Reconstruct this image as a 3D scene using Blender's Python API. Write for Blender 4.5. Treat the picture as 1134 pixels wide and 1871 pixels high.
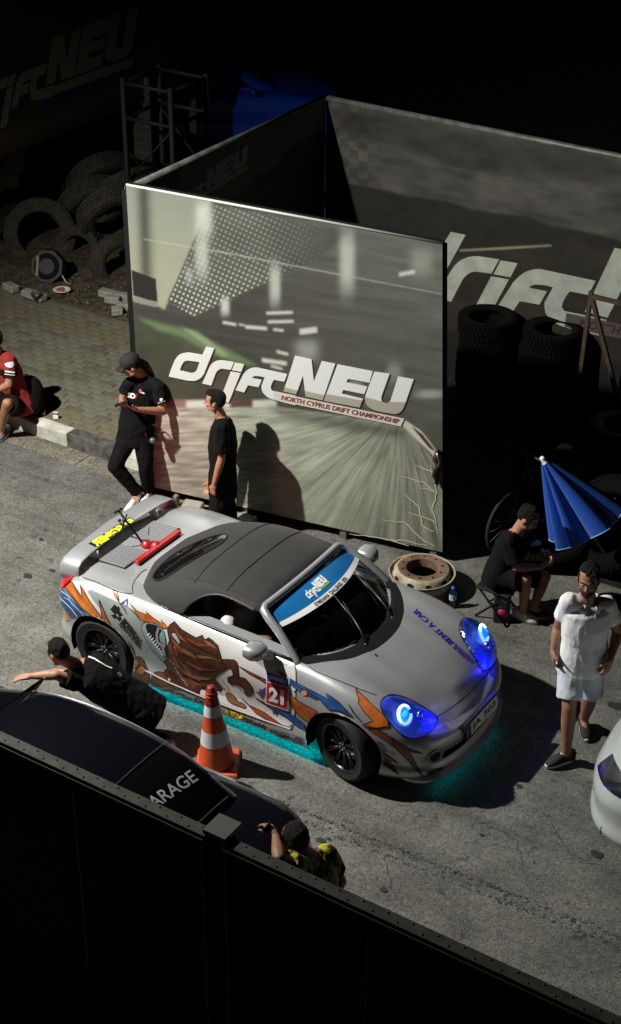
import bpy, bmesh, math, random
import numpy as np
from mathutils import Vector, Matrix
from mathutils.bvhtree import BVHTree
from mathutils.geometry import delaunay_2d_cdt
for _o in list(bpy.data.objects): bpy.data.objects.remove(_o)
SC = bpy.context.scene
COL = SC.collection
PI = math.pi
random.seed(5); rng = np.random.default_rng(5)

# ------------------------------------------------------------ camera, night sky, floodlight, exposure
CAM_LOC = Vector((6.47946, -9.56272, 8.60034))
CAM_R = Vector((0.83951, 0.54329, 0.00746)); CAM_U = Vector((-0.28466, 0.42809, 0.85773)); CAM_F = Vector((-0.46281, 0.72220, -0.51404))
FPX = 3003.2                      # focal length in pixels of the 1134 x 1871 photograph
cd = bpy.data.cameras.new('camera'); cam = bpy.data.objects.new('camera', cd); COL.objects.link(cam)
cd.sensor_fit = 'VERTICAL'; cd.sensor_height = 24; cd.lens = FPX / 1871 * 24; cd.clip_end = 500
cam.matrix_world = Matrix(((CAM_R.x, CAM_U.x, -CAM_F.x, CAM_LOC.x), (CAM_R.y, CAM_U.y, -CAM_F.y, CAM_LOC.y), (CAM_R.z, CAM_U.z, -CAM_F.z, CAM_LOC.z), (0, 0, 0, 1)))
SC.camera = cam
W = bpy.data.worlds.new('World'); SC.world = W; W.use_nodes = True
wn = W.node_tree.nodes; wl = W.node_tree.links
sky = wn.new('ShaderNodeTexSky'); sky.sky_type = 'NISHITA'; sky.sun_disc = False
sky.sun_elevation = math.radians(-4); sky.sun_rotation = math.radians(225)
bg = wn['Background']; wl.new(sky.outputs[0], bg.inputs[0]); bg.inputs[1].default_value = 0.05
fl = bpy.data.lights.new('floodlight', 'SPOT'); flo = bpy.data.objects.new('floodlight', fl); COL.objects.link(flo)
fl.energy = 5600; fl.color = (1.0, 0.975, 0.90); fl.spot_size = math.radians(118); fl.spot_blend = 1.0; fl.shadow_soft_size = 0.09
_t = Vector((-0.6, 1.2, 0.5)); _d = (Vector((-4.7, -2.9, 7.0)) - _t).normalized()
flo.location = (-4.7, -2.9, 7.0); flo.rotation_euler = (-_d).to_track_quat('-Z', 'Y').to_euler()
SC.view_settings.view_transform = 'Standard'; SC.view_settings.look = 'None'
SC.view_settings.exposure = 0; SC.view_settings.gamma = 1; SC.view_settings.use_curve_mapping = False

# ------------------------------------------------------------ helpers
def ray(px):
    return CAM_F + CAM_R * ((px[0] - 567) / FPX) - CAM_U * ((px[1] - 935.5) / FPX)
def on_z(px, z=0.0):
    d = ray(px); return CAM_LOC + d * ((z - CAM_LOC.z) / d.z)
def on_plane(px, p, n):
    d = ray(px); return CAM_LOC + d * ((p - CAM_LOC).dot(n) / d.dot(n))
CH = Vector((CAM_F.x, CAM_F.y, 0)).normalized()
class Plane:
    def __init__(s, p, n): s.p = Vector(p); s.n = Vector(n).normalized()
    def __call__(s, px): return on_plane(px, s.p, s.n), s.n
class Surf:
    def __init__(s, bvh): s.b = bvh
    def __call__(s, px):
        d = ray(px).normalized(); h = s.b.ray_cast(CAM_LOC, d)
        if h[0] is None: return None
        n = h[1]
        if n.dot(d) > 0: n = -n
        return h[0], n
def zm(x0, y0, s):                # coordinates noted on an enlarged crop -> photograph pixels
    return lambda pts: [(x0 + u / s, y0 + v / s) for u, v in pts]

def tag(o, label=None, cat=None, group=None, kind=None):
    if label: o['label'] = label
    if cat: o['category'] = cat
    if group: o['group'] = group
    if kind: o['kind'] = kind
    return o
def thing(name, label, cat, loc=(0, 0, 0), group=None, rotz=0):
    o = bpy.data.objects.new(name, None); COL.objects.link(o); o.location = loc; o.rotation_euler = (0, 0, rotz)
    o.empty_display_size = 0.1
    return tag(o, label, cat, group)
def adopt(o, parent):
    if parent is not None:
        o.parent = parent
        m = Matrix.Identity(4); p = parent; chain = []
        while p is not None: chain.append(p); p = p.parent
        for q in reversed(chain): m = m @ q.matrix_parent_inverse @ q.matrix_basis if q.parent else q.matrix_basis.copy()
        o.matrix_parent_inverse = m.inverted()
    return o
def link(name, me, mat=None, parent=None, smooth=True):
    o = bpy.data.objects.new(name, me); COL.objects.link(o)
    if mat is not None:
        if not me.materials: me.materials.append(mat)
    if smooth and len(me.polygons): me.polygons.foreach_set('use_smooth', [True] * len(me.polygons))
    return adopt(o, parent)
def mk(name, V, F, mat=None, parent=None, smooth=True):
    me = bpy.data.meshes.new(name); me.from_pydata([tuple(v) for v in V], [], F); me.update()
    return link(name, me, mat, parent, smooth)
def from_bm(name, bm, mat=None, parent=None, smooth=False):
    me = bpy.data.meshes.new(name); bm.normal_update(); bm.to_mesh(me); bm.free()
    return link(name, me, mat, parent, smooth)
class MB:                         # collects pieces that become ONE mesh
    def __init__(s): s.V = []; s.F = []
    def add(s, V, F):
        k = len(s.V); s.V += [tuple(v) for v in V]; s.F += [tuple(i + k for i in f) for f in F]; return s
    def box(s, c, size, rot=None, taper=1.0):
        x, y, z = [a / 2 for a in size]; P = []
        for dz in (-1, 1):
            t = taper if dz > 0 else 1
            for dx, dy in ((-1, -1), (1, -1), (1, 1), (-1, 1)):
                v = Vector((dx * x * t, dy * y * t, dz * z))
                if rot is not None: v = rot @ v
                P.append(Vector(c) + v)
        return s.add(P, [(3, 2, 1, 0), (4, 5, 6, 7), (0, 1, 5, 4), (1, 2, 6, 5), (2, 3, 7, 6), (3, 0, 4, 7)])
    def tube(s, pts, r, n=8, caps=True):
        pts = [Vector(p) for p in pts]; rs = r if isinstance(r, (list, tuple)) else [r] * len(pts)
        V = []; F = []; prev = None
        for i, p in enumerate(pts):
            d = (pts[min(i + 1, len(pts) - 1)] - pts[max(i - 1, 0)]).normalized()
            if prev is None: a = d.orthogonal().normalized()
            else:
                a = prev - d * prev.dot(d)
                a = a.normalized() if a.length > 1e-5 else d.orthogonal().normalized()
            prev = a; b = d.cross(a)
            V += [p + (a * math.cos(2 * PI * k / n) + b * math.sin(2 * PI * k / n)) * rs[i] for k in range(n)]
        for i in range(len(pts) - 1):
            for k in range(n):
                F.append((i * n + k, i * n + (k + 1) % n, (i + 1) * n + (k + 1) % n, (i + 1) * n + k))
        if caps: F += [tuple(reversed(range(n))), tuple(range((len(pts) - 1) * n, len(pts) * n))]
        return s.add(V, F)
    def lathe(s, prof, c=(0, 0, 0), n=32, rot=None, closed=False):   # prof: (r, z) pairs around the z axis
        V = []; F = []; m = len(prof)
        for k in range(n):
            a = 2 * PI * k / n
            for r, z in prof:
                v = Vector((r * math.cos(a), r * math.sin(a), z))
                if rot is not None: v = rot @ v
                V.append(Vector(c) + v)
        for k in range(n):
            for i in range(m if closed else m - 1):
                j = (i + 1) % m; q = (k + 1) % n
                F.append((k * m + i, q * m + i, q * m + j, k * m + j))
        return s.add(V, F)
    def ball(s, c, rad, rot=None, nu=12, nv=8):
        V = []; F = []
        for j in range(nv + 1):
            th = PI * j / nv
            for k in range(nu):
                ph = 2 * PI * k / nu
                v = Vector((rad[0] * math.sin(th) * math.cos(ph), rad[1] * math.sin(th) * math.sin(ph), rad[2] * math.cos(th)))
                if rot is not None: v = rot @ v
                V.append(Vector(c) + v)
        for j in range(nv):
            for k in range(nu):
                F.append((j * nu + k, (j + 1) * nu + k, (j + 1) * nu + (k + 1) % nu, j * nu + (k + 1) % nu))
        return s.add(V, F)
    def cap(s, p0, r0, p1, r1, n=12):       # tapered capsule
        p0 = Vector(p0); p1 = Vector(p1); d = p1 - p0
        if d.length < 1e-5: return s.ball(p0, (r0,) * 3)
        d.normalize(); a = d.orthogonal().normalized(); b = d.cross(a); V = []; F = []; rings = []
        for t in (-90, -60, -30, 0): rings.append((p0 + d * (r0 * math.sin(math.radians(t))), r0 * max(.02, math.cos(math.radians(t)))))
        for t in (0, 30, 60, 90): rings.append((p1 + d * (r1 * math.sin(math.radians(t))), r1 * max(.02, math.cos(math.radians(t)))))
        for q, r in rings: V += [q + (a * math.cos(2 * PI * k / n) + b * math.sin(2 * PI * k / n)) * r for k in range(n)]
        for i in range(len(rings) - 1):
            for k in range(n): F.append((i * n + k, i * n + (k + 1) % n, (i + 1) * n + (k + 1) % n, (i + 1) * n + k))
        F += [tuple(reversed(range(n))), tuple(range((len(rings) - 1) * n, len(rings) * n))]
        return s.add(V, F)
    def loft(s, st, n=20, caps=True, p=2.0):  # stations: (center, half width, half depth, side vector, front vector)
        V = []; F = []
        for c, w, d, sv, fv in st:
            for k in range(n):
                a = 2 * PI * k / n; ca, sa = math.cos(a), math.sin(a)
                ca = math.copysign(abs(ca) ** (2 / p), ca); sa = math.copysign(abs(sa) ** (2 / p), sa)
                V.append(Vector(c) + Vector(sv) * (w * ca) + Vector(fv) * (d * sa))
        for i in range(len(st) - 1):
            for k in range(n): F.append((i * n + k, i * n + (k + 1) % n, (i + 1) * n + (k + 1) % n, (i + 1) * n + k))
        if caps: F += [tuple(reversed(range(n))), tuple(range((len(st) - 1) * n, len(st) * n))]
        return s.add(V, F)
    def build(s, name, mat=None, parent=None, smooth=True, auto=None):
        o = mk(name, s.V, s.F, mat, parent, smooth)
        if auto: sharp(o, auto)
        return o
def sharp(o, deg=35):             # mark creased edges so smooth shading keeps them crisp
    bm = bmesh.new(); bm.from_mesh(o.data); bm.normal_update(); a = math.radians(deg)
    for e in bm.edges:
        if len(e.link_faces) == 2 and e.calc_face_angle(0) > a: e.smooth = False
    bm.to_mesh(o.data); bm.free(); return o
def bev(o, w=0.01, seg=2):
    m = o.modifiers.new('bevel', 'BEVEL'); m.width = w; m.segments = seg; m.limit_method = 'ANGLE'; return o
def voxel(o, size, smooth=4, sf=0.5):  # fuse overlapping pieces into one continuous surface
    m = o.modifiers.new('r', 'REMESH'); m.mode = 'VOXEL'; m.voxel_size = size
    m2 = o.modifiers.new('s', 'SMOOTH'); m2.iterations = smooth; m2.factor = sf
    dg = bpy.context.evaluated_depsgraph_get(); ev = o.evaluated_get(dg)
    me = bpy.data.meshes.new_from_object(ev, depsgraph=dg); old = o.data; mats = list(old.materials)
    o.modifiers.clear(); o.data = me
    if not me.materials:
        for q in mats: me.materials.append(q)
    me.polygons.foreach_set('use_smooth', [True] * len(me.polygons)); bpy.data.meshes.remove(old)
    return o
def copy_tree(o, parent=None):
    c = o.copy(); COL.objects.link(c)
    if parent is not None: c.parent = parent
    for ch in list(o.children): copy_tree(ch, c)
    return c

# ------------------------------------------------------------ materials
def lin(c): return tuple((v / 255 / 12.92) if v / 255 <= .04045 else ((v / 255 + .055) / 1.055) ** 2.4 for v in c)
def mat(name, col, rough=.6, metal=0, var=0, vs=8, bump=0, bs=60, coat=0, emit=None, es=0, col2=None, spec=.5, sheen=0):
    m = bpy.data.materials.new(name); m.use_nodes = True; nt = m.node_tree; N = nt.nodes; L = nt.links; b = N['Principled BSDF']
    b.inputs['Base Color'].default_value = (*col, 1); b.inputs['Roughness'].default_value = rough; b.inputs['Metallic'].default_value = metal
    b.inputs['Coat Weight'].default_value = coat; b.inputs['Coat Roughness'].default_value = .06; b.inputs['Specular IOR Level'].default_value = spec
    if sheen: b.inputs['Sheen Weight'].default_value = sheen
    if emit: b.inputs['Emission Color'].default_value = (*emit, 1); b.inputs['Emission Strength'].default_value = es
    if var or bump:
        tc = N.new('ShaderNodeTexCoord')
    if var:
        nz = N.new('ShaderNodeTexNoise'); nz.inputs['Scale'].default_value = vs; nz.inputs['Detail'].default_value = 7; nz.inputs['Roughness'].default_value = .62
        L.new(tc.outputs['Object'], nz.inputs['Vector'])
        rp = N.new('ShaderNodeValToRGB'); rp.color_ramp.elements[0].position = .32; rp.color_ramp.elements[1].position = .68
        c2 = col2 if col2 else tuple(v * (1 - var) for v in col)
        rp.color_ramp.elements[0].color = (*c2, 1); rp.color_ramp.elements[1].color = (*(tuple(min(1, v * (1 + var * .5)) for v in col) if not col2 else col), 1)
        L.new(nz.outputs['Fac'], rp.inputs[0]); L.new(rp.outputs[0], b.inputs['Base Color'])
    if bump:
        nb = N.new('ShaderNodeTexNoise'); nb.inputs['Scale'].default_value = bs; nb.inputs['Detail'].default_value = 5
        L.new(tc.outputs['Object'], nb.inputs['Vector'])
        bp = N.new('ShaderNodeBump'); bp.inputs['Strength'].default_value = bump; bp.inputs['Distance'].default_value = .02
        L.new(nb.outputs['Fac'], bp.inputs['Height']); L.new(bp.outputs[0], b.inputs['Normal'])
    return m
def glass(name, tint=(.8, .85, .85), mix=.25, rough=.03):
    m = bpy.data.materials.new(name); m.use_nodes = True; nt = m.node_tree; N = nt.nodes; L = nt.links
    for n in list(N):
        if n.type != 'OUTPUT_MATERIAL': N.remove(n)
    t = N.new('ShaderNodeBsdfTransparent'); t.inputs[0].default_value = (*tint, 1)
    g = N.new('ShaderNodeBsdfGlossy'); g.inputs[0].default_value = (1, 1, 1, 1); g.inputs['Roughness'].default_value = rough
    fr = N.new('ShaderNodeFresnel'); fr.inputs[0].default_value = 1.45
    ms = N.new('ShaderNodeMixShader'); L.new(fr.outputs[0], ms.inputs[0]); L.new(t.outputs[0], ms.inputs[1]); L.new(g.outputs[0], ms.inputs[2])
    L.new(ms.outputs[0], N['Material Output'].inputs[0]); return m

BLACK = mat('black_plastic', (.012, .012, .013), .45)
MATTE = mat('matte_black', (.006, .006, .006), .9, spec=.2)
RUBBER = mat('tyre_rubber', (.020, .018, .015), .8, var=.6, vs=14, bump=.3, bs=90)
RUBBERD = mat('dusty_tyre_rubber', (.055, .048, .034), .9, var=.6, vs=9, bump=.35, bs=70)
CHROME = mat('bright_metal', (.55, .56, .58), .25, 1)
STEEL = mat('grey_steel', (.22, .22, .21), .5, .6, var=.35, vs=20)
SILVER = mat('silver_car_paint', (.46, .47, .495), .34, .52, coat=.55, var=.06, vs=3, bump=.012, bs=500)
WHITE = mat('white_print', (.78, .78, .76), .55)
INK = mat('black_print', (.012, .011, .012), .4)
SKIN = mat('skin', (.38, .19, .11), .55, var=.22, vs=18, bump=.05, bs=120)
SKIN2 = mat('tanned_skin', (.29, .14, .08), .55, var=.22, vs=18, bump=.05, bs=120)
HAIR = mat('black_hair', (.004, .003, .0025), .7, bump=.8, bs=160, var=.5, vs=60, spec=.25)
TEE = mat('black_cotton', (.0045, .0045, .005), .9, bump=.5, bs=22, spec=.15)
TROUSER = mat('black_trouser_cloth', (.0042, .004, .004), .9, bump=.6, bs=16, spec=.15)
EYEW = mat('eye_white', (.34, .32, .30), .3)

# ------------------------------------------------------------ flat print laid on real surfaces
def tri_poly(poly, step=0, holes=()):
    vs = [Vector(p) for p in poly]; n = len(vs); ed = [(i, (i + 1) % n) for i in range(n)]
    for h in holes:
        k = len(vs); vs += [Vector(p) for p in h]; ed += [(k + i, k + (i + 1) % len(h)) for i in range(len(h))]
    if step:
        xs = [p[0] for p in poly]; ys = [p[1] for p in poly]; y = min(ys) + step / 2; j = 0
        while y < max(ys):
            x = min(xs) + step / 2 + (j % 2) * step / 2
            while x < max(xs):
                if inside((x, y), poly) and not any(inside((x, y), h) for h in holes): vs.append(Vector((x, y)))
                x += step
            y += step * .87; j += 1
    v, e, f, *_ = delaunay_2d_cdt(vs, ed, [], 1 if not holes else 2, 1e-4)
    if holes:
        f = [t for t in f if inside(sum((Vector(v[i]) for i in t), Vector((0, 0))) / len(t), poly) and not any(inside(sum((Vector(v[i]) for i in t), Vector((0, 0))) / len(t), h) for h in holes)]
    return [tuple(p) for p in v], [tuple(t) for t in f]
def inside(p, poly):
    x, y = p[0], p[1]; c = False; j = len(poly) - 1
    for i in range(len(poly)):
        xi, yi = poly[i][0], poly[i][1]; xj, yj = poly[j][0], poly[j][1]
        if (yi > y) != (yj > y) and x < (xj - xi) * (y - yi) / (yj - yi) + xi: c = not c
        j = i
    return c
def edge_dist(p, poly):
    best = 1e9; P = Vector((p[0], p[1]))
    for i in range(len(poly)):
        a = Vector(poly[i][:2]); b = Vector(poly[(i + 1) % len(poly)][:2]); ab = b - a
        t = max(0, min(1, (P - a).dot(ab) / max(1e-9, ab.length_squared))); best = min(best, (P - a - ab * t).length)
    return best
def lay(name, pts, faces, S, mt, parent, off, bulge=None, mirror=False):
    if not isinstance(S, Plane) and bulge is None:       # fine enough to follow a curved panel
        bm = bmesh.new(); vs = [bm.verts.new((p[0], p[1], 0)) for p in pts]
        for f in faces:
            try: bm.faces.new([vs[i] for i in f])
            except ValueError: pass
        for _ in range(6):
            lg = [e for e in bm.edges if e.calc_length() > 7]
            if not lg: break
            bmesh.ops.subdivide_edges(bm, edges=lg, cuts=1); bmesh.ops.triangulate(bm, faces=[f for f in bm.faces if len(f.verts) > 3])
        bm.verts.index_update(); pts = [(v.co.x, v.co.y) for v in bm.verts]; faces = [tuple(v.index for v in f.verts) for f in bm.faces]; bm.free()
    V = []; ok = []
    for i, p in enumerate(pts):
        h = S(p)
        if h is None: V.append(Vector((0, 0, 0))); ok.append(False); continue
        o = off if bulge is None else off + bulge(p)
        V.append(h[0] + h[1] * o); ok.append(True)
    F = [f for f in faces if all(ok[i] for i in f) and max((V[f[a]] - V[f[a - 1]]).length for a in range(len(f))) < .5 + 40 * isinstance(S, Plane)]
    if not F: return None
    F2 = []
    for f in F:                       # face the viewer
        a, b, c = V[f[0]], V[f[1]], V[f[2]]
        F2.append(f if (b - a).cross(c - a).dot(CAM_LOC - a) > 0 else tuple(reversed(f)))
    used = sorted({i for f in F2 for i in f}); rm = {a: b for b, a in enumerate(used)}; V = [V[i] for i in used]; F2 = [tuple(rm[i] for i in f) for f in F2]
    if mirror: return mk(name, [(v.x, -v.y, v.z) for v in V], [tuple(reversed(f)) for f in F2], mt, parent)
    return mk(name, V, F2, mt, parent)
def smooth_closed(poly, it=2):
    for _ in range(it):
        q = []
        for i in range(len(poly)):
            a = poly[i]; b = poly[(i + 1) % len(poly)]
            q += [(a[0] * .75 + b[0] * .25, a[1] * .75 + b[1] * .25), (a[0] * .25 + b[0] * .75, a[1] * .25 + b[1] * .75)]
        poly = q
    return poly
def decal(name, poly, S, mt, parent, off=.003, step=6, holes=(), soft=0, bulge=None, mirror=False):
    if soft: poly = smooth_closed(poly, soft)
    if isinstance(S, Plane): step = 0
    v, f = tri_poly(poly, step, holes)
    return lay(name, v, f, S, mt, parent, off, bulge, mirror)
def strip_mesh(pts, w, closed=False):
    P = [Vector(p) for p in pts]; Q = []
    n = len(P); seg = n if closed else n - 1
    for i in range(seg):              # resample so that it can follow a curved surface
        a, b = P[i], P[(i + 1) % n]; k = max(1, int((b - a).length / 6))
        Q += [a.lerp(b, t / k) for t in range(k)]
    if not closed: Q.append(P[-1])
    m = len(Q); V = []; F = []
    for i in range(m):
        d = (Q[(i + 1) % m] - Q[i - 1]) if closed else (Q[min(i + 1, m - 1)] - Q[max(i - 1, 0)])
        d = d.normalized() if d.length > 1e-9 else Vector((1, 0)); nn = Vector((-d.y, d.x)); ww = w(i / max(1, m - 1)) if callable(w) else w
        V += [tuple(Q[i] + nn * ww / 2), tuple(Q[i] - nn * ww / 2)]
    for i in range(m if closed else m - 1):
        j = (i + 1) % m; F.append((2 * i, 2 * i + 1, 2 * j + 1, 2 * j))
    return V, F
def strip(name, pts, w, S, mt, parent, off=.004, closed=False, mirror=False):
    v, f = strip_mesh(pts, w, closed); return lay(name, v, f, S, mt, parent, off, None, mirror)
_tc = {}
def text_mesh(s, bold=.012):
    if (s, bold) in _tc: return _tc[s, bold]
    cu = bpy.data.curves.new('lettering', 'FONT'); cu.body = s; cu.fill_mode = 'FRONT'; cu.offset = bold; cu.resolution_u = 3
    o = bpy.data.objects.new('lettering', cu); COL.objects.link(o); dg = bpy.context.evaluated_depsgraph_get()
    me = bpy.data.meshes.new_from_object(o.evaluated_get(dg)); bm = bmesh.new(); bm.from_mesh(me)
    bmesh.ops.remove_doubles(bm, verts=bm.verts, dist=1e-4); bmesh.ops.triangulate(bm, faces=bm.faces)
    bm.verts.index_update(); V = [(v.co.x, v.co.y) for v in bm.verts]; F = [tuple(v.index for v in f.verts) for f in bm.faces]; bm.free()
    bpy.data.objects.remove(o); bpy.data.meshes.remove(me); bpy.data.curves.remove(cu)
    x0 = min(v[0] for v in V); x1 = max(v[0] for v in V); y0 = min(v[1] for v in V); y1 = max(v[1] for v in V)
    V = [((x - x0) / (x1 - x0), (y - y0) / (y1 - y0)) for x, y in V]
    _tc[s, bold] = (V, F); return V, F
def text(name, s, p0, p1, up, S, mt, parent, off=.005, bold=.02):   # p0 -> p1: baseline in photograph pixels; up: vector to the cap line
    V, F = text_mesh(s, bold)
    P = [(p0[0] + (p1[0] - p0[0]) * u + up[0] * v, p0[1] + (p1[1] - p0[1]) * u + up[1] * v) for u, v in V]
    return lay(name, P, F, S, mt, parent, off)

# the logotype, noted once from the big board; affine copies of it are used wherever it is printed
A_ = zm(300, 620, 4.725); B_ = zm(500, 630, 4.2)
LOGO = {
 'd': (A_([(38,320),(55,270),(75,215),(92,178),(110,150),(132,130),(160,118),(210,110),(330,130),(362,60),(433,75),(370,230),(345,295),(328,320),(305,340),(280,352),(255,358),(200,355)]),
       A_([(135,265),(145,238),(155,215),(164,200),(175,190),(188,184),(205,182),(305,195),(295,225),(285,255),(276,270),(265,280),(252,286),(235,288)])),
 'r': (A_([(328,380),(385,250),(398,225),(415,205),(433,192),(455,183),(480,178),(505,178),(603,193),(575,262),(500,252),(484,254),(470,262),(456,274),(445,290),(405,398)]), None),
 'dot': (A_([(610,198),(690,212),(665,280),(585,265)]), None),
 'i': (A_([(575,275),(660,290),(556,546),(478,532)]), None),
 'ft': (A_([(615,437),(665,335),(680,305),(700,280),(721,260),(745,248),(772,241),(800,240),(1062,297),(1036,365),(948,348),(934,370),(922,400),(920,425),(935,443),(1010,458),(1134,485),(1134,568),(960,525),(920,512),(885,492),(862,470),(848,452),(840,425),(838,400),(868,328),(830,318),(785,315),(768,320),(758,330),(842,348),(815,412),(722,395),(690,458)]), None),
 'N': (B_([(75,355),(165,80),(290,108),(308,280),(370,122),(473,143),(375,425),(245,395),(225,235),(172,380)]), None),
 'E': (B_([(385,428),(490,147),(760,200),(735,290),(570,260),(558,285),(718,318),(695,378),(535,345),(522,372),(685,412),(660,480)]), None),
 'U': (B_([(772,203),(890,220),(830,385),(825,405),(830,430),(842,443),(862,448),(880,445),(895,430),(955,240),(1075,262),(1005,460),(992,492),(975,512),(952,526),(925,530),(830,515),(780,503),(745,486),(718,465),(704,440),(702,410),(708,375)]), None),
 'bar': (B_([(0,360),(1003,565),(975,625),(0,420)]), None)}
def affine(src, dst):
    A = np.array([[x, y, 1] for x, y in src]); M, *_ = np.linalg.lstsq(A, np.array(dst, float), rcond=None)
    return lambda p: tuple(np.array([p[0], p[1], 1]) @ M)
def logo(S, mt, parent, f=lambda p: p, off=.003, skip=(), step=0, name='logo_letter', barmt=None):
    for k, (o, h) in LOGO.items():
        if k in skip: continue
        V, F = tri_poly([f(p) for p in o], step, [[f(p) for p in h]] if h else ())
        lay(name if k != 'bar' else 'logo_bar', V, F, S, barmt if (k == 'bar' and barmt) else mt, parent, off + (.001 if k == 'bar' else 0))

# smooth value noise in numpy, for printed pictures
def vnoise(u, v, seed):
    r = np.random.default_rng(seed).random((64, 64)); iu = np.floor(u).astype(int); iv = np.floor(v).astype(int); fu = u - iu; fv = v - iv
    fu = fu * fu * (3 - 2 * fu); fv = fv * fv * (3 - 2 * fv); a = r[iv % 64, iu % 64]; b = r[iv % 64, (iu + 1) % 64]; c = r[(iv + 1) % 64, iu % 64]; d = r[(iv + 1) % 64, (iu + 1) % 64]
    return (a * (1 - fu) + b * fu) * (1 - fv) + (c * (1 - fu) + d * fu) * fv

# ------------------------------------------------------------ ground, road, kerb, pavement
def ground_mat(name, base, dark, light, speck, vs, rough=.9, bump=.35):
    m = bpy.data.materials.new(name); m.use_nodes = True; nt = m.node_tree; N = nt.nodes; L = nt.links; b = N['Principled BSDF']
    b.inputs['Roughness'].default_value = rough; b.inputs['Specular IOR Level'].default_value = .25
    tc = N.new('ShaderNodeTexCoord')
    def noise(sc, det=6, ro=.6):
        n = N.new('ShaderNodeTexNoise'); n.inputs['Scale'].default_value = sc; n.inputs['Detail'].default_value = det; n.inputs['Roughness'].default_value = ro
        L.new(tc.outputs['Object'], n.inputs['Vector']); return n
    def ramp(src, p0, c0, p1, c1):
        r = N.new('ShaderNodeValToRGB'); r.color_ramp.elements[0].position = p0; r.color_ramp.elements[1].position = p1
        r.color_ramp.elements[0].color = (*c0, 1); r.color_ramp.elements[1].color = (*c1, 1); L.new(src, r.inputs[0]); return r
    def mix(a, bb, fac, mode='MULTIPLY'):
        x = N.new('ShaderNodeMix'); x.data_type = 'RGBA'; x.blend_type = mode; x.inputs[0].default_value = fac
        L.new(a, x.inputs[6]); L.new(bb, x.inputs[7]); return x.outputs[2]
    c = ramp(noise(vs, 8, .65).outputs['Fac'], .3, dark, .7, light).outputs[0]
    vo = N.new('ShaderNodeTexVoronoi'); vo.inputs['Scale'].default_value = speck; L.new(tc.outputs['Object'], vo.inputs['Vector'])
    sp = ramp(vo.outputs['Color'], .12, (.45,) * 3, .9, (1.45,) * 3); c = mix(c, sp.outputs[0], .8)
    vo2 = N.new('ShaderNodeTexVoronoi'); vo2.inputs['Scale'].default_value = speck * .38; L.new(tc.outputs['Object'], vo2.inputs['Vector'])
    c = mix(c, ramp(vo2.outputs['Color'], .05, (.7,) * 3, .95, (1.25,) * 3).outputs[0], .6)
    st = ramp(noise(1.7, 4, .55).outputs['Fac'], .42, (.62,) * 3, .56, (1,) * 3); c = mix(c, st.outputs[0], .55)
    sm = ramp(noise(7.5, 3, .5).outputs['Fac'], .30, (.35,) * 3, .36, (1,) * 3); c = mix(c, sm.outputs[0], .7)
    mp = N.new('ShaderNodeMapping'); mp.inputs['Scale'].default_value = (.22, 2.6, 1); mp.inputs['Rotation'].default_value = (0, 0, .12); L.new(tc.outputs['Object'], mp.inputs[0])
    rub = noise(1.6, 5, .6); L.new(mp.outputs[0], rub.inputs['Vector']); c = mix(c, ramp(rub.outputs['Fac'], .50, (1,) * 3, .66, (.62,) * 3).outputs[0], .8)
    L.new(c, b.inputs['Base Color'])
    bp = N.new('ShaderNodeBump'); bp.inputs['Strength'].default_value = bump; bp.inputs['Distance'].default_value = .012
    L.new(vo.outputs['Distance'], bp.inputs['Height']); L.new(bp.outputs[0], b.inputs['Normal'])
    return m
ASPH = ground_mat('worn_asphalt', None, (.125, .123, .110), (.182, .179, .163), 105, 2.2)
YARD = ground_mat('oily_yard', None, (.010, .0095, .008), (.018, .017, .014), 46, 3)  # near-black base colour stands for the unlit yard
CONC = ground_mat('worn_concrete', None, (.16, .15, .115), (.25, .24, .19), 70, 5, bump=.2)
DIRT = ground_mat('dry_dirt', None, (.075, .060, .036), (.13, .105, .07), 24, 6, bump=.8)
PAVM = [mat('paver_%s' % n, c, .9, var=.35, vs=6, bump=.3, bs=80) for n, c in (('grey', (.165, .162, .118)), ('tan', (.155, .145, .10)), ('ochre', (.17, .145, .088)), ('dark', (.125, .118, .085)))]
def sheet(name, x0, x1, y0, y1, z, mt, nx=1, ny=1, amp=0, kind='structure'):
    V = []; F = []
    for j in range(ny + 1):
        for i in range(nx + 1):
            a = amp * (random.random() - .5) if 0 < i < nx and 0 < j < ny else 0
            V.append((x0 + (x1 - x0) * i / nx, y0 + (y1 - y0) * j / ny, z + a))
    for j in range(ny):
        for i in range(nx): F.append((j * (nx + 1) + i, j * (nx + 1) + i + 1, (j + 1) * (nx + 1) + i + 1, (j + 1) * (nx + 1) + i))
    o = mk(name, V, F, mt, None, smooth=bool(amp)); o['kind'] = kind; return o
sheet('ground', -250, 250, -250, 250, -.012, YARD)
road = sheet('road', -60, 60, -14, 3.4, 0, ASPH)
sheet('yard_ground', -3.3, 30, 2.95, 40, .004, YARD)
# gutter: a concrete strip of slabs along the kerb, a little proud of the asphalt
GY0, GY1 = 1.93, 2.20
gut = thing('gutter', None, None, (-6, 2, 0)); gut['kind'] = 'structure'
def chip_slab(x0, x1, y0, y1, z0, z1, seed, chip=.012):
    r = random.Random(seed); m = MB(); n = 6
    top = []; bot = []
    per = [(x0 + (x1 - x0) * i / n, y0) for i in range(n)] + [(x1, y0)] + [(x1, y1)] + [(x0, y1)]
    T = [(x + r.uniform(-chip, chip) * .4, y + (r.uniform(0, chip) if y == y0 else 0), z1 - r.uniform(0, chip) * (y == y0)) for x, y in per]
    B = [(x, y, z0) for x, y in per]; k = len(per)
    m.add(T + B, [tuple(range(k))] + [(i + k, (i + 1) % k + k, (i + 1) % k, i) for i in range(k)])
    return m
x = -12.0
while x < -2.6:
    w = random.uniform(.95, 1.05); o = chip_slab(x, x + w - .008, GY0, GY1 - .004, -.05, .012, int(x * 100)).build('slab', CONC, gut, smooth=False); x += w
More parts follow.
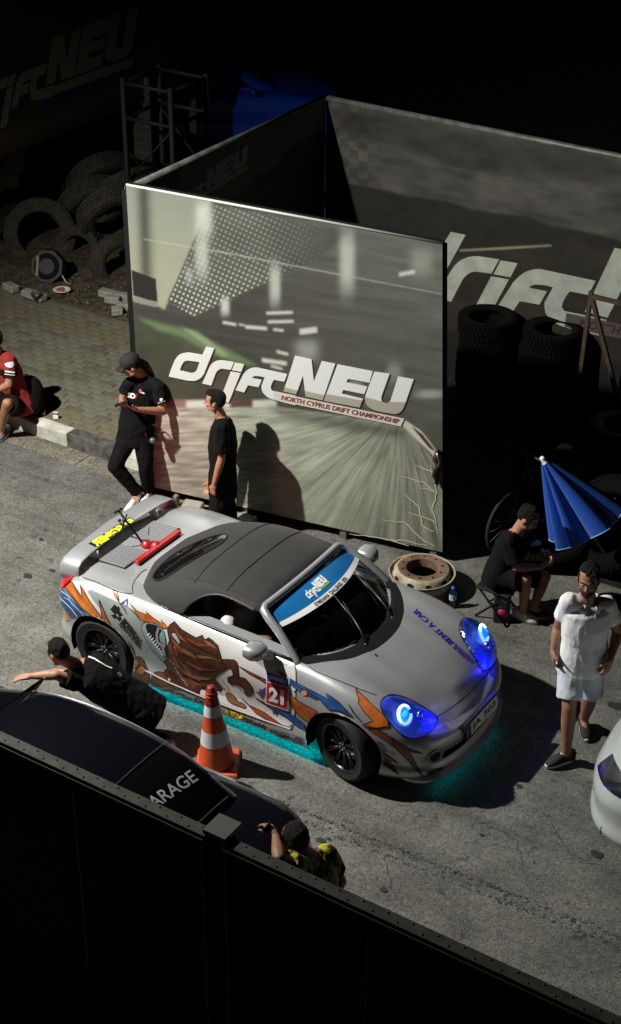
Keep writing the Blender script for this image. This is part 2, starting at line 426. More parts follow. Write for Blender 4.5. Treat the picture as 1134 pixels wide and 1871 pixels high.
KW = mat('white_kerb_paint', (.62, .62, .56), .8, var=.55, vs=5, bump=.3, bs=60, col2=(.30, .295, .25))
KB = mat('black_kerb_paint', (.13, .128, .11), .85, var=.6, vs=6.5, bump=.3, bs=60, col2=(.014, .014, .0135))
KY = mat('bare_kerb_concrete', (.30, .285, .21), .9, var=.35, vs=9, bump=.3, bs=60)
kerb = thing('kerb', None, None, (-6, 2.3, 0)); kerb['kind'] = 'structure'
xs = [-13.0, -12, -11, -10, -9, -8, -7, -6.0, -5.06, -4.20, -3.42, -2.62]; cols = [KB, KW, KB, KW, KB, KW, KB, KB, KW, KB, KW]
for i in range(len(xs) - 1):
    o = chip_slab(xs[i] + .006, xs[i + 1] - .006, 2.20, 2.36, -.05, .178 if i % 2 else .170, 40 + i, .02).build('kerb_stone', cols[i], kerb, smooth=False); bev(o, .012, 2)
# block paving, laid in courses along the kerb
pv = thing('pavement', None, None, (-6, 3.6, .17)); pv['kind'] = 'structure'
bed = sheet('paving_bed', -30, -2.62, 2.36, 4.9, .150, mat('joint_sand', (.115, .105, .075), .95, var=.4, vs=30)); adopt(bed, pv); del bed['kind']
pm = MB(); pm.box((0, 0, 0), (.196, .0955, .04)); pav_proto = []
for i, mt_ in enumerate(PAVM):
    o = MB().box((0, 0, 0), (.194, .094, .04)).build('paver', mt_, None, smooth=False); pav_proto.append(o)
pav = []
j = 0; y = 2.40
while y < 4.86:
    x = -9.6 + (.1 if j % 2 else 0)
    while x < -2.75:
        pav.append((x, y, j)); x += .2
    y += .1; j += 1
pav.sort(key=lambda p: (Vector((p[0], p[1], .17)) - CAM_LOC).length)
def proj(v):
    d = Vector(v) - CAM_LOC; z = d.dot(CAM_F); return 567 + FPX * d.dot(CAM_R) / z, 935.5 - FPX * d.dot(CAM_U) / z
near = [p for p in pav if -15 < proj((p[0], p[1], .17))[0] < 270]; rest = [p for p in pav if p not in set(near[:296])]
def pcol(x, y):
    n = math.sin(x * 1.7 + y * 2.3) + math.sin(x * .9 - y * 1.1 + 2)
    if 2.36 < y < 2.62 or (4.2 < y < 4.5 and x > -7.4): return 2 if random.random() < .75 else 1
    return random.choice([0, 0, 0, 1, 3] if n > 0 else [0, 1, 0, 3, 0])
for k, (x, y, j) in enumerate(near[:296]):
    o = pav_proto[pcol(x, y)].copy(); COL.objects.link(o); o.location = (x, y, .150 + random.uniform(-.003, .003)); o.rotation_euler = (random.uniform(-.012, .012), random.uniform(-.01, .01), random.uniform(-.012, .012)); adopt(o, pv)
    o.name = 'paver'; o.matrix_parent_inverse = Matrix.Translation(-pv.location)
mb = MB()
for x, y, j in rest: mb.box((x, y, .150 + random.uniform(-.003, .003)), (.194, .094, .04), Matrix.Rotation(random.uniform(-.012, .012), 3, 'Z'))
o = mb.build('far_pavers', PAVM[0], pv, smooth=False); o['kind'] = 'stuff'
for o in pav_proto: bpy.data.objects.remove(o)
# dirt bank behind the paving
dm = MB(); V = []; F = []; nx, ny = 90, 60
for j in range(ny + 1):
    for i in range(nx + 1):
        xx = -16 + 12.7 * i / nx; yy = 4.88 + 9 * j / ny
        z = .150 + .03 * float(vnoise(np.array(xx * 1.3 + 50), np.array(yy * 1.3), 3)) + .05 * float(vnoise(np.array(xx * 5 + 50), np.array(yy * 5), 4))
        V.append((xx, yy, .158 if j == 0 else z))
for j in range(ny):
    for i in range(nx): F.append((j * (nx + 1) + i, j * (nx + 1) + i + 1, (j + 1) * (nx + 1) + i + 1, (j + 1) * (nx + 1) + i))
mk('dirt_bank', V, F, DIRT)['kind'] = 'structure'
# tar seam along the road: little broken lumps of bitumen
TAR = mat('bitumen', (.040, .039, .036), .8)
mb = MB(); r_ = random.Random(3)
pA = on_z((470, 1458)); pB = on_z((1180, 1742))
for k in range(620):
    t = r_.random(); p = pA.lerp(pB, t); o_ = (r_.choice((-.055, .05)) * (1 if r_.random() < .75 else r_.random())) + r_.gauss(0, .012)
    s = r_.uniform(.004, .011); a = r_.uniform(0, 6.3); n = 6
    c = Vector((p.x + r_.uniform(-.02, .02), p.y + o_, .004))
    mb.add([c + Vector((math.cos(a + 2 * PI * q / n) * s * r_.uniform(.6, 1.4), math.sin(a + 2 * PI * q / n) * s * r_.uniform(.4, 1), 0)) for q in range(n)], [tuple(range(n))])
tag(mb.build('tar_seam', TAR, None, smooth=False), kind='stuff')
# oil spots and leaves of litter seen on the asphalt
OIL = mat('oil_stain', (.030, .029, .026), .55)
for n_, (px, py, rx) in enumerate([(918, 1106, .055), (935, 1110, .05), (1040, 1370, .06), (1125, 1290, .07), (948, 1436, .03), (585, 1535, .04), (50, 1052, .05), (95, 1042, .035), (75, 985, .03), (600, 1532, .02), (1090, 1560, .05), (880, 1525, .02), (700, 1625, .035)]):
    c = on_z((px, py), .004 + .0003 * n_); rr = random.Random(n_)
    P = [c + Vector((math.cos(2 * PI * q / 14) * rx * rr.uniform(.7, 1.25), math.sin(2 * PI * q / 14) * rx * rr.uniform(.5, .95), 0)) for q in range(14)]
    tag(mk('oil_stain', P, [tuple(range(14))], OIL, None, False), kind='structure')

gm_ = MB(); r_ = random.Random(11)
for q_ in range(700):
    p = on_z((r_.uniform(-20, 1150), r_.uniform(800, 1800)))
    if p.y > 1.9 and p.x < -2.6 or p.y < -3.9: continue
    s_ = r_.uniform(.003, .009); gm_.ball((p.x, p.y, s_ * .4), (s_, s_ * r_.uniform(.6, 1), s_ * .7), None, 5, 3)
tag(gm_.build('grit', mat('grit_stone', (.20, .19, .16), .9, var=.6, vs=3), None, smooth=False), kind='stuff')
CRK = mat('hairline_crack', (.055, .053, .048), .9)
for q_, pts in enumerate([[(640, 1500), (700, 1560), (720, 1640), (800, 1700)], [(60, 905), (130, 960), (150, 1040)], [(990, 1480), (1040, 1560), (1134, 1600)], [(870, 1500), (940, 1530), (960, 1600)]]):
    rr = random.Random(q_); Q = []
    for i in range(len(pts) - 1):
        for k in range(9): Q.append((pts[i][0] + (pts[i + 1][0] - pts[i][0]) * k / 9 + rr.uniform(-4, 4), pts[i][1] + (pts[i + 1][1] - pts[i][1]) * k / 9 + rr.uniform(-4, 4)))
    o = strip('crack', Q, lambda t: 1.3 * (1 - .6 * t), Plane((0, 0, .003), (0, 0, 1)), CRK, None, .001); tag(o, kind='structure')

# ------------------------------------------------------------ printed boards
class Canvas:
    def __init__(s, P0, ux, uy, w, h, nx, ny):   # P0 lower left, ux/uy unit vectors, size in metres
        s.P0, s.ux, s.uy, s.w, s.h, s.nx, s.ny = P0, ux, uy, w, h, nx, ny
        u, v = np.meshgrid((np.arange(nx) + .5) / nx, (np.arange(ny) + .5) / ny); s.u, s.v = u, v
        P = np.array(P0)[None, None] + u[..., None] * w * np.array(ux) + v[..., None] * h * np.array(uy) - np.array(CAM_LOC)
        z = P @ np.array(CAM_F); s.X = 567 + FPX * (P @ np.array(CAM_R)) / z; s.Y = 935.5 - FPX * (P @ np.array(CAM_U)) / z
        s.img = np.zeros((ny, nx, 3))
    def blur(s, a, r):
        r = int(r)
        if r < 1: return a
        for ax in (0, 1):
            for _ in range(2):
                p = np.pad(a, [(r + 1, r) if q == ax else (0, 0) for q in range(2)], mode='edge'); c = np.cumsum(p, axis=ax)
                a = (c[2 * r + 1:, :] - c[:-2 * r - 1, :]) / (2 * r + 1) if ax == 0 else (c[:, 2 * r + 1:] - c[:, :-2 * r - 1]) / (2 * r + 1)
        return a
    def poly(s, pts, blur=1):
        X, Y = s.X, s.Y; m = np.zeros(X.shape, bool); xs = [p[0] for p in pts]; ys = [p[1] for p in pts]
        b = (X > min(xs) - 2) & (X < max(xs) + 2) & (Y > min(ys) - 2) & (Y < max(ys) + 2); x = X[b]; y = Y[b]; c = np.zeros(x.shape, bool); j = len(pts) - 1
        for i in range(len(pts)):
            xi, yi = pts[i]; xj, yj = pts[j]
            if yi != yj: c ^= ((yi > y) != (yj > y)) & (x < (xj - xi) * (y - yi) / (yj - yi) + xi)
            j = i
        m[b] = c; return s.blur(m.astype(float), blur)
    def put(s, mask, col):
        c = np.array(col, float) if not isinstance(col, np.ndarray) else col
        s.img = s.img * (1 - mask[..., None]) + c * mask[..., None]
    def mul(s, mask, k): s.img *= (1 + (k - 1) * mask)[..., None]
    def board(s, name, corners, mt_name, parent=None, rough=.5, gain=1.0):
        im = bpy.data.images.new(mt_name, s.nx, s.ny, float_buffer=True); im.colorspace_settings.name = 'Non-Color'
        a = np.ones((s.ny, s.nx, 4), np.float32); a[..., :3] = np.clip(s.img * gain, .002, .9); im.pixels.foreach_set(a.ravel()); im.pack()
        m = bpy.data.materials.new(mt_name); m.use_nodes = True; N = m.node_tree.nodes; b = N['Principled BSDF']; b.inputs['Roughness'].default_value = rough
        t = N.new('ShaderNodeTexImage'); t.image = im; t.extension = 'EXTEND'; m.node_tree.links.new(t.outputs[0], b.inputs['Base Color'])
        nb = N.new('ShaderNodeTexNoise'); nb.inputs['Scale'].default_value = 2.5; tcn = N.new('ShaderNodeTexCoord'); m.node_tree.links.new(tcn.outputs['Object'], nb.inputs['Vector'])
        bp = N.new('ShaderNodeBump'); bp.inputs['Strength'].default_value = .25; bp.inputs['Distance'].default_value = .06; m.node_tree.links.new(nb.outputs['Fac'], bp.inputs['Height']); m.node_tree.links.new(bp.outputs[0], b.inputs['Normal'])
        me = bpy.data.meshes.new(name); n = 24; P = []; F = []; UV = []
        c = [Vector(q) for q in corners]         # TL TR BR BL
        for j in range(n + 1):
            for i in range(n + 1):
                p = c[3].lerp(c[2], i / n).lerp(c[0].lerp(c[1], i / n), j / n); P.append(tuple(p))
                d = p - Vector(s.P0); UV.append((d.dot(Vector(s.ux)) / s.w, d.dot(Vector(s.uy)) / s.h))
        for j in range(n):
            for i in range(n): F.append((j * (n + 1) + i, j * (n + 1) + i + 1, (j + 1) * (n + 1) + i + 1, (j + 1) * (n + 1) + i))
        me.from_pydata(P, [], F); uv = me.uv_layers.new(name='uv')
        for l in me.loops: uv.data[l.index].uv = UV[l.vertex_index]
        me.update(); return link(name, me, m, parent, True)
def L_(r, g, b, k=1.0): return np.array(lin((r, g, b))) * k

# ------------------------------------------------------------ the big printed board by the road
BL = on_z((262, 886), .13); BR = on_z((808, 1009), .12); sx = BR - BL; sx.z = 0; sx.normalize(); sn = Vector((sx.y, -sx.x, 0)); UPZ = Vector((0, 0, 1))
SP = Plane(BL, sn)
TL = SP((230, 340))[0]; TR = SP((808, 447))[0]
sw = (BR - BL).dot(sx) + .35; sh = 3.45; P0 = BL - sx * .15 - UPZ * .1
cv = Canvas(P0, sx, UPZ, sw, sh, 800, 780)
X, Y = cv.X, cv.Y; K = 1.55
z1 = zm(230, 330, 1.89)
nz = vnoise(cv.u * 9, cv.v * 9, 1) * .5 + vnoise(cv.u * 25, cv.v * 25, 2) * .3 + vnoise(cv.u * 70, cv.v * 70, 3) * .2
# dark stand / building
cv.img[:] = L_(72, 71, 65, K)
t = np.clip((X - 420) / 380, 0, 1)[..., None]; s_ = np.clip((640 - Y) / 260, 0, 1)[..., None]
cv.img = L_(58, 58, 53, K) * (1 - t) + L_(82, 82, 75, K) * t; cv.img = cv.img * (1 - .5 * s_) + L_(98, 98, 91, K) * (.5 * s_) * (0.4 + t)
stk = vnoise(X / 90, (Y - .16 * X) / 7, 5) * .6 + vnoise(X / 40, (Y - .17 * X) / 3.5, 6) * .4
cv.img *= (0.72 + .56 * stk)[..., None]
# evening sky at the left
sky_m = cv.poly([(180, 300), (386, 368), (372, 395), (312, 540), (300, 566), (282, 555), (180, 535)], 2)
g = np.clip((Y - 345) / 200, 0, 1)[..., None]; cv.put(sky_m, L_(108, 116, 102, K) * (1 - g) + L_(142, 145, 112, K) * g)
cv.mul(sky_m * np.exp(-((X - 262 - (Y - 350) * .03) / 13) ** 2), .28)  # a pole's shadow painted as a dark band down the sky
# perforated facade: a dark skewed grid over a pale ground
fac = cv.poly([(388, 373), (640, 425), (585, 470), (352, 578), (306, 548)], 2)
fx = (X - 388) * .92 + (Y - 373) * .40; fy = (Y - 373) * .90 - (X - 388) * .42
cell = 8.5; gx = np.abs(((fx / cell) % 1) - .5) * 2; gy = np.abs(((fy / (cell * 1.05)) % 1) - .5) * 2
dots = np.clip((gx - .35) * 3, 0, 1) * np.clip((gy - .35) * 3, 0, 1)
shade = np.clip(.25 + .5 * vnoise(fx / 60, fy / 45, 8) - np.clip((X - 480) / 200, 0, .25), 0, 1)
fade = np.clip(1 - (X - 470) / 130, .12, 1)
fcol = L_(58, 60, 54, K) + (dots * fade * (0.55 + 1.1 * np.clip((Y - 470) / 90, 0, 1)))[..., None] * L_(125, 128, 108, K) + shade[..., None] * L_(60, 62, 56, K)
cv.put(fac, fcol)
for (px, py, wx, wy, st) in [(372, 400, 16, 34, .75), (368, 468, 12, 40, .75), (411, 560, 8, 16, .9), (502, 520, 10, 36, .9), (634, 480, 14, 55, .8), (345, 505, 7, 15, .4), (560, 640, 22, 20, .5), (650, 700, 14, 12, .35), (720, 680, 14, 18, .35), (770, 480, 22, 26, .35), (785, 720, 26, 8, .6)]:
    e = np.exp(-(np.abs((X - px) / wx) ** 3 + np.abs((Y - py) / wy) ** 3)); cv.put(np.clip(e * st, 0, 1) * (.7 + .5 * nz), L_(172, 178, 165, K))
for (u0, v0, u1, v1, th) in [(485, 458, 575, 455, 9), (490, 488, 578, 486, 9), (335, 490, 380, 497, 9), (412, 505, 487, 511, 11), (508, 514, 545, 518, 8), (600, 522, 660, 515, 20), (942, 325, 998, 314, 13), (390, 497, 408, 500, 6), (520, 590, 560, 600, 10), (470, 620, 555, 632, 14), (500, 640, 540, 650, 8)]:
    (a, b), (c, d) = z1([(u0, v0), (u1, v1)]); th /= 1.89 * 2
    cv.put(cv.poly([(a, b - th), (c, d - th), (c, d + th), (a, b + th)], 2) * .85, L_(188, 194, 180, K))
cv.put(cv.poly([(240, 493), (285, 510), (287, 552), (243, 540)], 1), L_(34, 33, 30, K)); cv.put(cv.poly([(243, 541), (288, 553), (288, 562), (244, 552)], 1), L_(120, 118, 100, K))
# grass
gr = cv.poly([(200, 565), (255, 578), (330, 596), (400, 640), (470, 672), (520, 690), (560, 760), (200, 745)], 6)
cv.put(gr, L_(66, 70, 48, K) * (0.7 + .6 * nz)[..., None])
gl = cv.poly([(250, 580), (352, 606), (420, 640), (472, 668), (440, 668), (380, 644), (330, 614), (290, 604)], 4); cv.put(gl * .75, L_(92, 128, 66, K))
cv.put(cv.poly([(330, 598), (360, 606), (420, 650), (405, 652)], 3) * .6, L_(130, 165, 100, K))
# asphalt with speed streaks fanning out from under the logotype
rd = cv.poly([(200, 742), (470, 734), (520, 745), (740, 775), (800, 850), (830, 860), (830, 1060), (200, 1000)], 2)
vx, vy = 735.0, 742.0; ang = np.arctan2(Y - vy, (X - vx)); rad = np.hypot(X - vx, Y - vy)
fan = vnoise(ang * 30 + 200, np.log(rad + 5) * 2.2, 9) * .55 + vnoise(ang * 75 + 400, np.log(rad + 5) * 4, 10) * .45
hor = vnoise(X / 55, (Y - .02 * X) / 5.5, 11) * .5 + vnoise(X / 28, (Y + .1 * X) / 3, 12) * .5
wfan = np.clip((X - 470) / 120, 0, 1); stx = fan * wfan + hor * (1 - wfan)
tl = np.clip((X - 300) / 200, 0, 1)[..., None]; tr = np.clip((X - 600) / 200, 0, 1)[..., None]; td = np.clip((Y - 780) / 200, 0, 1)[..., None]
rc = (L_(178, 160, 140, K) * (1 - tl) + L_(150, 160, 135, K) * tl) * (1 - tr) + L_(120, 125, 108, K) * tr; rc = rc * (1 - .5 * td) + L_(112, 112, 92, K) * .5 * td
cv.put(rd, rc * (0.45 + 1.05 * stx)[..., None] * (.8 + .4 * nz)[..., None])
for a, b, c in [(300, 340, (150, 95, 82)), (340, 420, (200, 195, 182)), (420, 462, (96, 52, 46)), (462, 505, (190, 190, 176)), (200, 300, (198, 190, 175))]:
    cv.put(cv.poly([(a, 732), (b, 730), (b, 744), (a, 745)], 3), L_(*c, K))
cv.put(cv.poly([(738, 766), (770, 788), (803, 828), (806, 850), (785, 826), (735, 778)], 1), L_(190, 182, 165, K)); cv.put(cv.poly([(752, 778), (772, 794), (795, 824), (785, 820), (757, 786)], 1), L_(70, 45, 38, K))
cv.put(cv.poly([(780, 770), (830, 770), (830, 850), (806, 840), (780, 800)], 4) * .8, L_(70, 82, 52, K))
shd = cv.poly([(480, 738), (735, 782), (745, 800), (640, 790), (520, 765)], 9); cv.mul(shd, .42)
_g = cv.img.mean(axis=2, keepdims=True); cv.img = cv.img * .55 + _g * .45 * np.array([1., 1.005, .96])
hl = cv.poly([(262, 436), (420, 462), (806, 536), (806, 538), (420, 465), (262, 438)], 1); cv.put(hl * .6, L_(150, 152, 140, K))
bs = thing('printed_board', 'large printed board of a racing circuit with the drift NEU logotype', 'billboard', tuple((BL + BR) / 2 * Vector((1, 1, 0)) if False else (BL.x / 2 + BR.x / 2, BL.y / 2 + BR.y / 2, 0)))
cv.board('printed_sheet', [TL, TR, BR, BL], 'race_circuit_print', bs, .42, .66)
SPL = Plane(BL + sn * .004, sn)
LG = bpy.data.materials.new('logo_print'); LG.use_nodes = True
_n = LG.node_tree.nodes; _b = _n['Principled BSDF']; _b.inputs['Roughness'].default_value = .4; _b.inputs['Base Color'].default_value = (.60, .615, .60, 1)
INKS = mat('logo_outline', (.035, .033, .028), .5); BARM = mat('logo_bar_print', (.52, .51, .47), .45); REDT = mat('red_lettering', (.22, .03, .022), .5); SHADEL = mat('logo_lower_half', (.33, .31, .26), .4)
logo(SPL, INKS, bs, lambda p: (p[0] + 1.6, p[1] + 1.8), .001, skip=('bar',), name='logo_outline')
logo(SPL, LG, bs, off=.004, barmt=BARM)
# the bevelled lower edge of the capitals
for k, poly in dict(N=B_([(75, 355), (85, 325), (183, 350), (172, 380)]), N2=B_([(245, 395), (238, 352), (390, 385), (375, 425)]), E=B_([(385, 428), (402, 375), (680, 425), (660, 480)]), U=B_([(702, 400), (830, 432), (862, 448), (895, 435), (1015, 440), (1005, 460), (992, 492), (975, 512), (952, 526), (925, 530), (830, 515), (780, 503), (745, 486), (718, 465), (704, 440)])).items():
    decal('logo_lower_edge', poly, SPL, SHADEL, bs, .0055)
text('lettering', 'NORTH CYPRUS DRIFT CHAMPIONSHIP', *B_([(58, 420), (962, 604)]), (1.6, -8.6), SPL, REDT, bs, .008, .025)
# torn, creased lower right corner of the sheet
CR = mat('torn_sheet_edge', (.55, .52, .42), .7)
for pts in [[(786, 850), (797, 900), (790, 930), (803, 985)], [(700, 950), (740, 955), (770, 985), (800, 1000)], [(740, 905), (765, 925), (772, 960), (800, 975)], [(700, 985), (740, 988), (790, 1000)], [(760, 850), (790, 862), (803, 858)], [(640, 975), (700, 984), (760, 1000)], [(745, 935), (790, 950), (800, 960)], [(770, 890), (800, 900)], [(730, 870), (775, 882), (803, 905)]]:
    rr = random.Random(int(pts[0][0])); q = []
    for i in range(len(pts) - 1):
        for k in range(5): q.append((pts[i][0] + (pts[i + 1][0] - pts[i][0]) * k / 5 + rr.uniform(-1.5, 1.5), pts[i][1] + (pts[i + 1][1] - pts[i][1]) * k / 5 + rr.uniform(-1.5, 1.5)))
    strip('crease', q, lambda t: .9 + .8 * math.sin(t * 3), SPL, CR, bs, .004)
# frame of square steel tube behind the sheet, legs and blocks below
fr = MB()
back = -sn
for a, b in ((TL, TR), (BL, BR), (TL, BL), (TR, BR), (TL.lerp(TR, .5), BL.lerp(BR, .5)), (TL.lerp(BL, .5), TR.lerp(BR, .5))):
    fr.tube([a + back * .04, b + back * .04], .032, 4)
fr.build('frame', MATTE, bs, smooth=False)
rail = MB(); rail.tube([TL + back * .006 + UPZ * .012, TR + back * .006 + UPZ * .012], .013, 6); rail.build('top_rail', mat('pale_rail', (.42, .43, .4), .5), bs)
for t_ in (.03, .35, .68, .97):
    p = BL.lerp(BR, t_); MB().box((p.x - sn.x * .06, p.y - sn.y * .06, p.z / 2), (.07, .07, p.z)).build('leg', STEEL if t_ > .1 else MATTE, bs, smooth=False)
MB().box(tuple((BL + BR) / 2 + back * .10 + UPZ * -.06), ((BR - BL).length, .02, .12), Matrix.Rotation(math.atan2(sx.y, sx.x), 3, 'Z')).build('skirt', MATTE, bs, smooth=False)
# strap with gloves hanging at the right edge
hg = on_plane((797, 838), TR, sn); g_ = MB()
hs = thing('hanging_strap', 'reddish black strap hanging on the right edge of the big board', 'strap', tuple(hg))
q = [on_plane(p, TR + sn * .03, sn) for p in ((799, 822), (795, 840), (801, 852), (794, 868), (799, 886))]
MB().tube(q, [.018, .03, .022, .03, .012], 8).build('strap', mat('dark_red_webbing', (.05, .012, .01), .7, var=.7, vs=30), hs)
q = [on_plane(p, TR + sn * .045, sn) for p in ((796, 850), (793, 866), (797, 878), (793, 884))]
MB().tube(q, [.012, .02, .014, .006], 8).build('cord', BLACK, hs)
MB().tube([on_plane(p, TR + sn * .06, sn) for p in ((798, 828), (803, 845), (797, 858))], [.006, .012, .006], 6).build('buckle', CHROME, hs)
# blocks, sticks and rubble under the board
WOOD = mat('weathered_wood', (.22, .18, .11), .85, var=.5, vs=14, bump=.3); BLOCK = mat('pale_concrete_block', (.34, .33, .28), .9, var=.3, vs=12, bump=.4)
def rubble(px, z, size, mt, label, name='concrete_block', cat='block', rz=0, seed=1):
    p = on_z(px, z); r = random.Random(seed); m = MB(); m.box((p.x, p.y, z + size[2] / 2), size, Matrix.Rotation(rz, 3, 'Z'))
    m.V = [(v[0] + r.uniform(-.1, .1) * size[0] * .4, v[1] + r.uniform(-.1, .1) * size[1] * .4, v[2] + r.uniform(-.1, .1) * size[2] * .5) for v in m.V]
    o = m.build(name, mt, None, smooth=False); bev(o, min(size) * .12, 1); return tag(o, label, cat)
rubble((352, 935), 0, (.20, .16, .10), BLOCK, 'pale rough block under the big board between the two boys', rz=.3, seed=2)
rubble((447, 955), 0, (.22, .15, .07), BLOCK, 'flat pale block by the walking boy, behind the soft top', rz=-.2, seed=3)
rubble((322, 925), 0, (.05, .05, .13), WOOD, 'short wooden stick propping the board beside the white sneakers', 'wooden_prop', 'prop', seed=4)
rubble((425, 945), 0, (.06, .05, .14), WOOD, 'stub of brown wood propping the board right of the walking boy', 'wooden_prop', 'prop', seed=5)

# ------------------------------------------------------------ booth walls behind the board
WX, WY, WZ = -3.36, 6.05, 3.0
LP = Plane((WX, 4, 0), (1, 0, 0)); BP = Plane((0, WY, 0), (0, -1, 0))
z5 = zm(300, 100, 1.36)
cb = Canvas(Vector((WX, WY, 0)), Vector((1, 0, 0)), UPZ, 6.4, WZ, 900, 420)
up = cb.poly([(560, 150), (1300, 320), (1300, 480)] + z5([(1134, 462), (1050, 440), (960, 425), (900, 400), (840, 395), (770, 385), (700, 362), (600, 350), (520, 330), (415, 312)]) + [(560, 320)], 2)
n2 = vnoise(cb.X / 60, (cb.Y - .2 * cb.X) / 22, 21) * .6 + vnoise(cb.X / 22, (cb.Y - .2 * cb.X) / 9, 22) * .4
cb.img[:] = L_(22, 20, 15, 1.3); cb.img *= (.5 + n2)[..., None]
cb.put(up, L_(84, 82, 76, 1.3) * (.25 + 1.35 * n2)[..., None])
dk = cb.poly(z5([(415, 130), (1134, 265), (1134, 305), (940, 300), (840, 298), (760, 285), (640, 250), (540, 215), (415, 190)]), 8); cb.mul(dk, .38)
q1 = np.abs(((cb.X / 34) % 1) - .5) < .25; q2 = np.abs((((cb.Y - .2 * cb.X) / 34) % 1) - .5) < .25; cb.mul(np.where((q1 ^ q2) & (cb.X < 700), 1.0, 0.) * up * np.clip((720 - cb.X) / 60, 0, 1), .6)
for l in ([(415, 222), (700, 278), (1134, 360)], [(760, 300), (860, 325), (1134, 372)]):
    l = z5(l); 
    for a, b in zip(l[:-1], l[1:]): cb.put(cb.poly([a, b, (b[0], b[1] + 1.5), (a[0], a[1] + 1.5)], 1) * .5, L_(110, 110, 100, 1.3))
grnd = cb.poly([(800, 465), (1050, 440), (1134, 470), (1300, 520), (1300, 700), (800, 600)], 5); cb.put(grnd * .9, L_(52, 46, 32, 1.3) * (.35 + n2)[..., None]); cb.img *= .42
cb.put(cb.poly(zm(780, 380, 3.203)([(190, 245), (460, 230), (720, 216), (740, 222), (470, 240), (190, 253)]), 1) * .8, L_(140, 138, 115, 1.3))
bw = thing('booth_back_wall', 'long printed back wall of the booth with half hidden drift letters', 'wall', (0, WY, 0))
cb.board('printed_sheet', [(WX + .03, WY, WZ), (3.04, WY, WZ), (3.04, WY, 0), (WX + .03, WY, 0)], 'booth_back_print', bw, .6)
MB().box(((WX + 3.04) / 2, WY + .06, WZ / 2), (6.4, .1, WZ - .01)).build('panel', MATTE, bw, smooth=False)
RAILM = mat('dull_steel_rail', (.14, .15, .135), .5, .3, var=.5, vs=9)
MB().tube([(WX, WY + .03, WZ + .02), (3.05, WY + .03, WZ + .02)], .035, 8).build('top_rail', RAILM, bw)
z2 = zm(780, 380, 3.203)
f_back = affine(A_([(610, 198), (690, 212), (665, 280), (585, 265), (1062, 297), (362, 60), (433, 75)]), z2([(425, 303), (527, 325), (490, 408), (393, 385), (990, 425), (140, 138), (230, 158)]))
GREYL = mat('grey_green_letter_print', (.33, .365, .31), .6, var=.25, vs=5)
logo(BP, GREYL, bw, f_back, .004, barmt=mat('dim_bar_print', (.06, .055, .05), .6))
text('lettering', 'NORTH CYPRUS DRIFT', *[f_back(p) for p in B_([(58, 420), (562, 522)])], tuple(np.array(f_back((100, 90))) - np.array(f_back((98.4, 98.6)))), BP, mat('dull_red_lettering', (.04, .008, .006), .6), bw, .008)
cl = Canvas(Vector((WX, 2.45, 0)), Vector((0, 1, 0)), UPZ, 3.6, WZ, 420, 360)
n2 = vnoise(cl.X / 40, (cl.Y + .5 * cl.X) / 40, 31) * .5 + vnoise(cl.X / 15, cl.Y / 15, 32) * .5
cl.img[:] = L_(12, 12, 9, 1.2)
pale_part = cl.poly(z5([(40, 380), (40, 280), (400, 100), (400, 190), (365, 200), (330, 215), (300, 240), (275, 275), (235, 300), (190, 345), (150, 375), (100, 420)]), 2)  # paler upper part of the side print, with a stepped lower edge
q1 = ((np.floor(cl.X / 16) + np.floor((cl.Y + .45 * cl.X) / 16)) % 2); cl.put(pale_part, L_(84, 82, 74, 1.25) * (.55 + .25 * q1 + .4 * n2)[..., None])
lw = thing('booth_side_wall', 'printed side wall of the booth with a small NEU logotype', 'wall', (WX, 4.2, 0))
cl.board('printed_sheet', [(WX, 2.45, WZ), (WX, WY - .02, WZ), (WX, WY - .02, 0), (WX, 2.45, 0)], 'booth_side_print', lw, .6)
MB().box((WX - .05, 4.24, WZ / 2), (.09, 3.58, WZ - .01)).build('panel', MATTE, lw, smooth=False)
MB().tube([(WX - .03, 2.45, WZ + .02), (WX - .03, WY, WZ + .02)], .035, 8).build('top_rail', RAILM, lw)
f_side = affine([B_([(75, 355)])[0], B_([(1075, 262)])[0], B_([(975, 625)])[0]], z5([(103, 335), (207, 222), (205, 285)]))
logo(LP, mat('dim_letter_print', (.42, .44, .40), .6), lw, f_side, .004)

# ------------------------------------------------------------ racing school banner on a lattice mast
NX = -7.6; NPL = Plane((NX, 6, 0), (1, 0, 0)); z0 = zm(0, 0, 2.984)
f_bn = affine([B_([(75, 355)])[0], B_([(1075, 262)])[0], B_([(975, 625)])[0]], z0([(245, 465), (755, 30), (715, 368)]))
cc = Canvas(Vector((NX, 3.0, 0)), Vector((0, 1, 0)), UPZ, 8, 5, 420, 300)
cc.img[:] = L_(22, 20, 14, 1.2); n2 = vnoise(cc.X / 50, (cc.Y + .4 * cc.X) / 12, 41)
lowb = cc.poly(z0([(-200, 760), (0, 640), (300, 560), (730, 380), (900, 330), (900, 430), (300, 680), (0, 860), (-200, 960)]), 5); cc.put(lowb, L_(62, 54, 38, 1.2) * (.3 + n2)[..., None])
brn = thing('racing_school_banner', 'dark hanging banner reading racing school above the tyre heap', 'banner', (NX, 5.5, 2))
tl_, tr_, br_, bl_ = [NPL(p)[0] for p in ((-60, 40), (332, -60), (246, 158), (-60, 318))]
yA, yB = 3.9, NPL((334, 136))[0].y
zA, zB = NPL((-5, 292))[0].z, 4.3
bm_ = cc.board('printed_sheet', [(NX, yA, zB), (NX, yB, zB), (NX, yB, zA), (NX, yA, zA)], 'racing_school_print', brn, .7, .6)
MB().box((NX - .05, (yA + yB) / 2, (zA + zB) / 2), (.08, yB - yA, zB - zA - .02)).build('panel', MATTE, brn, smooth=False)
DIML = mat('dim_grey_letter_print', (.10, .106, .09), .7); BLUEL = mat('navy_lettering', (.012, .016, .10), .6)
logo(NPL, DIML, brn, f_bn, .006)
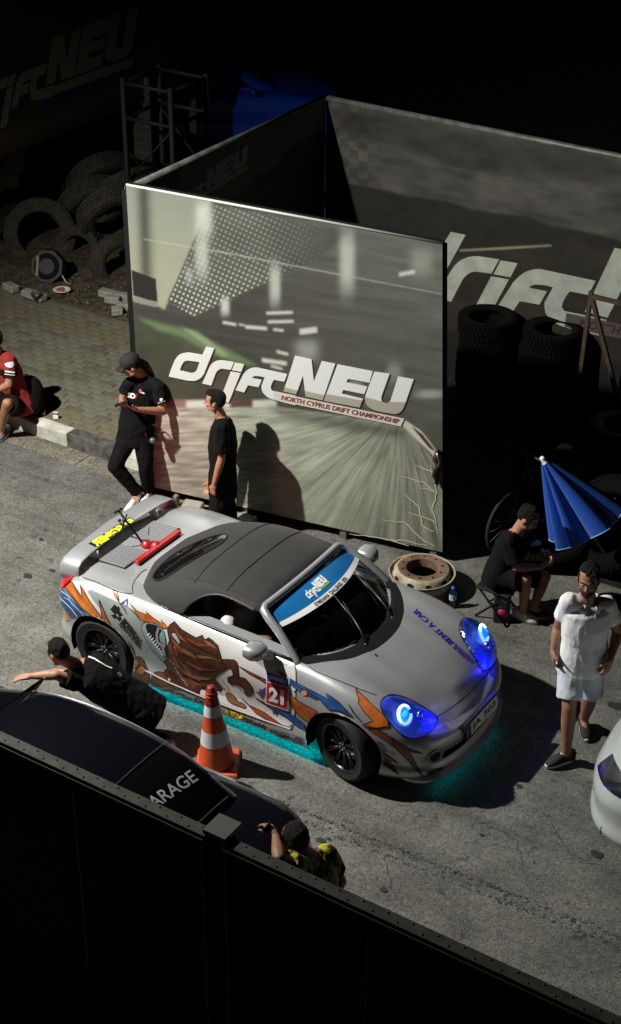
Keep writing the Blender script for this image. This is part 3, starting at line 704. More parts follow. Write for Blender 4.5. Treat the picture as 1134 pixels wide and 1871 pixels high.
text('lettering', 'RACING SCHOOL', *z0([(212, 590), (712, 405)]), (4, -17), NPL, BLUEL, brn, .012, .04)
for zz in (zA + .1, zB - .1): MB().tube([(NX - .10, yA, zz), (NX - .10, yB, zz)], .04, 8).build('rail', MATTE, brn)
ms = thing('lattice_mast', 'black lattice mast behind the top left corner of the big board', 'mast', (-4.6, 4.0, 0))
mxy = [on_z(p, 2.0) for p in ((243, 330), (286, 340), (330, 338))]
c0 = on_z((286, 335), 2.0); w_ = .34
cs = [(c0.x + a * w_ - .02, c0.y + b * w_ + .25) for a, b in ((-1, -1), (1, -1), (1, 1), (-1, 1))]
for i, (a, b) in enumerate(cs): MB().tube([(a, b, .1), (a, b, 3.2)], .034, 6).build('upright', mat('mast_paint', (.003, .003, .003), .7, spec=.2), ms)
for zz in (.4, 1.2, 2.0, 2.75, 3.15):
    for i in range(4): MB().tube([(*cs[i], zz), (*cs[(i + 1) % 4], zz)], .024, 6).build('rung', bpy.data.materials['mast_paint'], ms)
for zz in (.4, 1.2, 2.0):
    for a_, b_ in ((0, 1), (2, 3)): MB().tube([(*cs[a_], zz), (*cs[b_], zz + .7)], .014, 5).build('brace', bpy.data.materials['mast_paint'], ms)
# pale shutters / panels seen through the mast
PALE = mat('dull_pale_panel', (.10, .095, .075), .8, var=.4, vs=20)
for px_, h_, w2 in ((262, 1.2, .30), (352, .9, .2)):
    p = on_z((px_, 330 if px_ < 300 else 275), 1.0); o = thing('slatted_shutter', 'pale slatted shutter leaning behind the mast' if px_ < 300 else 'narrow pale shutter right of the mast by the blue car', 'shutter', (p.x - .7, p.y + .9, 0))
    MB().box((p.x - .7, p.y + .9, .9 + h_ / 2), (w2, .03, h_)).build('frame', PALE, o, smooth=False)
    for q in range(9): MB().box((p.x - .7, p.y + .878, .95 + h_ * q / 9.2), (w2 - .04, .02, h_ / 14), Matrix.Rotation(.3, 3, 'X')).build('slat', PALE, o, smooth=False)

# ------------------------------------------------------------ barrier in front, near the camera
BY, BZ = -4.05, 2.4
BAR = mat('black_sheet_metal', (.004, .004, .0045), .75, spec=.15); CAPM = mat('grey_cap_rail', (.075, .08, .07), .55, .2, var=.4, vs=12); EDGE = mat('worn_steel_edge', (.05, .045, .03), .6)
xa, xb = on_z((393, 1512), BZ).x, on_z((428, 1528), BZ).x
for i, (x0, x1, lab) in enumerate(((-4.0, xa, 'black sheet barrier panel at lower left, left of the grey post'), (xb, 7.5, 'black sheet barrier panel at lower right, right of the grey post'))):
    t = thing('barrier', lab, 'barrier', ((x0 + x1) / 2, BY, 0))
    MB().box(((x0 + x1) / 2, BY - .03, BZ / 2), (x1 - x0, .05, BZ)).build('sheet', BAR, t, smooth=False)
    MB().box(((x0 + x1) / 2, BY - .03, BZ + .012), (x1 - x0 + .01, .075, .02)).build('cap_rail', CAPM, t, smooth=False)
    MB().box(((x0 + x1) / 2, BY - .0735, BZ - .012), (x1 - x0, .01, .02)).build('lip', EDGE, t, smooth=False)
    MB().box((x1 - .012 if i == 0 else x0 + .012, BY - .063, BZ / 2 - .02), (.012, .012, BZ - .06)).build('edge_trim', EDGE, t, smooth=False)
    for q in range(3):
        xx = x0 + (x1 - x0) * (q + .55) / 3; MB().box((xx, BY - .058, BZ / 2 - .05), (.01, .006, BZ - .1)).build('seam', BLACK, t, smooth=False)
    rv = MB(); n_ = int((x1 - x0) / .075)
    for q in range(n_): rv.lathe([(.0, .006), (.006, .004), (.008, 0)], (x0 + .04 + q * .075, BY - .03 + (.018 if q % 2 else -.018), BZ + .022), 6)
    rv.build('rivets', BLACK, t)['kind'] = 'stuff'
t = thing('barrier_post', 'square grey post between the two black barrier panels', 'post', ((xa + xb) / 2, BY, 0))
MB().box(((xa + xb) / 2, BY + .02, (BZ + .03) / 2), (xb - xa - .02, .10, BZ + .03)).build('upright', BAR, t, smooth=False)
MB().box(((xa + xb) / 2, BY + .02, BZ + .045), (xb - xa + .02, .16, .03)).build('cap', mat('grey_post_cap', (.12, .12, .12), .6), t, smooth=False)

# ------------------------------------------------------------ car bodies
def catmull(pts, k=8):
    P = [Vector((*p, 0)) if len(p) == 2 else Vector(p) for p in pts]; out = []
    for i in range(len(P) - 1):
        a = P[i - 1] if i else Vector((P[1].x, -P[1].y, 0)); b, c = P[i], P[i + 1]; d = P[i + 2] if i + 2 < len(P) else Vector((P[-2].x, -P[-2].y, 0))
        for j in range(k):
            t = j / k; out.append(.5 * ((2 * b) + (c - a) * t + (2 * a - 5 * b + 4 * c - d) * t * t + (3 * b - a - 3 * c + d) * t ** 3))
    out.append(P[-1]); return out
def interp(x, tab):
    xs = [t[0] for t in tab]; ys = [t[1] for t in tab]
    if xs[0] > xs[-1]: xs = xs[::-1]; ys = ys[::-1]
    if x <= xs[0]: return ys[0]
    if x >= xs[-1]: return ys[-1]
    for i in range(len(xs) - 1):
        if x <= xs[i + 1]:      # monotone-ish cubic
            x0, x1 = xs[i], xs[i + 1]; y0, y1 = ys[i], ys[i + 1]; h = x1 - x0; t = (x - x0) / h
            m0 = (ys[i + 1] - ys[i - 1]) / (xs[i + 1] - xs[i - 1]) if i else (y1 - y0) / h
            m1 = (ys[i + 2] - ys[i]) / (xs[i + 2] - xs[i]) if i + 2 < len(xs) else (y1 - y0) / h
            return (2 * t ** 3 - 3 * t * t + 1) * y0 + (t ** 3 - 2 * t * t + t) * h * m0 + (-2 * t ** 3 + 3 * t * t) * y1 + (t ** 3 - t * t) * h * m1
def shell(name, half, zb, zs, prof, zc, mt, parent, step=.03, nv=18, nt=13, crest=None, arches=(), hole=None, cut=None, spine=(1.35, .72, -1.5, .8), pw=2.2):
    H = catmull(half, 14); q = [H[0]]; acc = 0                     # even spacing along the half outline
    for a, b in zip(H[:-1], H[1:]):
        d = (b - a).length; acc += d
        while acc >= step: acc -= step; q.append(b - (b - a).normalized() * acc)
    if (q[-1] - H[-1]).length < step * .5: q[-1] = H[-1]
    else: q.append(H[-1])
    H = q; loop = [Vector((p.x, -p.y, 0)) for p in H] + [Vector((p.x, p.y, 0)) for p in reversed(H[1:-1])]
    n = len(loop); V = []; F = []; m = nv + nt
    for i in range(n):
        p = loop[i]; t = (loop[(i + 1) % n] - loop[i - 1]).normalized(); nrm = Vector((-t.y, t.x, 0))
        if nrm.dot(p) < 0: nrm = -nrm
        b, s = zb(p.x), zs(p.x)
        for k in range(nv):
            v = k / (nv - 1); V.append(Vector((p.x, p.y, b + (s - b) * v)) - nrm * interp(v, prof))
        S = V[-1].copy(); tx = S.x
        if S.x > spine[0]: tx = spine[0] + (S.x - spine[0]) * spine[1]
        if S.x < spine[2]: tx = spine[2] + (S.x - spine[2]) * spine[3]
        for k in range(1, nt + 1):
            u = k / nt; x = S.x + (tx - S.x) * u; y = S.y * (1 - u)
            z = S.z + (zc(x) - S.z) * (1 - (1 - u) ** pw) + (crest(x, abs(y)) if crest else 0)
            V.append(Vector((x, y, z)))
    for i in range(n):
        j = (i + 1) % n
        for k in range(m - 1): F.append((i * m + k, j * m + k, j * m + k + 1, i * m + k + 1))
    bm = bmesh.new(); vs = [bm.verts.new(v) for v in V]
    for f in F:
        try: bm.faces.new([vs[a] for a in f])
        except ValueError: pass
    bmesh.ops.remove_doubles(bm, verts=bm.verts, dist=.0008)
    dead = []
    for f in bm.faces:
        c = f.calc_center_median()
        if hole and hole(c): dead.append(f); continue
        if cut and cut(c): dead.append(f); continue
        for ax, az, r, ymin in arches:
            if abs(c.y) > ymin and all(math.hypot(v.co.x - ax, v.co.z - az) < r for v in f.verts): dead.append(f); break
    bmesh.ops.delete(bm, geom=dead, context='FACES')
    for v in bm.verts:
        for ax, az, r, ymin in arches:
            d = math.hypot(v.co.x - ax, v.co.z - az)
            if abs(v.co.y) > ymin and d < r:
                k = r / max(d, 1e-4); v.co.x = ax + (v.co.x - ax) * k; v.co.z = az + (v.co.z - az) * k
    bmesh.ops.dissolve_degenerate(bm, edges=bm.edges, dist=.0005)
    bmesh.ops.recalc_face_normals(bm, faces=bm.faces)
    return from_bm(name, bm, mt, parent, True)

# ---- a wheel: tyre, spoked rim, disc; axis along y, outer face towards -y
def make_wheel(parent, c, R=.30, w=.20, rimr=.215, spokes=10, steer=0, side=-1, rimmt=None, tyremt=None, out=0.0):
    rot = Matrix.Rotation(steer, 3, 'Z') @ Matrix.Rotation(PI / 2 * (1 if side < 0 else -1), 3, 'X')   # local z -> outwards
    h = w / 2; rimmt = rimmt or GLOSSRIM; tyremt = tyremt or TYREB
    wh = MB(); wh.lathe([(rimr, -h * .9), (R - .03, -h), (R - .008, -h * .8), (R, -h * .55), (R, h * .55), (R - .008, h * .8), (R - .03, h), (rimr, h * .9)], c, 40, rot)
    o = wh.build('wheel', tyremt, parent); sharp(o, 50)
    r = MB(); r.lathe([(rimr + .004, h * .93), (rimr - .012, h * .95), (rimr - .02, h * .55), (rimr - .03, -h * .8), (rimr + .004, -h * .9)], c, 40, rot)
    r.lathe([(.0, h * .62), (.035, h * .62), (.045, h * .5), (.05, h * .2), (.0, h * .2)], c, 20, rot)
    for k in range(spokes):
        a = 2 * PI * k / spokes
        for da in (-.09, .09):
            p0 = Vector((.035 * math.cos(a), .035 * math.sin(a), h * .5)); p1 = Vector(((rimr - .015) * math.cos(a + da), (rimr - .015) * math.sin(a + da), h * .72))
            r.tube([Vector(c) + rot @ p0, Vector(c) + rot @ p0.lerp(p1, .5) , Vector(c) + rot @ p1], [.012, .009, .010], 5)
    rm = r.build('rim', rimmt, o)
    d = MB(); d.lathe([(.0, -h * .1), (rimr * .72, -h * .1), (rimr * .72, -h * .22), (0, -h * .22)], c, 28, rot); d.build('brake_disc', STEEL, o)
    nb = MB()
    for k in range(5):
        a = 2 * PI * k / 5; nb.lathe([(0, h * .66), (.008, h * .66), (.009, h * .5)], Vector(c) + rot @ Vector((.028 * math.cos(a), .028 * math.sin(a), 0)), 6, rot)
    nb.build('lug_nuts', STEEL, o)
    return o
GLOSSRIM = mat('black_rim', (.007, .007, .008), .35, .2, coat=.2)
TYREB = mat('road_tyre', (.007, .007, .007), .8, bump=.2, bs=80)

# ------------------------------------------------------------ the silver convertible
car = thing('sports_car', 'silver two seat convertible with flame livery, number 21 and glowing blue headlights', 'car', (0, 0, 0))
HALF = [(1.985, 0), (1.978, .2), (1.95, .38), (1.90, .54), (1.82, .665), (1.70, .755), (1.52, .815), (1.3, .845), (1.1, .848), (.9, .838), (.6, .828), (.2, .822), (-.3, .83), (-.7, .848), (-1.0, .865), (-1.25, .868), (-1.5, .85), (-1.68, .80), (-1.80, .69), (-1.87, .5), (-1.9, .25), (-1.905, 0)]
ZS = [(1.99, .50), (1.9, .545), (1.8, .60), (1.7, .66), (1.5, .755), (1.2, .825), (.9, .862), (.6, .878), (0, .885), (-.5, .90), (-.9, .915), (-1.3, .90), (-1.6, .855), (-1.8, .80), (-1.91, .76)]
ZB = [(1.99, .15), (1.6, .15), (.86, .125), (-.85, .115), (-1.5, .2), (-1.91, .24)]
ZC = [(1.95, .555), (1.85, .60), (1.7, .672), (1.5, .752), (1.2, .832), (1.0, .868), (.6, .90), (-.6, .91), (-1.0, .93), (-1.3, .925), (-1.6, .90), (-1.8, .86), (-1.91, .80)]
PROF = [(0, .035), (.07, .004), (.18, .0), (.28, .022), (.42, .018), (.62, .002), (.74, .006), (.86, .030), (.94, .062), (1, .105)]
def crest(x, y):
    c = .026 * math.exp(-((y - .60) / .09) ** 2) * max(0, min(1, (x - .7) / .4)) * max(0, min(1, (1.85 - x) / .3))
    c += .010 * math.exp(-((y - .30) / .05) ** 2) * max(0, min(1, (x - .8) / .3)) * max(0, min(1, (1.75 - x) / .5))
    c += .02 * math.exp(-((y - .58) / .10) ** 2) * max(0, min(1, (-.8 - x) / .3)) * max(0, min(1, (x + 1.8) / .3))
    return c
def base_x(y): return 1.0 - .30 * (abs(y) / .70) ** 2.2          # where the glass meets the cowl
def cabin(c): return abs(c.y) < .60 and -.62 < c.x < base_x(c.y) - .05 and c.z > .80
def grille(c): return c.x > 1.80 and abs(c.y) < .47 and .262 < c.z < .345
body = shell('body', HALF, lambda x: interp(x, ZB), lambda x: interp(x, ZS), PROF, lambda x: interp(x, ZC), SILVER, car, .028, 24, 18, crest, ((1.20, .30, .345, .5), (-1.225, .30, .352, .5)), cabin, grille)
BV = BVHTree.FromObject(body, bpy.context.evaluated_depsgraph_get()); S = Surf(BV)
# dark liners: wheel wells, floor, grille mesh
lin_ = MB()
for ax, r in ((1.20, .343), (-1.225, .35)):
    for sd in (-1, 1):
        n = 22; P = []
        for k in range(n + 1):
            a = -.35 + (PI + .7) * k / n
            for yy in (.835, .50): P.append((ax + r * math.cos(a), sd * yy, .30 + r * math.sin(a)))
        lin_.add(P, [(2 * k, 2 * k + 1, 2 * k + 3, 2 * k + 2) for k in range(n)])
        lin_.add([(ax + r * math.cos(2 * PI * k / 24), sd * .5, .30 + r * math.sin(2 * PI * k / 24)) for k in range(24)], [tuple(range(24))])
lin_.box((0, 0, .17), (3.2, 1.2, .02)); lin_.box((1.72, 0, .30), (.02, 1.1, .2)); lin_.box((0, 0, .19), (1.6, 1.5, .02))
lin_.build('underbody', MATTE, car, smooth=False)
gm = MB()
for zz in (.275, .30, .325): gm.tube([(1.90 - .35 * (y / .6) ** 2 * .6, y, zz) for y in np.linspace(-.47, .47, 13)], .006, 5)
gm.build('grille', BLACK, car)
lipm = MB(); rows = []
for p in catmull(HALF[:6], 6):                     # low front splitter lip
    rows.append(p)
Pl = []
full = [Vector((p.x, -p.y, 0)) for p in reversed(rows)] + rows[1:]
for p in full:
    d = Vector((p.x - 1.0, p.y, 0)).normalized(); p = p - d * (.09 * max(0, (abs(p.y) - .60) / .15) ** 2)
    for o_, z in ((-.05, .155), (.0, .16), (.022, .150), (.022, .128), (-.05, .120)): Pl.append((p.x + d.x * o_, p.y + d.y * o_, z))
lipm.add(Pl, [(i * 5 + k, (i + 1) * 5 + k, (i + 1) * 5 + k + 1, i * 5 + k + 1) for i in range(len(full) - 1) for k in range(4)])
sharp(lipm.build('front_lip', SILVER, car), 40)
for sd in ():
    m = MB(); m.loft([(Vector((x, sd * .785, .145)), .030, .022, Vector((0, 1, 0)), Vector((0, 0, 1))) for x in (.83, .4, 0, -.4, -.84)], 10, True, 4); m.build('side_sill', SILVER, car)
# wheels
make_wheel(car, (1.20, -.745, .30), steer=-.28)
make_wheel(car, (1.20, .745, .30), steer=-.28, side=1)
make_wheel(car, (-1.225, -.755, .302), R=.302)
make_wheel(car, (-1.225, .755, .302), R=.302, side=1)
# windscreen: glass, frame, banner
def ws(u, v, o=0.0):              # u -1..1 across, v 0 header .. 1 cowl
    yt, yb = .585 * u, .695 * u
    xt = .325 - .035 * u * u; xb = base_x(yb)
    zt = 1.150 - .012 * u * u; zb_ = .868 - .03 * u * u
    p = Vector((xt + (xb - xt) * v, yt + (yb - yt) * v, zt + (zb_ - zt) * v)) + Vector((.35, 0, .9)) * (.035 * math.sin(PI * v) * (1 - .3 * u * u))
    return p + Vector((.42, 0, .9)) * o
def ws_patch(name, u0, u1, v0, v1, o, mt, parent, nu=20, nv=8):
    V = [ws(u0 + (u1 - u0) * i / nu, v0 + (v1 - v0) * j / nv, o) for j in range(nv + 1) for i in range(nu + 1)]
    return mk(name, V, [(j * (nu + 1) + i, (j + 1) * (nu + 1) + i, (j + 1) * (nu + 1) + i + 1, j * (nu + 1) + i + 1) for j in range(nv) for i in range(nu)], mt, parent)
GLASS = glass('dark_windscreen_glass', (.42, .48, .46))
wsc = ws_patch('windscreen', -1, 1, 0, 1, 0, GLASS, car, 24, 12)
BLUE = mat('blue_banner', (.010, .150, .42), .35, var=.25, vs=3, coat=.3)
banner = ws_patch('sun_strip', -.965, .965, .035, .285, .004, BLUE, wsc)
ws_patch('white_band', -.965, .965, .285, .365, .0045, WHITE, wsc)
def ws_text(s, u0, u1, v0, v1, mt, o, bold=.03):
    V, F = text_mesh(s, bold); mk('lettering', [ws(u0 + (u1 - u0) * a, v0 + (v1 - v0) * b, o) for a, b in V], F, mt, wsc)
ws_text('GYMKHANA  CHALLENGE - 2025', -.36, .42, .350, .300, INK, .008)
def ws_logo():
    pts = [p for o, h in LOGO.values() for p in o]; sx0 = min(p[0] for p in pts); sx1 = max(p[0] for p in pts)
    fl_ = lambda p: ((p[0] - sx0) / (sx1 - sx0), (p[1] - .205 * (p[0] - sx0)))
    ys = [fl_(p)[1] for p in pts]; y0, y1 = min(ys), max(ys)
    for k, (o, h) in LOGO.items():
        V, F = tri_poly([fl_(p) for p in o], 0, [[fl_(p) for p in h]] if h else ())
        mk('logo_letter', [ws(-.33 + .52 * a, .075 + .19 * (b - y0) / (y1 - y0), .008) for a, b in V], [tuple(reversed(f)) for f in F], WHITE if k != 'bar' else mat('green_logo_bar', (.2, .42, .08), .4), wsc)
ws_logo()
fm = MB(); L0 = [ws(-1, v, .004) + Vector((0, -.012, .004)) for v in np.linspace(1.06, 0, 9)]; L1 = [ws(1, v, .004) + Vector((0, .012, .004)) for v in np.linspace(0, 1.06, 9)]; TP = [ws(u, -.045, .006) for u in np.linspace(-.93, .93, 13)]
path = L0[:-1] + [ws(-1, -.01, .006) + Vector((0, 0.002, 0))] + TP + [ws(1, -.01, .006) - Vector((0, .002, 0))] + L1[1:]
fm.tube(path, [.036] * 8 + [.036] * 15 + [.036] * 8, 10); frame = fm.build('windscreen_frame', SILVER, car)
fb = MB(); fb.tube([ws(-.985, v, .003) for v in np.linspace(1, .03, 9)] + [ws(u, .012, .004) for u in np.linspace(-.95, .95, 11)] + [ws(.985, v, .003) for v in np.linspace(.03, 1, 9)], .009, 6); fb.build('windscreen_seal', BLACK, wsc)
# cowl, wipers
cowl = []
NU = 24
for j in range(5):
    for i in range(NU + 1):
        u = -1 + 2 * i / NU; y = .70 * u; x = base_x(y) - .05 + (.05 + .12 - .05 * abs(u) ** 3) * j / 4
        h = BV.ray_cast(Vector((x, y, 2)), Vector((0, 0, -1))); z = h[0].z if h[0] else .85
        cowl.append((x, y, max(z + .004, .0) if h[0] else ws(u, 1).z - .01))
mk('cowl', cowl, [(j * (NU + 1) + i, (j + 1) * (NU + 1) + i, (j + 1) * (NU + 1) + i + 1, j * (NU + 1) + i + 1) for j in range(4) for i in range(NU)], MATTE, car)
for u0, v0, u1, v1 in ((-.28, 1.05, -.02, .50), (.36, 1.05, .60, .52)):
    w_ = MB(); w_.tube([ws(u0, v0, .02), ws(u0 * .7 + u1 * .3, v0 * .7 + v1 * .3, .03), ws(u1, v1, .018)], [.012, .008, .005], 6)
    a = ws(u0 * .55 + u1 * .45 - .03, v0 * .55 + v1 * .45 + .22, .012); b = ws(u1 + .02, v1 - .16, .012)
    w_.tube([a, a.lerp(b, .5) + Vector((0, 0, .006)), b], .006, 5); w_.tube([ws(u0, v0, -.01), ws(u0, v0, .03)], .016, 8)
    w_.build('wiper', mat('wiper_black', (.02, .02, .02), .35) if 'wiper_black' not in bpy.data.materials else bpy.data.materials['wiper_black'], car)
# soft top
FAB = mat('charcoal_soft_top', (.015, .015, .0155), .8, var=.25, vs=5, bump=.18, bs=8, sheen=.15)
TOPX = [.30, .16, 0, -.10, -.22, -.34, -.46, -.56, -.66, -.76, -.86, -.94, -1.02, -1.08]
TZC = [(.31, 1.162), (.1, 1.205), (-.15, 1.222), (-.35, 1.215), (-.55, 1.175), (-.75, 1.105), (-.95, 1.00), (-1.1, .925)]
TYR = [(.31, .585), (0, .565), (-.3, .565), (-.6, .57), (-.8, .56), (-.95, .48), (-1.08, .20)]
TZR = [(.31, 1.125), (0, 1.15), (-.3, 1.14), (-.55, 1.09), (-.75, 1.03), (-.95, .965), (-1.1, .925)]
V = []; F = []; nt_ = 14; nd = 8
def low_edge(x):                  # lower edge of the cloth: window opening, then the deck line
    if x > -.06: return 0.05
    if x > -.42: t = (-.06 - x) / .36; return .05 + .95 * (1 - math.sqrt(max(0, 1 - t ** 2.2)))
    return 1.0
TOPX = sorted(set(TOPX + [-.26, -.30, -.37, -.39, -.41, -.425, -.15]), reverse=True)
for x in TOPX:
    zc_, yr, zr = interp(x, TZC), interp(x, TYR), interp(x, TZR); le = low_edge(x); row = []
    yb_ = .72 if x > -.62 else interp(x, [(-.62, .72), (-.8, .67), (-.95, .56), (-1.08, .24)]); zb2 = .905 if x > -.9 else .92
    half = []
    for k in range(nt_ + 1):
        u = k / nt_; half.append(Vector((x, yr * u, zc_ + (zr - zc_) * u ** 3.2)))
    for k in range(1, nd + 1):
        t = le * k / nd; b = Vector((x, yb_, zb2)); a = half[nt_]; half.append(a.lerp(b, t) + Vector((0, .018 * math.sin(PI * t), 0)))
    row = [Vector((p.x, -p.y, p.z)) for p in reversed(half)] + half[1:]
    V += row
m_ = 2 * (nt_ + nd) + 1
for i in range(len(TOPX) - 1):
    for k in range(m_ - 1): F.append((i * m_ + k, (i + 1) * m_ + k, (i + 1) * m_ + k + 1, i * m_ + k + 1))
top = mk('soft_top', V, F, FAB, car); sm = top.modifiers.new('solid', 'SOLIDIFY'); sm.thickness = .012; sm.offset = -1
TB = BVHTree.FromObject(top, bpy.context.evaluated_depsgraph_get()); TS = Surf(TB)
SEAMC = mat('soft_top_seam', (.018, .018, .018), .8)
def top_seam(x, y0=-.60, y1=.60, r=.006):
    pts = []
    for y in np.linspace(y0, y1, 25):
        h = TB.ray_cast(Vector((x, y, 2)), Vector((0, 0, -1)))
        if h[0]: pts.append(h[0] + Vector((0, 0, .001)))
    MB().tube(pts, r, 6).build('seam', SEAMC, top)
top_seam(-.10); top_seam(-.42, -.56, .56); top_seam(.26, -.57, .57, .004)
for sd in (-1, 1):
    pts = []
    for x in np.linspace(.28, -.52, 20):
        h = TB.ray_cast(Vector((x, sd * interp(x, TYR) * .93, 2)), Vector((0, 0, -1)))
        if h[0]: pts.append(h[0])
    MB().tube(pts, .005, 6).build('seam', SEAMC, top)
    e = [Vector((x, sd * (.72 if x > -.62 else interp(x, [(-.62, .72), (-.8, .67), (-.95, .56), (-1.08, .24)])), (.908 if x > -.9 else .922))) for x in np.linspace(-.42, -1.075, 14)]
    MB().tube(e, .012, 6).build('edge_seal', BLACK, top)
    w_ = [Vector((x, 0, 0)) for x in np.linspace(.22, -.415, 26)]; pts = []
    for q in w_:
        x = q.x; yr, zr = interp(x, TYR), interp(x, TZR); t = low_edge(x); p = Vector((x, yr, zr)).lerp(Vector((x, .72, .905)), t) + Vector((0, .018 * math.sin(PI * t), 0)); pts.append((p.x, sd * (p.y + .004), p.z))
    MB().tube(pts, .011, 6).build('window_seal', BLACK, top)
# rear window set in the cloth
RWG = mat('rear_window_glass', (.006, .006, .006), .05, coat=1)
rw = zm(320, 960, 4.36)
v_, f_ = tri_poly(smooth_closed([(278, 1058), (283, 1045), (310, 1018), (350, 995), (395, 978), (418, 976), (408, 992), (372, 1012), (335, 1034), (300, 1058), (286, 1062)], 2), 5)
lay('rear_window', v_, f_, TS, RWG, top, .006)
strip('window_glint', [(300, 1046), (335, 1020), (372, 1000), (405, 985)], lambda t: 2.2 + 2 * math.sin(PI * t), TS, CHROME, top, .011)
strip('window_trim', smooth_closed([(278, 1058), (283, 1045), (310, 1018), (350, 995), (395, 978), (418, 976), (408, 992), (372, 1012), (335, 1034), (300, 1058), (286, 1062)], 2), 1.8, TS, BLACK, top, .009, True)
# interior
INT = mat('dark_interior', (.012, .014, .014), .7); SEAT = mat('grey_green_seat_cloth', (.13, .16, .145), .8, bump=.2, bs=60)
it = MB(); it.box((.1, 0, .30), (1.7, 1.25, .04)); it.box((-.62, 0, .6), (.05, 1.2, .6)); it.build('cabin_floor', INT, car, smooth=False)
da = MB(); da.loft([(Vector((.70, y, .74)), .20, .09, Vector((1, 0, 0)), Vector((0, 0, 1))) for y in np.linspace(-.62, .62, 9)], 14, True, 3); da.build('dashboard', INT, car)
hd = MB(); hd.ball((.60, -.32, .83), (.13, .20, .055)); hd.build('instrument_hood', SEAT, car)
for sd in (-1, 1):
    s_ = MB(); s_.loft([(Vector((.12, sd * .34, .46)), .23, .10, Vector((0, 1, 0)), Vector((0, 0, 1))), (Vector((-.22, sd * .34, .46)), .23, .09, Vector((0, 1, 0)), Vector((0, 0, 1)))], 16, True, 3)
    s_.loft([(Vector((-.26, sd * .34, .44)), .22, .09, Vector((0, 1, 0)), Vector((1, 0, 0))), (Vector((-.36, sd * .34, .78)), .22, .08, Vector((0, 1, 0)), Vector((1, 0, 0))), (Vector((-.42, sd * .34, .92)), .13, .06, Vector((0, 1, 0)), Vector((1, 0, 0))), (Vector((-.44, sd * .34, 1.06)), .12, .05, Vector((0, 1, 0)), Vector((1, 0, 0)))], 16, True, 3)
    s_.build('seat', SEAT, car)
sw_ = MB(); rot = Matrix.Rotation(-1.15, 3, 'Y')
sw_.lathe([(.175 + .014 * math.cos(a), .014 * math.sin(a)) for a in np.linspace(0, 2 * PI, 9)[:-1]], (.44, -.34, .80), 28, rot, True)
for a in (0, 2.1, 4.2): sw_.tube([(.44, -.34, .80), Vector((.44, -.34, .80)) + rot @ Vector((.17 * math.cos(a), .17 * math.sin(a), 0))], .012, 6)
sw_.build('steering_wheel', BLACK, car)
# belt trim under the side windows
for sd in (-1, 1):
    pts = [Vector((x, sd * (.722 + .006 * (x > .3)), .902 - .01 * (x + .45) )) for x in np.linspace(-.45, .66, 12)]
    MB().tube(pts, .012, 6).build('belt_trim', mat('belt_trim_black', (.02, .02, .02), .25) if sd < 0 else bpy.data.materials['belt_trim_black'], car)
# mirrors
MIRM = SILVER
for sd in (-1, 1):
    m = MB(); m.loft([(Vector((.33, sd * .865, .955)), .085, .055, Vector((0, 1, 0)), Vector((0, 0, 1))), (Vector((.40, sd * .865, .955)), .095, .066, Vector((0, 1, 0)), Vector((0, 0, 1))), (Vector((.46, sd * .858, .95)), .075, .052, Vector((0, 1, 0)), Vector((0, 0, 1))), (Vector((.49, sd * .85, .945)), .035, .025, Vector((0, 1, 0)), Vector((0, 0, 1)))], 18, True, 3)
    m.tube([(.42, sd * .83, .93), (.46, sd * .80, .90), (.48, sd * .76, .865)], [.035, .030, .034], 10)
    o = m.build('mirror', MIRM, car); sharp(o, 50)
    g = MB(); g.loft([(Vector((.326, sd * .865, .955)), .075, .046, Vector((0, 1, 0)), Vector((0, 0, 1))), (Vector((.329, sd * .865, .955)), .075, .046, Vector((0, 1, 0)), Vector((0, 0, 1)))], 18, True, 3); g.build('mirror_glass', CHROME, o)
# headlights
z5_ = zm(700, 1230, 4.36); zh = zm(540, 1240, 4.36)
HL = smooth_closed(zh([(668, 210), (690, 165), (720, 140), (775, 128), (870, 150), (970, 200), (1060, 255), (1125, 305), (1128, 335), (1100, 400), (1050, 445), (970, 480), (890, 472), (820, 430), (760, 365), (700, 285)]), 2)
HOUS = mat('lamp_reflector', (.42, .44, .62), .35, .1, coat=.3, var=.3, vs=30); LENS = glass('blue_tinted_lamp_lens', (.30, .34, 1.0)); RIMD = mat('lamp_seal', (.015, .015, .016), .4)  # the lamp's blue light is put into the tint of the lens
RING = mat('lit_halo_ring', (.7, .9, 1), .3, emit=(.50, .90, 1.0), es=2.2); CORE = mat('cyan_lamp_core', (.05, .5, .7), .2, emit=(.02, .42, .85), es=1.1)
hl_c = []
def solid_ring(c, n, a, b, w, mt, parent, nm, u=None, arc=(0, 2 * PI)):
    n = n.normalized(); sx_ = Vector((0, 0, 1)).cross(n).normalized() if u is None else u; sy_ = n.cross(sx_)
    pts = [c + sx_ * (a * math.cos(t)) + sy_ * (b * math.sin(t)) for t in np.linspace(arc[0], arc[1], 40)]
    return MB().tube(pts, w, 8, True).build(nm, mt, parent)
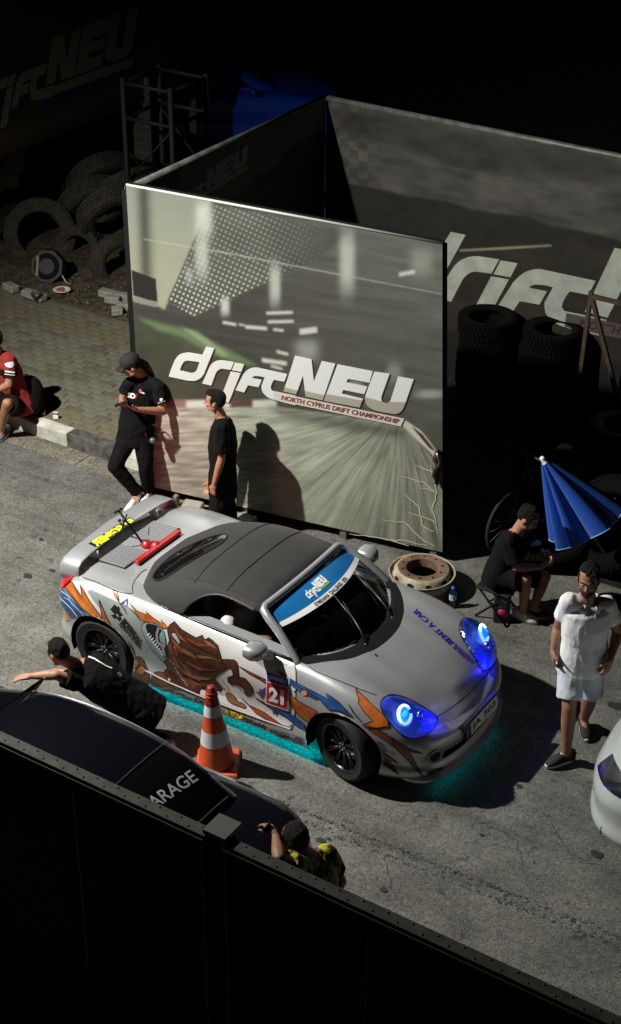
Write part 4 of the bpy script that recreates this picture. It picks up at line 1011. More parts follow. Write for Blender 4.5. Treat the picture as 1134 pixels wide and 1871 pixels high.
for mir in (False, True):
    v_, f_ = tri_poly(HL, 5)
    o = lay('headlight', v_, f_, S, HOUS, car, .004, lambda p: .004 * min(1, edge_dist(p, HL) / 22), mir); lay('lens', v_, f_, S, LENS, o, .006, lambda p: .075 * min(1, edge_dist(p, HL) / 26) ** .6, mir)
    bz = strip('headlight_seal', HL, 2.2, S, RIMD, o, .006, True, mir)
    h = S((735, 1308)); c, n = h[0] + h[1] * .045, h[1]
    if mir: c = Vector((c.x, -c.y, c.z)); n = Vector((n.x, -n.y, n.z))
    nn = (n + Vector((.9, 0, .05))).normalized()
    solid_ring(c, nn, .064, .072, .0125, RING, o, 'halo_ring', arc=(.3, 6.0) if not mir else (.2, 5.4))
    MB().ball(c - nn * .012, (.05, .05, .05)).build('lamp_core', CORE, o)
    for q in range(3): MB().lathe([(.030, 0), (.034, .012), (.030, .02)], h[0] * 0 + Vector((c.x, c.y, c.z)) + Vector((.075 + .055 * q, (.10 + .05 * q) * (1 if not mir else -1), -.035 - .02 * q)) , 14, nn.to_track_quat('Z', 'Y').to_matrix()).build('reflector_bowl', CHROME, o) if q < 1 else None
    ld = bpy.data.lights.new('headlight_glow', 'POINT'); lo = bpy.data.objects.new('headlight_glow', ld); COL.objects.link(lo); ld.energy = 1.5; ld.color = (.012, .016, 1.0); ld.shadow_soft_size = .02; _h = S((790, 1318)); _l = _h[0] + _h[1] * .035; lo.location = Vector((_l.x, _l.y * (-1 if mir else 1), _l.z)); adopt(lo, o)
# underglow: thin lit strips below the sills and the front lip
TEAL = mat('teal_light_strip', (.0, .3, .35), .5, emit=(.0, .55, .65), es=1.2)
ug = MB().tube([(.82, -.70, .105), (-.84, -.70, .105)], .012, 6).build('underglow_strip', TEAL, car)
def area(name, loc, sx_, sy_, e, rot, col=(.0, .62, .72)):
    a = bpy.data.lights.new(name, 'AREA'); a.shape = 'RECTANGLE'; a.size = sx_; a.size_y = sy_; a.energy = e; a.color = col; o = bpy.data.objects.new(name, a); COL.objects.link(o); o.location = loc; o.rotation_euler = rot; return adopt(o, car)
area('underglow', (0.0, -.70, .10), 1.75, .05, 7.5, (.25, 0, 0))
uf = MB().tube([(1.85, -.5, .112), (1.90, 0, .112), (1.85, .5, .112)], .008, 6).build('underglow_strip', mat('dim_teal_strip', (0, .2, .25), .5, emit=(0, .55, .65), es=.5), car)
MB().box((1.72, 0, .145), (.36, 1.15, .012)).build('nose_undertray', MATTE, car, smooth=False)
area('underglow', (1.90, -.1, .10), .05, 1.0, .22, (0, -.35, 0))
# fog lamps, lower vents, plate, seams
FOG = smooth_closed(z5_([(362, 665), (372, 640), (400, 620), (440, 612), (455, 622), (452, 655), (430, 690), (395, 708), (368, 700)]), 2)
FOGR = smooth_closed(z5_([(300, 745), (330, 690), (360, 650), (395, 612), (440, 598), (470, 612), (540, 645), (520, 670), (440, 705), (380, 730)]), 1)
VENT = z5_([(335, 790), (355, 770), (470, 738), (500, 742), (498, 765), (400, 800), (350, 815)])
for mir in (False, True):
    decal('fog_recess', FOGR, S, SILVER, car, .003, 5, mirror=mir); f_o = decal('fog_lamp', FOG, S, BLACK, car, .007, 4, mirror=mir)
    strip('fog_ring', FOG, 2.2, S, SILVER, f_o, .012, True, mirror=mir)
    decal('lower_vent', VENT, S, mat('teal_dark_vent', (.004, .03, .03), .3) if not mir else bpy.data.materials['teal_dark_vent'], car, .004, 5, mirror=mir)
    strip('vent_surround', VENT, 1.6, S, SILVER, car, .007, True, mirror=mir)
pl = MB(); PC = Vector((1.995, 0.02, .415)); prot = Matrix.Rotation(-.12, 3, 'Y')
pl.box(PC, (.012, .50, .112), prot); plate = pl.build('number_plate', WHITE, car, smooth=False); bev(plate, .003, 1)
PP = Plane(PC + prot @ Vector((.0075, 0, 0)), prot @ Vector((1, 0, 0)))
def plate_xy(y, z): return PC + prot @ Vector((.008, y, z))
MB().box(PC + prot @ Vector((.0072, -.226, 0)), (.003, .045, .108), prot).build('blue_band', mat('plate_blue', (.006, .02, .13), .4), plate, smooth=False)
V2, F2 = text_mesh('JA 303', .03); mk('lettering', [plate_xy(-.185 + .40 * u, -.038 + .078 * v) for u, v in V2], F2, INK, plate)
MB().box(PC - Vector((.02, 0, .0)), (.03, .54, .14), prot).build('plate_holder', BLACK, car, smooth=False)
GAP = mat('panel_gap', (.006, .006, .006), .9)
zc2 = zm(460, 1150, 3.78); zr = zm(80, 930, 4.05); zL = zm(90, 1040, 4.725); z2_ = zm(270, 1090, 5.4); z4 = zm(340, 1210, 4.725)
def seam(pts, w=1.5, mir=False): strip('panel_gap', pts, w, S, GAP, car, .0025)
seam(z5_([(415, 358), (500, 305), (600, 235), (700, 145), (770, 70), (830, 0)]) + [(897, 1222), (902, 1214)], 1.7)
seam(zc2([(395, 255), (440, 290), (560, 340), (700, 395), (760, 420), (860, 455)]), 1.3)
seam(zc2([(295, 232), (308, 300), (308, 400), (300, 520), (290, 650), (275, 690)]), 1.3)
seam(zL([(290, 72), (400, 110), (540, 175), (620, 205), (700, 213), (720, 205), (715, 150), (740, 90), (790, 30), (840, 0)]), 1.3)
for a, b in (((850, 180), (860, 186)), ): decal('washer_jet', zc2([(845, 172), (862, 178), (860, 188), (846, 184)]), S, INK, car, .008, 0)
decal('indicator', smooth_closed(zc2([(342, 430), (358, 418), (378, 424), (386, 440), (375, 456), (352, 452)]), 1), S, mat('amber_lens', (.62, .22, .03), .3), car, .008, 3)
# sill line, intake
strip('sill_line', z2_([(-30, 722), (200, 838), (540, 985), (800, 1085), (1134, 1210)]) + z4([(900, 575)]), 2.4, S, mat('bright_trim', (.62, .62, .62), .35), car, .007)
strip('sill_gap', z2_([(300, 905), (540, 1000), (800, 1102), (1134, 1228)]) + z4([(920, 580), (910, 545)]), 2.2, S, GAP, car, .004)
# engine lid, vents, spoiler, tail lamp
LID = smooth_closed([(172, 1022), (215, 985), (270, 958), (318, 948), (355, 958), (350, 975), (322, 985), (285, 1010), (250, 1028), (225, 1030)], 1)
for y_ in (-.30, .16):
    vb = MB(); fl_m = MB()
    zz = [BV.ray_cast(Vector((x, y_, 2)), Vector((0, 0, -1)))[0].z for x in (-1.55, -1.22)]
    vb.box((-1.385, y_, (zz[0] + zz[1]) / 2 + .003), (.30, .33, .012), Matrix.Rotation(-math.atan2(zz[1] - zz[0], .33), 3, 'Y')); o = vb.build('engine_vent', BLACK, car, smooth=False)
    for q in range(11):
        y2 = y_ - .145 + .29 * q / 10; zz2 = (zz[0] + zz[1]) / 2 + .014
        MB().box((-1.385, y2, zz2), (.28, .014, .012), Matrix.Rotation(-math.atan2(zz[1] - zz[0], .33), 3, 'Y')).build('slat', SILVER, o, smooth=False)
zz = BV.ray_cast(Vector((-1.2, -.06, 2)), Vector((0, 0, -1)))[0].z
REDM = mat('red_plastic', (.42, .012, .014), .35, coat=.4)
o = MB().box((-1.195, -.05, zz + .022), (.055, .62, .035)).build('red_lid_bar', REDM, car, smooth=False); bev(o, .01)
sp_ = MB(); st = []
for y, z, dz in ((-.70, .80, 1), (-.70, .875, 1), (-.685, .93, .7), (-.64, .962, .3), (-.5, .975, 0), (0, .985, 0), (.5, .975, 0), (.64, .962, -.3), (.685, .93, -.7), (.70, .875, -1), (.70, .80, -1)):
    nrm = Vector((0, -dz, 1 - abs(dz) * .6)).normalized(); st.append((Vector((-1.66 - .04 * (1 - (y / .7) ** 2), y, z)), .108, .0125, Vector((1, 0, .10)).normalized(), nrm))
sp_.loft(st, 16, True, 2.4); spoiler = sp_.build('spoiler', SILVER, car)
for y in (-.42, .42):
    MB().loft([(Vector((-1.60, y, .90)), .05, .018, Vector((1, 0, 0)), Vector((0, 1, 0))), (Vector((-1.63, y, .975)), .07, .022, Vector((1, 0, 0)), Vector((0, 1, 0)))], 12).build('spoiler_strut', CHROME if False else WHITE, spoiler)
SB = BVHTree.FromObject(spoiler, bpy.context.evaluated_depsgraph_get()); SS = Surf(SB)
YEL = mat('neon_yellow_vinyl', (.66, .72, .03), .4); 
q = zr([(632, 62), (700, 90), (385, 285), (328, 258)]); decal('sticker_ground', q, SS, INK, spoiler, .002, 4)
a0, a1 = zr([(694, 98), (392, 280)]); text('lettering', 'FILEGIMER', a0, a1, (-14.5, -6.5), SS, YEL, spoiler, .004, .055)
TL_ = zL([(18, 205), (30, 160), (90, 85), (150, 20), (178, 5), (222, 50), (200, 85), (130, 150), (60, 215), (35, 225)])
TAILM = mat('red_tail_lens', (.50, .012, .02), .15, coat=1, var=.4, vs=9, emit=(1, .01, .015), es=.10)
_tl = bpy.data.lights.new('tail_lamp_glow', 'AREA'); _tl.shape = 'RECTANGLE'; _tl.size = .12; _tl.size_y = .12; _tl.energy = 2.2; _tl.color = (1, .02, .01); _to = bpy.data.objects.new('tail_lamp_glow', _tl); COL.objects.link(_to); _to.location = (-1.90, .70, .72); _to.rotation_euler = Vector((-.55, .83, .05)).to_track_quat('-Z', 'Z').to_euler(); adopt(_to, car)
for mir in (False, True): decal('tail_light', TL_, S, TAILM, car, .010, 4, soft=1, mirror=mir)

# ------------------------------------------------------------ livery: vinyl graphics on the near flank, nose and bonnet
def vinyl(name, c1, c2, sc=3.2):
    m = mat(name, c1, .35, var=.6, vs=sc, col2=c2, coat=.3); return m
OR = vinyl('orange_flame_vinyl', (.60, .17, .022), (.24, .040, .010), 5); ORY = vinyl('amber_flame_vinyl', (.62, .30, .05), (.42, .09, .015), 7)
RD = vinyl('rust_flame_vinyl', (.34, .075, .022), (.11, .018, .010), 6); BL_ = vinyl('blue_flame_vinyl', (.03, .12, .36), (.006, .018, .10), 6)
LBL = mat('ice_blue_vinyl', (.22, .42, .55), .35); BR_ = vinyl('brown_whirl_vinyl', (.10, .035, .018), (.032, .012, .008), 9); TAN = vinyl('tan_smoke_vinyl', (.26, .13, .055), (.15, .065, .028), 8)
BRN = vinyl('umber_smoke_vinyl', (.15, .062, .026), (.075, .028, .012), 9); MAG = vinyl('magenta_vinyl', (.22, .02, .06), (.07, .008, .03), 9); PUR = mat('violet_splash_vinyl', (.07, .045, .22), .4)
GRYV = vinyl('pale_grey_shade_vinyl', (.27, .30, .30), (.22, .25, .25), 4)
_lv = [0]
def art(nm, poly, mt, outline=1.5, soft=0, off=None, oc=INK):
    _lv[0] += 1; o_ = .0030 + .00022 * (_lv[0] % 12) if off is None else off
    if soft: poly = smooth_closed(poly, soft)
    decal(nm, poly, S, mt, car, o_, 5)
    if outline: strip('outline', poly, outline, S, oc, car, o_ + .0012, True)
# pale wrap film under the artwork of the flank
PALEW = mat('pale_wrap_film', (.56, .55, .545), .38, coat=.45, var=.06, vs=4)
art('wrap_film', zL([(200, 100), (380, 118), (560, 185), (720, 240), (860, 330), (1010, 400), (1134, 440)]) + z2_([(420, 250), (640, 340), (900, 460), (1060, 640), (1134, 700)]) + zc2([(295, 245), (303, 400), (296, 640), (250, 668)]) + z2_([(1080, 1190), (800, 1078), (540, 978), (200, 830), (-30, 714)]) + zL([(660, 770), (640, 690), (600, 610), (540, 520), (450, 440), (380, 415), (300, 300)]), PALEW, 0, 0, .0010)
# airbrushed grey field of the rear wing
art('grey_field', zL([(300, 150), (560, 270), (700, 330), (830, 450), (1000, 800), (990, 960), (880, 1010), (700, 900), (600, 600), (480, 380), (400, 300)]), GRYV, 0, 1, .0018)
art('flame', zL([(130, 160), (190, 105), (285, 245), (270, 135), (345, 270), (460, 425), (428, 255), (500, 420), (600, 610), (545, 560), (460, 480), (380, 430), (300, 370), (240, 290)]), OR, 1.7)
art('flame_core', zL([(165, 160), (190, 130), (250, 240), (300, 290), (400, 400), (470, 460), (430, 440), (340, 370), (280, 320)]), ORY, 0, 0, .0062)
art('blue_flame', zL([(55, 222), (120, 165), (160, 230), (240, 300), (330, 375), (390, 425), (290, 412), (190, 425), (120, 330)]), BL_, 0)
strip('light_streak', zL([(110, 190), (165, 230), (200, 300), (260, 355), (370, 410)]), lambda t: 2.2 * (1 - t * .5), S, LBL, car, .007)
strip('light_streak', zL([(130, 240), (190, 275), (240, 330), (300, 400)]), 1.4, S, LBL, car, .007)
strip('white_streak', zL([(58, 222), (130, 275), (200, 345), (243, 405)]), 1.3, S, WHITE, car, .0075)
art('flame', zL([(100, 365), (150, 390), (185, 432), (140, 450)]), ORY, 0)
art('smoke', zL([(600, 625), (650, 605), (700, 640), (725, 690), (735, 750), (800, 755), (825, 810), (858, 880), (870, 1000), (800, 970), (700, 920), (660, 860), (655, 770)]), BRN, 1.4, 1)
for c, r in (((672, 685), 34), ((735, 810), 40), ((795, 870), 36), ((700, 850), 28)): art('smoke_puff', zL([(c[0] + r * math.cos(a), c[1] + r * 1.1 * math.sin(a)) for a in np.linspace(0, 6.28, 11)[:-1]]), TAN if r > 30 else BRN, .9, 1, .0068)
art('flame_spark', zL([(540, 180), (592, 200), (605, 288), (568, 232)]), ORY, 1.0)
art('blue_badge', zL([(608, 298), (680, 250), (676, 322)]), PUR, 0); text('lettering', 'A', *zL([(645, 315), (674, 316)]), (1.0, -8), S, WHITE, car, .008)
for a, b in (((600, 285), (672, 385)), ((690, 330), (800, 460)), ((560, 225), (605, 290))): strip('black_streak', zL([a, ((a[0] + b[0]) / 2 + 6, (a[1] + b[1]) / 2 - 4), b]), lambda t: .6 + 3.2 * t * (1 - t) * 1.6, S, INK, car, .007)
text('lettering', 'KIPRA', *zL([(612, 462), (762, 655)]), (9.0, -9.5), S, INK, car, .008, .05)
text('lettering', 'RENT A CAR', *zL([(598, 478), (770, 672)]), (4.0, -3.4), S, INK, car, .0075, .02)
for q in ([(528, 345), (568, 300), (600, 345), (635, 390), (600, 400), (585, 375), (560, 380)], [(535, 395), (575, 385), (590, 410), (560, 420)], [(580, 420), (615, 400), (622, 425), (600, 440)], [(570, 330), (600, 318), (612, 345), (590, 352)]): art('horse_badge', zL(q), INK, 0, 0, .0072)
# side intake with painted teeth
art('intake_surround', zL([(790, 485), (830, 452), (900, 462), (965, 490), (1000, 560), (1012, 700), (1005, 815), (930, 745), (860, 650), (815, 570)]), mat('pale_blue_airbrush', (.20, .30, .33), .4, var=.3, vs=9), .9, 1)
art('air_intake', zL([(828, 475), (880, 466), (945, 490), (975, 530), (935, 560), (935, 610), (985, 640), (985, 700), (940, 670), (890, 610), (850, 545)]), MATTE, 0, 1, .0075)
strip('intake_edge', zL([(950, 500), (932, 560), (940, 625), (985, 660), (992, 720)]), 4.2, S, SILVER, car, .012)
for k in range(9):
    t = k / 8; x0, y0 = 848 + 118 * t, 556 + 170 * t; l = 24 + 14 * math.sin(PI * t)
    art('tooth', zL([(x0 - 3, y0 + 6), (x0 + 13, y0 + 16), (x0 + 12 + l * .55, y0 - l * .45)]), WHITE, 0, 0, .0085)
art('flame', zL([(700, 300), (760, 360), (842, 392), (835, 365), (900, 420), (978, 472), (965, 435), (1025, 502), (1000, 512), (900, 482), (810, 447), (755, 382)]), OR, 1.1)
# abstract brown whirlwind on the door
art('whirl', z2_([(180, 540), (215, 430), (195, 330), (215, 280), (265, 245), (330, 320), (430, 380), (480, 405), (540, 380), (560, 425), (600, 405), (640, 430), (690, 480), (720, 590), (742, 650), (800, 700), (700, 760), (655, 800), (735, 895), (720, 930), (640, 905), (690, 990), (560, 915), (520, 905), (500, 960), (420, 925), (320, 890), (210, 870), (230, 810), (150, 760), (190, 700), (160, 640), (205, 620)]), BR_, 1.4, 0)
for q_, (pts, mt_, w) in enumerate((([(255, 300), (330, 400), (470, 470), (620, 480), (710, 540)], RD, 7), ([(240, 420), (330, 520), (470, 590), (620, 600), (730, 640)], TAN, 6), ([(225, 520), (330, 630), (470, 700), (600, 720), (715, 720)], RD, 8), ([(215, 610), (320, 730), (450, 790), (580, 810), (680, 790)], TAN, 7), ([(230, 690), (330, 800), (450, 860), (600, 880), (715, 900)], BRN, 6), ([(300, 350), (400, 440), (540, 520), (690, 580)], INK, 3), ([(250, 560), (380, 660), (520, 740), (660, 760)], INK, 3.4), ([(240, 650), (360, 770), (500, 830), (640, 850)], INK, 2.6), ([(560, 430), (620, 470), (690, 510)], TAN, 3))):
    strip('whirl_band', z2_(pts), lambda t, w=w: .5 + w * math.sin(PI * min(1, .08 + t)) , S, mt_, car, .0066 + .0002 * q_)
for pts, mt_, w in (([(215, 470), (260, 600), (330, 720), (430, 820), (540, 890)], RD, 5), ([(240, 640), (300, 740), (380, 830), (470, 890)], TAN, 2.2), ([(265, 480), (300, 590), (370, 690), (440, 770), (560, 860), (700, 905)], RD, 4), ([(320, 480), (340, 580), (400, 690)], BRN, 3), ([(255, 655), (310, 770), (400, 880)], LBL, 1.4), ([(460, 560), (520, 640), (600, 720)], INK, 2.2)):
    strip('whirl_streak', z2_(pts), lambda t, w=w: w * (1.1 - .9 * t) + .4, S, mt_, car, .0075)
art('wind_puff', z2_([(235, 360), (270, 350), (300, 400), (325, 450), (310, 470), (285, 430), (240, 385)]), mat('pale_grey_vinyl', (.36, .38, .40), .4), .8, 1, .0078)
art('wisp', z2_([(725, 615), (800, 618), (872, 622), (892, 690), (892, 790), (960, 798), (1005, 850), (1038, 920), (1030, 972), (960, 975), (952, 900), (880, 862), (800, 862), (783, 790), (850, 780), (825, 705), (740, 692)]), BR_, 1.0, 1)
art('smoke', z2_([(780, 935), (850, 965), (882, 1030), (960, 1055), (975, 1105), (900, 1082), (800, 1040), (775, 990)]), TAN, 1.0, 1)
art('smoke', z2_([(80, 730), (180, 750), (200, 840), (330, 905), (280, 915), (200, 882), (120, 892), (40, 872), (35, 790)]), BRN, 1.0, 1)
for c, r in (((130, 935), 34), ((205, 950), 40), ((310, 990), 46), ((385, 1030), 36)): art('smoke_puff', z2_([(c[0] + r * 1.25 * math.cos(a), c[1] + r * .8 * math.sin(a)) for a in np.linspace(0, 6.28, 11)[:-1]]), TAN, .9, 1)
for pts in ([(690, 820), (760, 900), (770, 960), (700, 950)], [(720, 810), (790, 890), (800, 940)], [(880, 890), (950, 930)]): strip('wind_line', z2_(pts), 1.1, S, INK, car, .007)
# flames ahead of the door
art('flame', z4([(448, 28), (560, 85), (700, 152), (715, 200), (640, 150), (540, 95)]), RD, 1.0)
art('blue_flame', z4([(790, 70), (900, 140), (950, 172), (1040, 225), (1134, 288), (1134, 325), (1000, 262), (900, 192)]), BL_, 1.2)
art('flame', z4([(870, 275), (900, 265), (960, 330), (1134, 425), (1050, 515), (960, 440), (890, 350)]), OR, 1.3)
art('blue_flame', z4([(585, 295), (700, 360), (900, 440), (1020, 530), (1030, 592), (960, 552), (860, 470), (740, 400)]), BL_, 1.2)
art('splash', z4([(600, 255), (640, 250), (630, 225), (660, 235), (690, 210), (700, 290), (670, 285), (650, 315), (640, 285)]), PUR, 0)
art('splash', z4([(740, 375), (800, 395), (830, 420), (790, 425), (780, 470), (770, 425), (752, 450)]), BL_, 0)
art('flame', z4([(470, 295), (560, 380), (555, 370), (680, 430), (870, 572), (740, 520), (600, 435)]), RD, 1.1)
art('blue_flame', zc2([(185, 290), (310, 368), (430, 430), (530, 482), (515, 440), (600, 500), (700, 605), (600, 560), (530, 552), (470, 482), (400, 440), (300, 380)]), BL_, 1.4)
strip('black_streak', zc2([(668, 515), (700, 570), (760, 640)]), lambda t: .8 + 5 * t * (1 - t), S, INK, car, .007)
art('flame', zc2([(710, 402), (745, 440), (830, 520), (930, 610), (945, 668), (860, 680), (760, 662), (835, 630), (780, 575), (735, 510), (740, 490)]), OR, 1.5)
art('flame', zc2([(800, 690), (860, 685), (920, 715), (1020, 800), (1134, 850), (1040, 832), (1134, 962), (1010, 832), (900, 752)]), RD, 1.4)
art('flame', z5_([(60, 500), (120, 545), (200, 600), (315, 640), (205, 622), (330, 845), (185, 685), (90, 590)]), RD, 1.3, 0, .0042)
art('flame', zc2([(872, 838), (940, 868), (1010, 922), (940, 897), (1018, 1008), (905, 925), (880, 890)]), MAG, 1.2)
art('splash', zc2([(862, 770), (905, 790), (930, 850), (895, 842), (880, 812)]), mat('pale_splash_vinyl', (.40, .46, .52), .4), .8, 1)
strip('black_streak', zc2([(905, 830), (950, 848), (998, 862)]), 1.2, S, INK, car, .007)
# start number
decal('number_ground', z4([(698, 75), (897, 135), (884, 418), (690, 350)]), S, WHITE, car, .0085, 6)
decal('number_field', z4([(702, 165), (886, 220), (878, 408), (696, 342)]), S, mat('red_vinyl', (.50, .016, .028), .4), car, .0095, 6)
decal('number_header', z4([(703, 82), (891, 138), (886, 214), (702, 159)]), S, mat('royal_blue_vinyl', (.02, .07, .42), .4), car, .0095, 6)
text('lettering', '21', *z4([(718, 325), (850, 362)]), (1.0, -26), S, WHITE, car, .0140, .05)
text('lettering', 'driftNEU', *z4([(720, 138), (868, 186)]), (.6, -7.5), S, WHITE, car, .0115, .04)
# sponsor lettering along the sill
text('lettering', 'EXEDY', *z2_([(462, 1030), (702, 1118)]), (1.4, -7.2), S, INK, car, .0085, .03)
text('lettering_ground', 'AEM', *z4([(304, 448), (492, 516)]), (3.2, -13), S, INK, car, .008, .10)
text('lettering', 'AEM', *z4([(308, 446), (488, 510)]), (2.6, -12), S, mat('yellow_vinyl', (.72, .50, .02), .4), car, .0098, .06)
text('lettering', 'GReddy', *z4([(498, 516), (700, 590)]), (2.0, -9.5), S, INK, car, .0085, .05)
text('lettering', 'MONKEY WRENCH', *z4([(722, 598), (894, 648)]), (1.0, -6.6), S, INK, car, .0085, .03)
decal('lettering_ground', z4([(722, 604), (900, 655), (900, 676), (722, 624)]), S, INK, car, .008, 4); text('lettering', 'RACING.COM', *z4([(735, 622), (890, 668)]), (.3, -3.0), S, WHITE, car, .0095, .03)
text('lettering', 'T.ECH', *z4([(915, 652), (1010, 680)]), (.8, -6), S, INK, car, .0085, .04); text('lettering', 'RACING', *z4([(912, 684), (1005, 714)]), (.8, -6), S, INK, car, .0085, .04)
# bonnet lettering on the far side
VIO = mat('violet_lettering', (.045, .02, .30), .45)
zq = zm(700, 1080, 4.36)
text('lettering', 'KIPRA RENT A CAR', *zq([(715, 545), (262, 140)]), (-9.0, 5.0), S, VIO, car, .005, .03)
# camera mount standing on the engine lid
cm_ = BV.ray_cast(Vector((-1.33, -.06, 2)), Vector((0, 0, -1)))[0]
mt_ = thing('camera_mount', 'black rod camera mount on red suction cups, on the engine lid', 'camera mount', tuple(cm_))
d_ = lambda px, d=0: on_plane(px, cm_ - CH * d, CH)
k = MB(); k.lathe([(0, .045), (.03, .04), (.05, .012), (.055, .0)], cm_ + Vector((.02, .0, .012)), 16); k.lathe([(0, .045), (.03, .04), (.05, .012), (.055, 0)], cm_ + Vector((.10, .03, .012)), 16); k.build('suction_cup', REDM, mt_)
MB().tube([d_((266, 1002)), d_((250, 978)), d_((214, 930))], [.012, .010, .010], 6).build('arm', BLACK, mt_)
MB().tube([d_((222, 983), .02), d_((224, 962), .02), d_((231, 940), .02)], .009, 6).build('leg', BLACK, mt_)
MB().tube([d_((209, 937)), d_((222, 929))], .014, 6).build('clamp', BLACK, mt_)
MB().tube([d_((271, 978)), d_((272, 962))], .004, 5).build('antenna', BLACK, mt_)
for p in ((218, 951), (226, 950)): MB().ball(d_(p), (.016,) * 3).build('knob', BLACK, mt_)

# ------------------------------------------------------------ tyres
def tyre_mesh(R, w, r_in, mt, blocks=44, seed=0, truck=False):
    m = MB(); h = w / 2
    m.lathe([(r_in, -h * .72), (r_in + .02, -h * .92), ((R + r_in) / 2, -h * 1.02), (R - .035, -h * .96), (R - .012, -h * .8), (R - .012, h * .8), (R - .035, h * .96), ((R + r_in) / 2, h * 1.02), (r_in + .02, h * .92), (r_in, h * .72), (r_in + .03, h * .6), (R - .05, h * .7), (R - .05, -h * .7), (r_in + .03, -h * .6)], (0, 0, 0), 44, None, True)
    for k in range(blocks):
        a = 2 * PI * k / blocks
        for q, (z0, z1, sk) in enumerate(((-.86, -.46, .5), (-.40, -.04, -.5), (.04, .40, .5), (.46, .86, -.5)) if truck else ((-.86, -.30, .7), (-.24, .24, -.4), (.30, .86, .7))):
            aa = a + (PI / blocks if q % 2 else 0); da = PI / blocks * .74; P = []
            for rr, f in ((R - .013, 1), (R + .002, .92)):
                for s1, z, s2 in ((-1, z0, 1), (1, z0, 1), (1, z1, -1), (-1, z1, -1)):
                    t = aa + s1 * da * f + s2 * sk * .03; P.append((rr * math.cos(t), rr * math.sin(t), h * z))
            m.add(P, [(4, 5, 6, 7), (0, 1, 5, 4), (1, 2, 6, 5), (2, 3, 7, 6), (3, 0, 4, 7)])
        if True:                     # shoulder lugs
            for sg in (-1, 1):
                P = []
                for rr, z, f in ((R - .012, .82, .7), (R - .012, .9, .7), (R - .05, .99, .6), (R - .05, 1.03, .6)):
                    for s1 in (-1, 1): P.append((rr * math.cos(a + s1 * PI / blocks * f), rr * math.sin(a + s1 * PI / blocks * f), sg * h * (z + .03)))
                m.add(P, [(0, 1, 3, 2), (2, 3, 5, 4), (4, 5, 7, 6)])
    o = m.build('tyre', mt, None); sharp(o, 40); me = o.data; bpy.data.objects.remove(o); return me
RUBB = mat('sooty_tyre_rubber', (.0016, .0016, .0015), .9, spec=.12, bump=.3, bs=90)  # darker copy of the tyre rubber, with shade put into its colour
TM = [tyre_mesh(.48, .27, .29, RUBBERD, 46, truck=True), tyre_mesh(.34, .22, .20, RUBBERD, 40), tyre_mesh(.33, .21, .2, RUBB, 40), tyre_mesh(.48, .27, .29, RUBB, 46, truck=True)]
def tyre(c, axis, kind, label, group='tyres heaped on the dirt bank'):
    o = bpy.data.objects.new('tyre', TM[kind]); COL.objects.link(o); o.location = c
    o.rotation_euler = Vector(axis).to_track_quat('Z', 'Y').to_euler(); return tag(o, label, 'tyre', group)
def at_y(px, y): d = ray(px); return CAM_LOC + d * ((y - CAM_LOC.y) / d.y)
for px, y, ax, k, lab in [
    ((72, 428), 6.05, (.62, -.62, .40), 0, 'big lugged truck tyre leaning front left in the heap, above the black speaker'),
    ((146, 456), 6.25, (.25, -.95, .18), 1, 'small upright tyre showing its open hole, right of the black speaker'),
    ((212, 478), 6.0, (.93, -.34, .05), 1, 'narrow upright tyre seen edge on beside the left edge of the big board'),
    ((170, 372), 6.9, (-.72, .40, .55), 0, 'lugged tyre lying tilted across the middle of the heap'),
    ((206, 392), 6.6, (-.74, .42, .5), 0, 'worn tyre tilted behind the left edge of the big board'),
    ((118, 318), 7.5, (-.5, .5, .72), 0, 'tyre lying tilted near the top of the heap'),
    ((28, 380), 6.9, (.6, -.75, .2), 0, 'dark upright tyre at the left frame edge, behind the leaning truck tyre'),
    ((60, 322), 7.6, (-.6, .2, .7), 0, 'tyre on the upper left of the heap under the banner'),
    ((190, 300), 7.7, (.1, .1, 1), 0, 'tyre lying nearly flat on the top of the heap'),
    ((230, 345), 7.2, (-.55, .2, .75), 0, 'tyre on the right of the heap behind the mast'),
    ((10, 455), 6.5, (-.3, -.5, .8), 1, 'tyre low at the left frame edge of the heap'),
    ((130, 400), 7.2, (-.6, .3, .6), 0, 'tyre deep in the middle of the heap behind the small upright one'),
    ((62, 292), 7.6, (-.4, .1, .9), 0, 'tyre lying on the very top of the heap, far left under the banner'),
    ((128, 284), 7.7, (.5, -.2, .8), 0, 'tyre tipped on the ridge of the heap behind the middle tyres'),
    ((15, 318), 7.3, (-.6, -.3, .7), 0, 'tyre on the ridge of the heap at the left frame edge'),
    ((182, 330), 7.3, (-.7, .3, .5), 0, 'tyre wedged below the flat top tyre of the heap'),
    ((92, 362), 7.0, (-.66, .3, .6), 0, 'tyre wedged between the two leaning truck tyres on the left of the heap'),
    ((245, 470), 6.7, (.5, .6, .6), 1, 'tyre at the foot of the heap hidden behind the board edge')]:
    tyre(at_y(px, y), ax, k, lab)
# black stacks in the booth
for (px, n, nm) in (((893, 566), 5, 'left'), ((1008, 590), 5, 'right')):
    c = on_z(px, 1.12)
    for q in range(n):
        tyre((c.x + random.uniform(-.03, .03), c.y + random.uniform(-.03, .03), .115 + .212 * q), (0, 0, 1), 2, 'black tyre in the %s tall stack by the back wall, %s' % (nm, ('lowest', 'second', 'third from the ground', 'second from the top', 'topmost')[q]), 'black tyres stacked in the booth')
c = on_z((1135, 795), .75)
for q in range(4): tyre((c.x, c.y + .04 * (q % 2), .115 + .212 * q), (0, 0, 1), 1, 'dusty tyre in the short stack at the right frame edge, %s' % ('lowest', 'second', 'third', 'topmost')[q], 'tyres stacked at the right frame edge')
tyre(on_z((1035, 870), .50), (.25, -.8, .55), 3, 'big dark tyre leaning behind the blue parasol', 'dark tyres behind the parasol')
tyre(on_z((1120, 960), .42), (-.3, -.75, .5), 3, 'big dark tyre leaning right of the blue parasol', 'dark tyres behind the parasol')
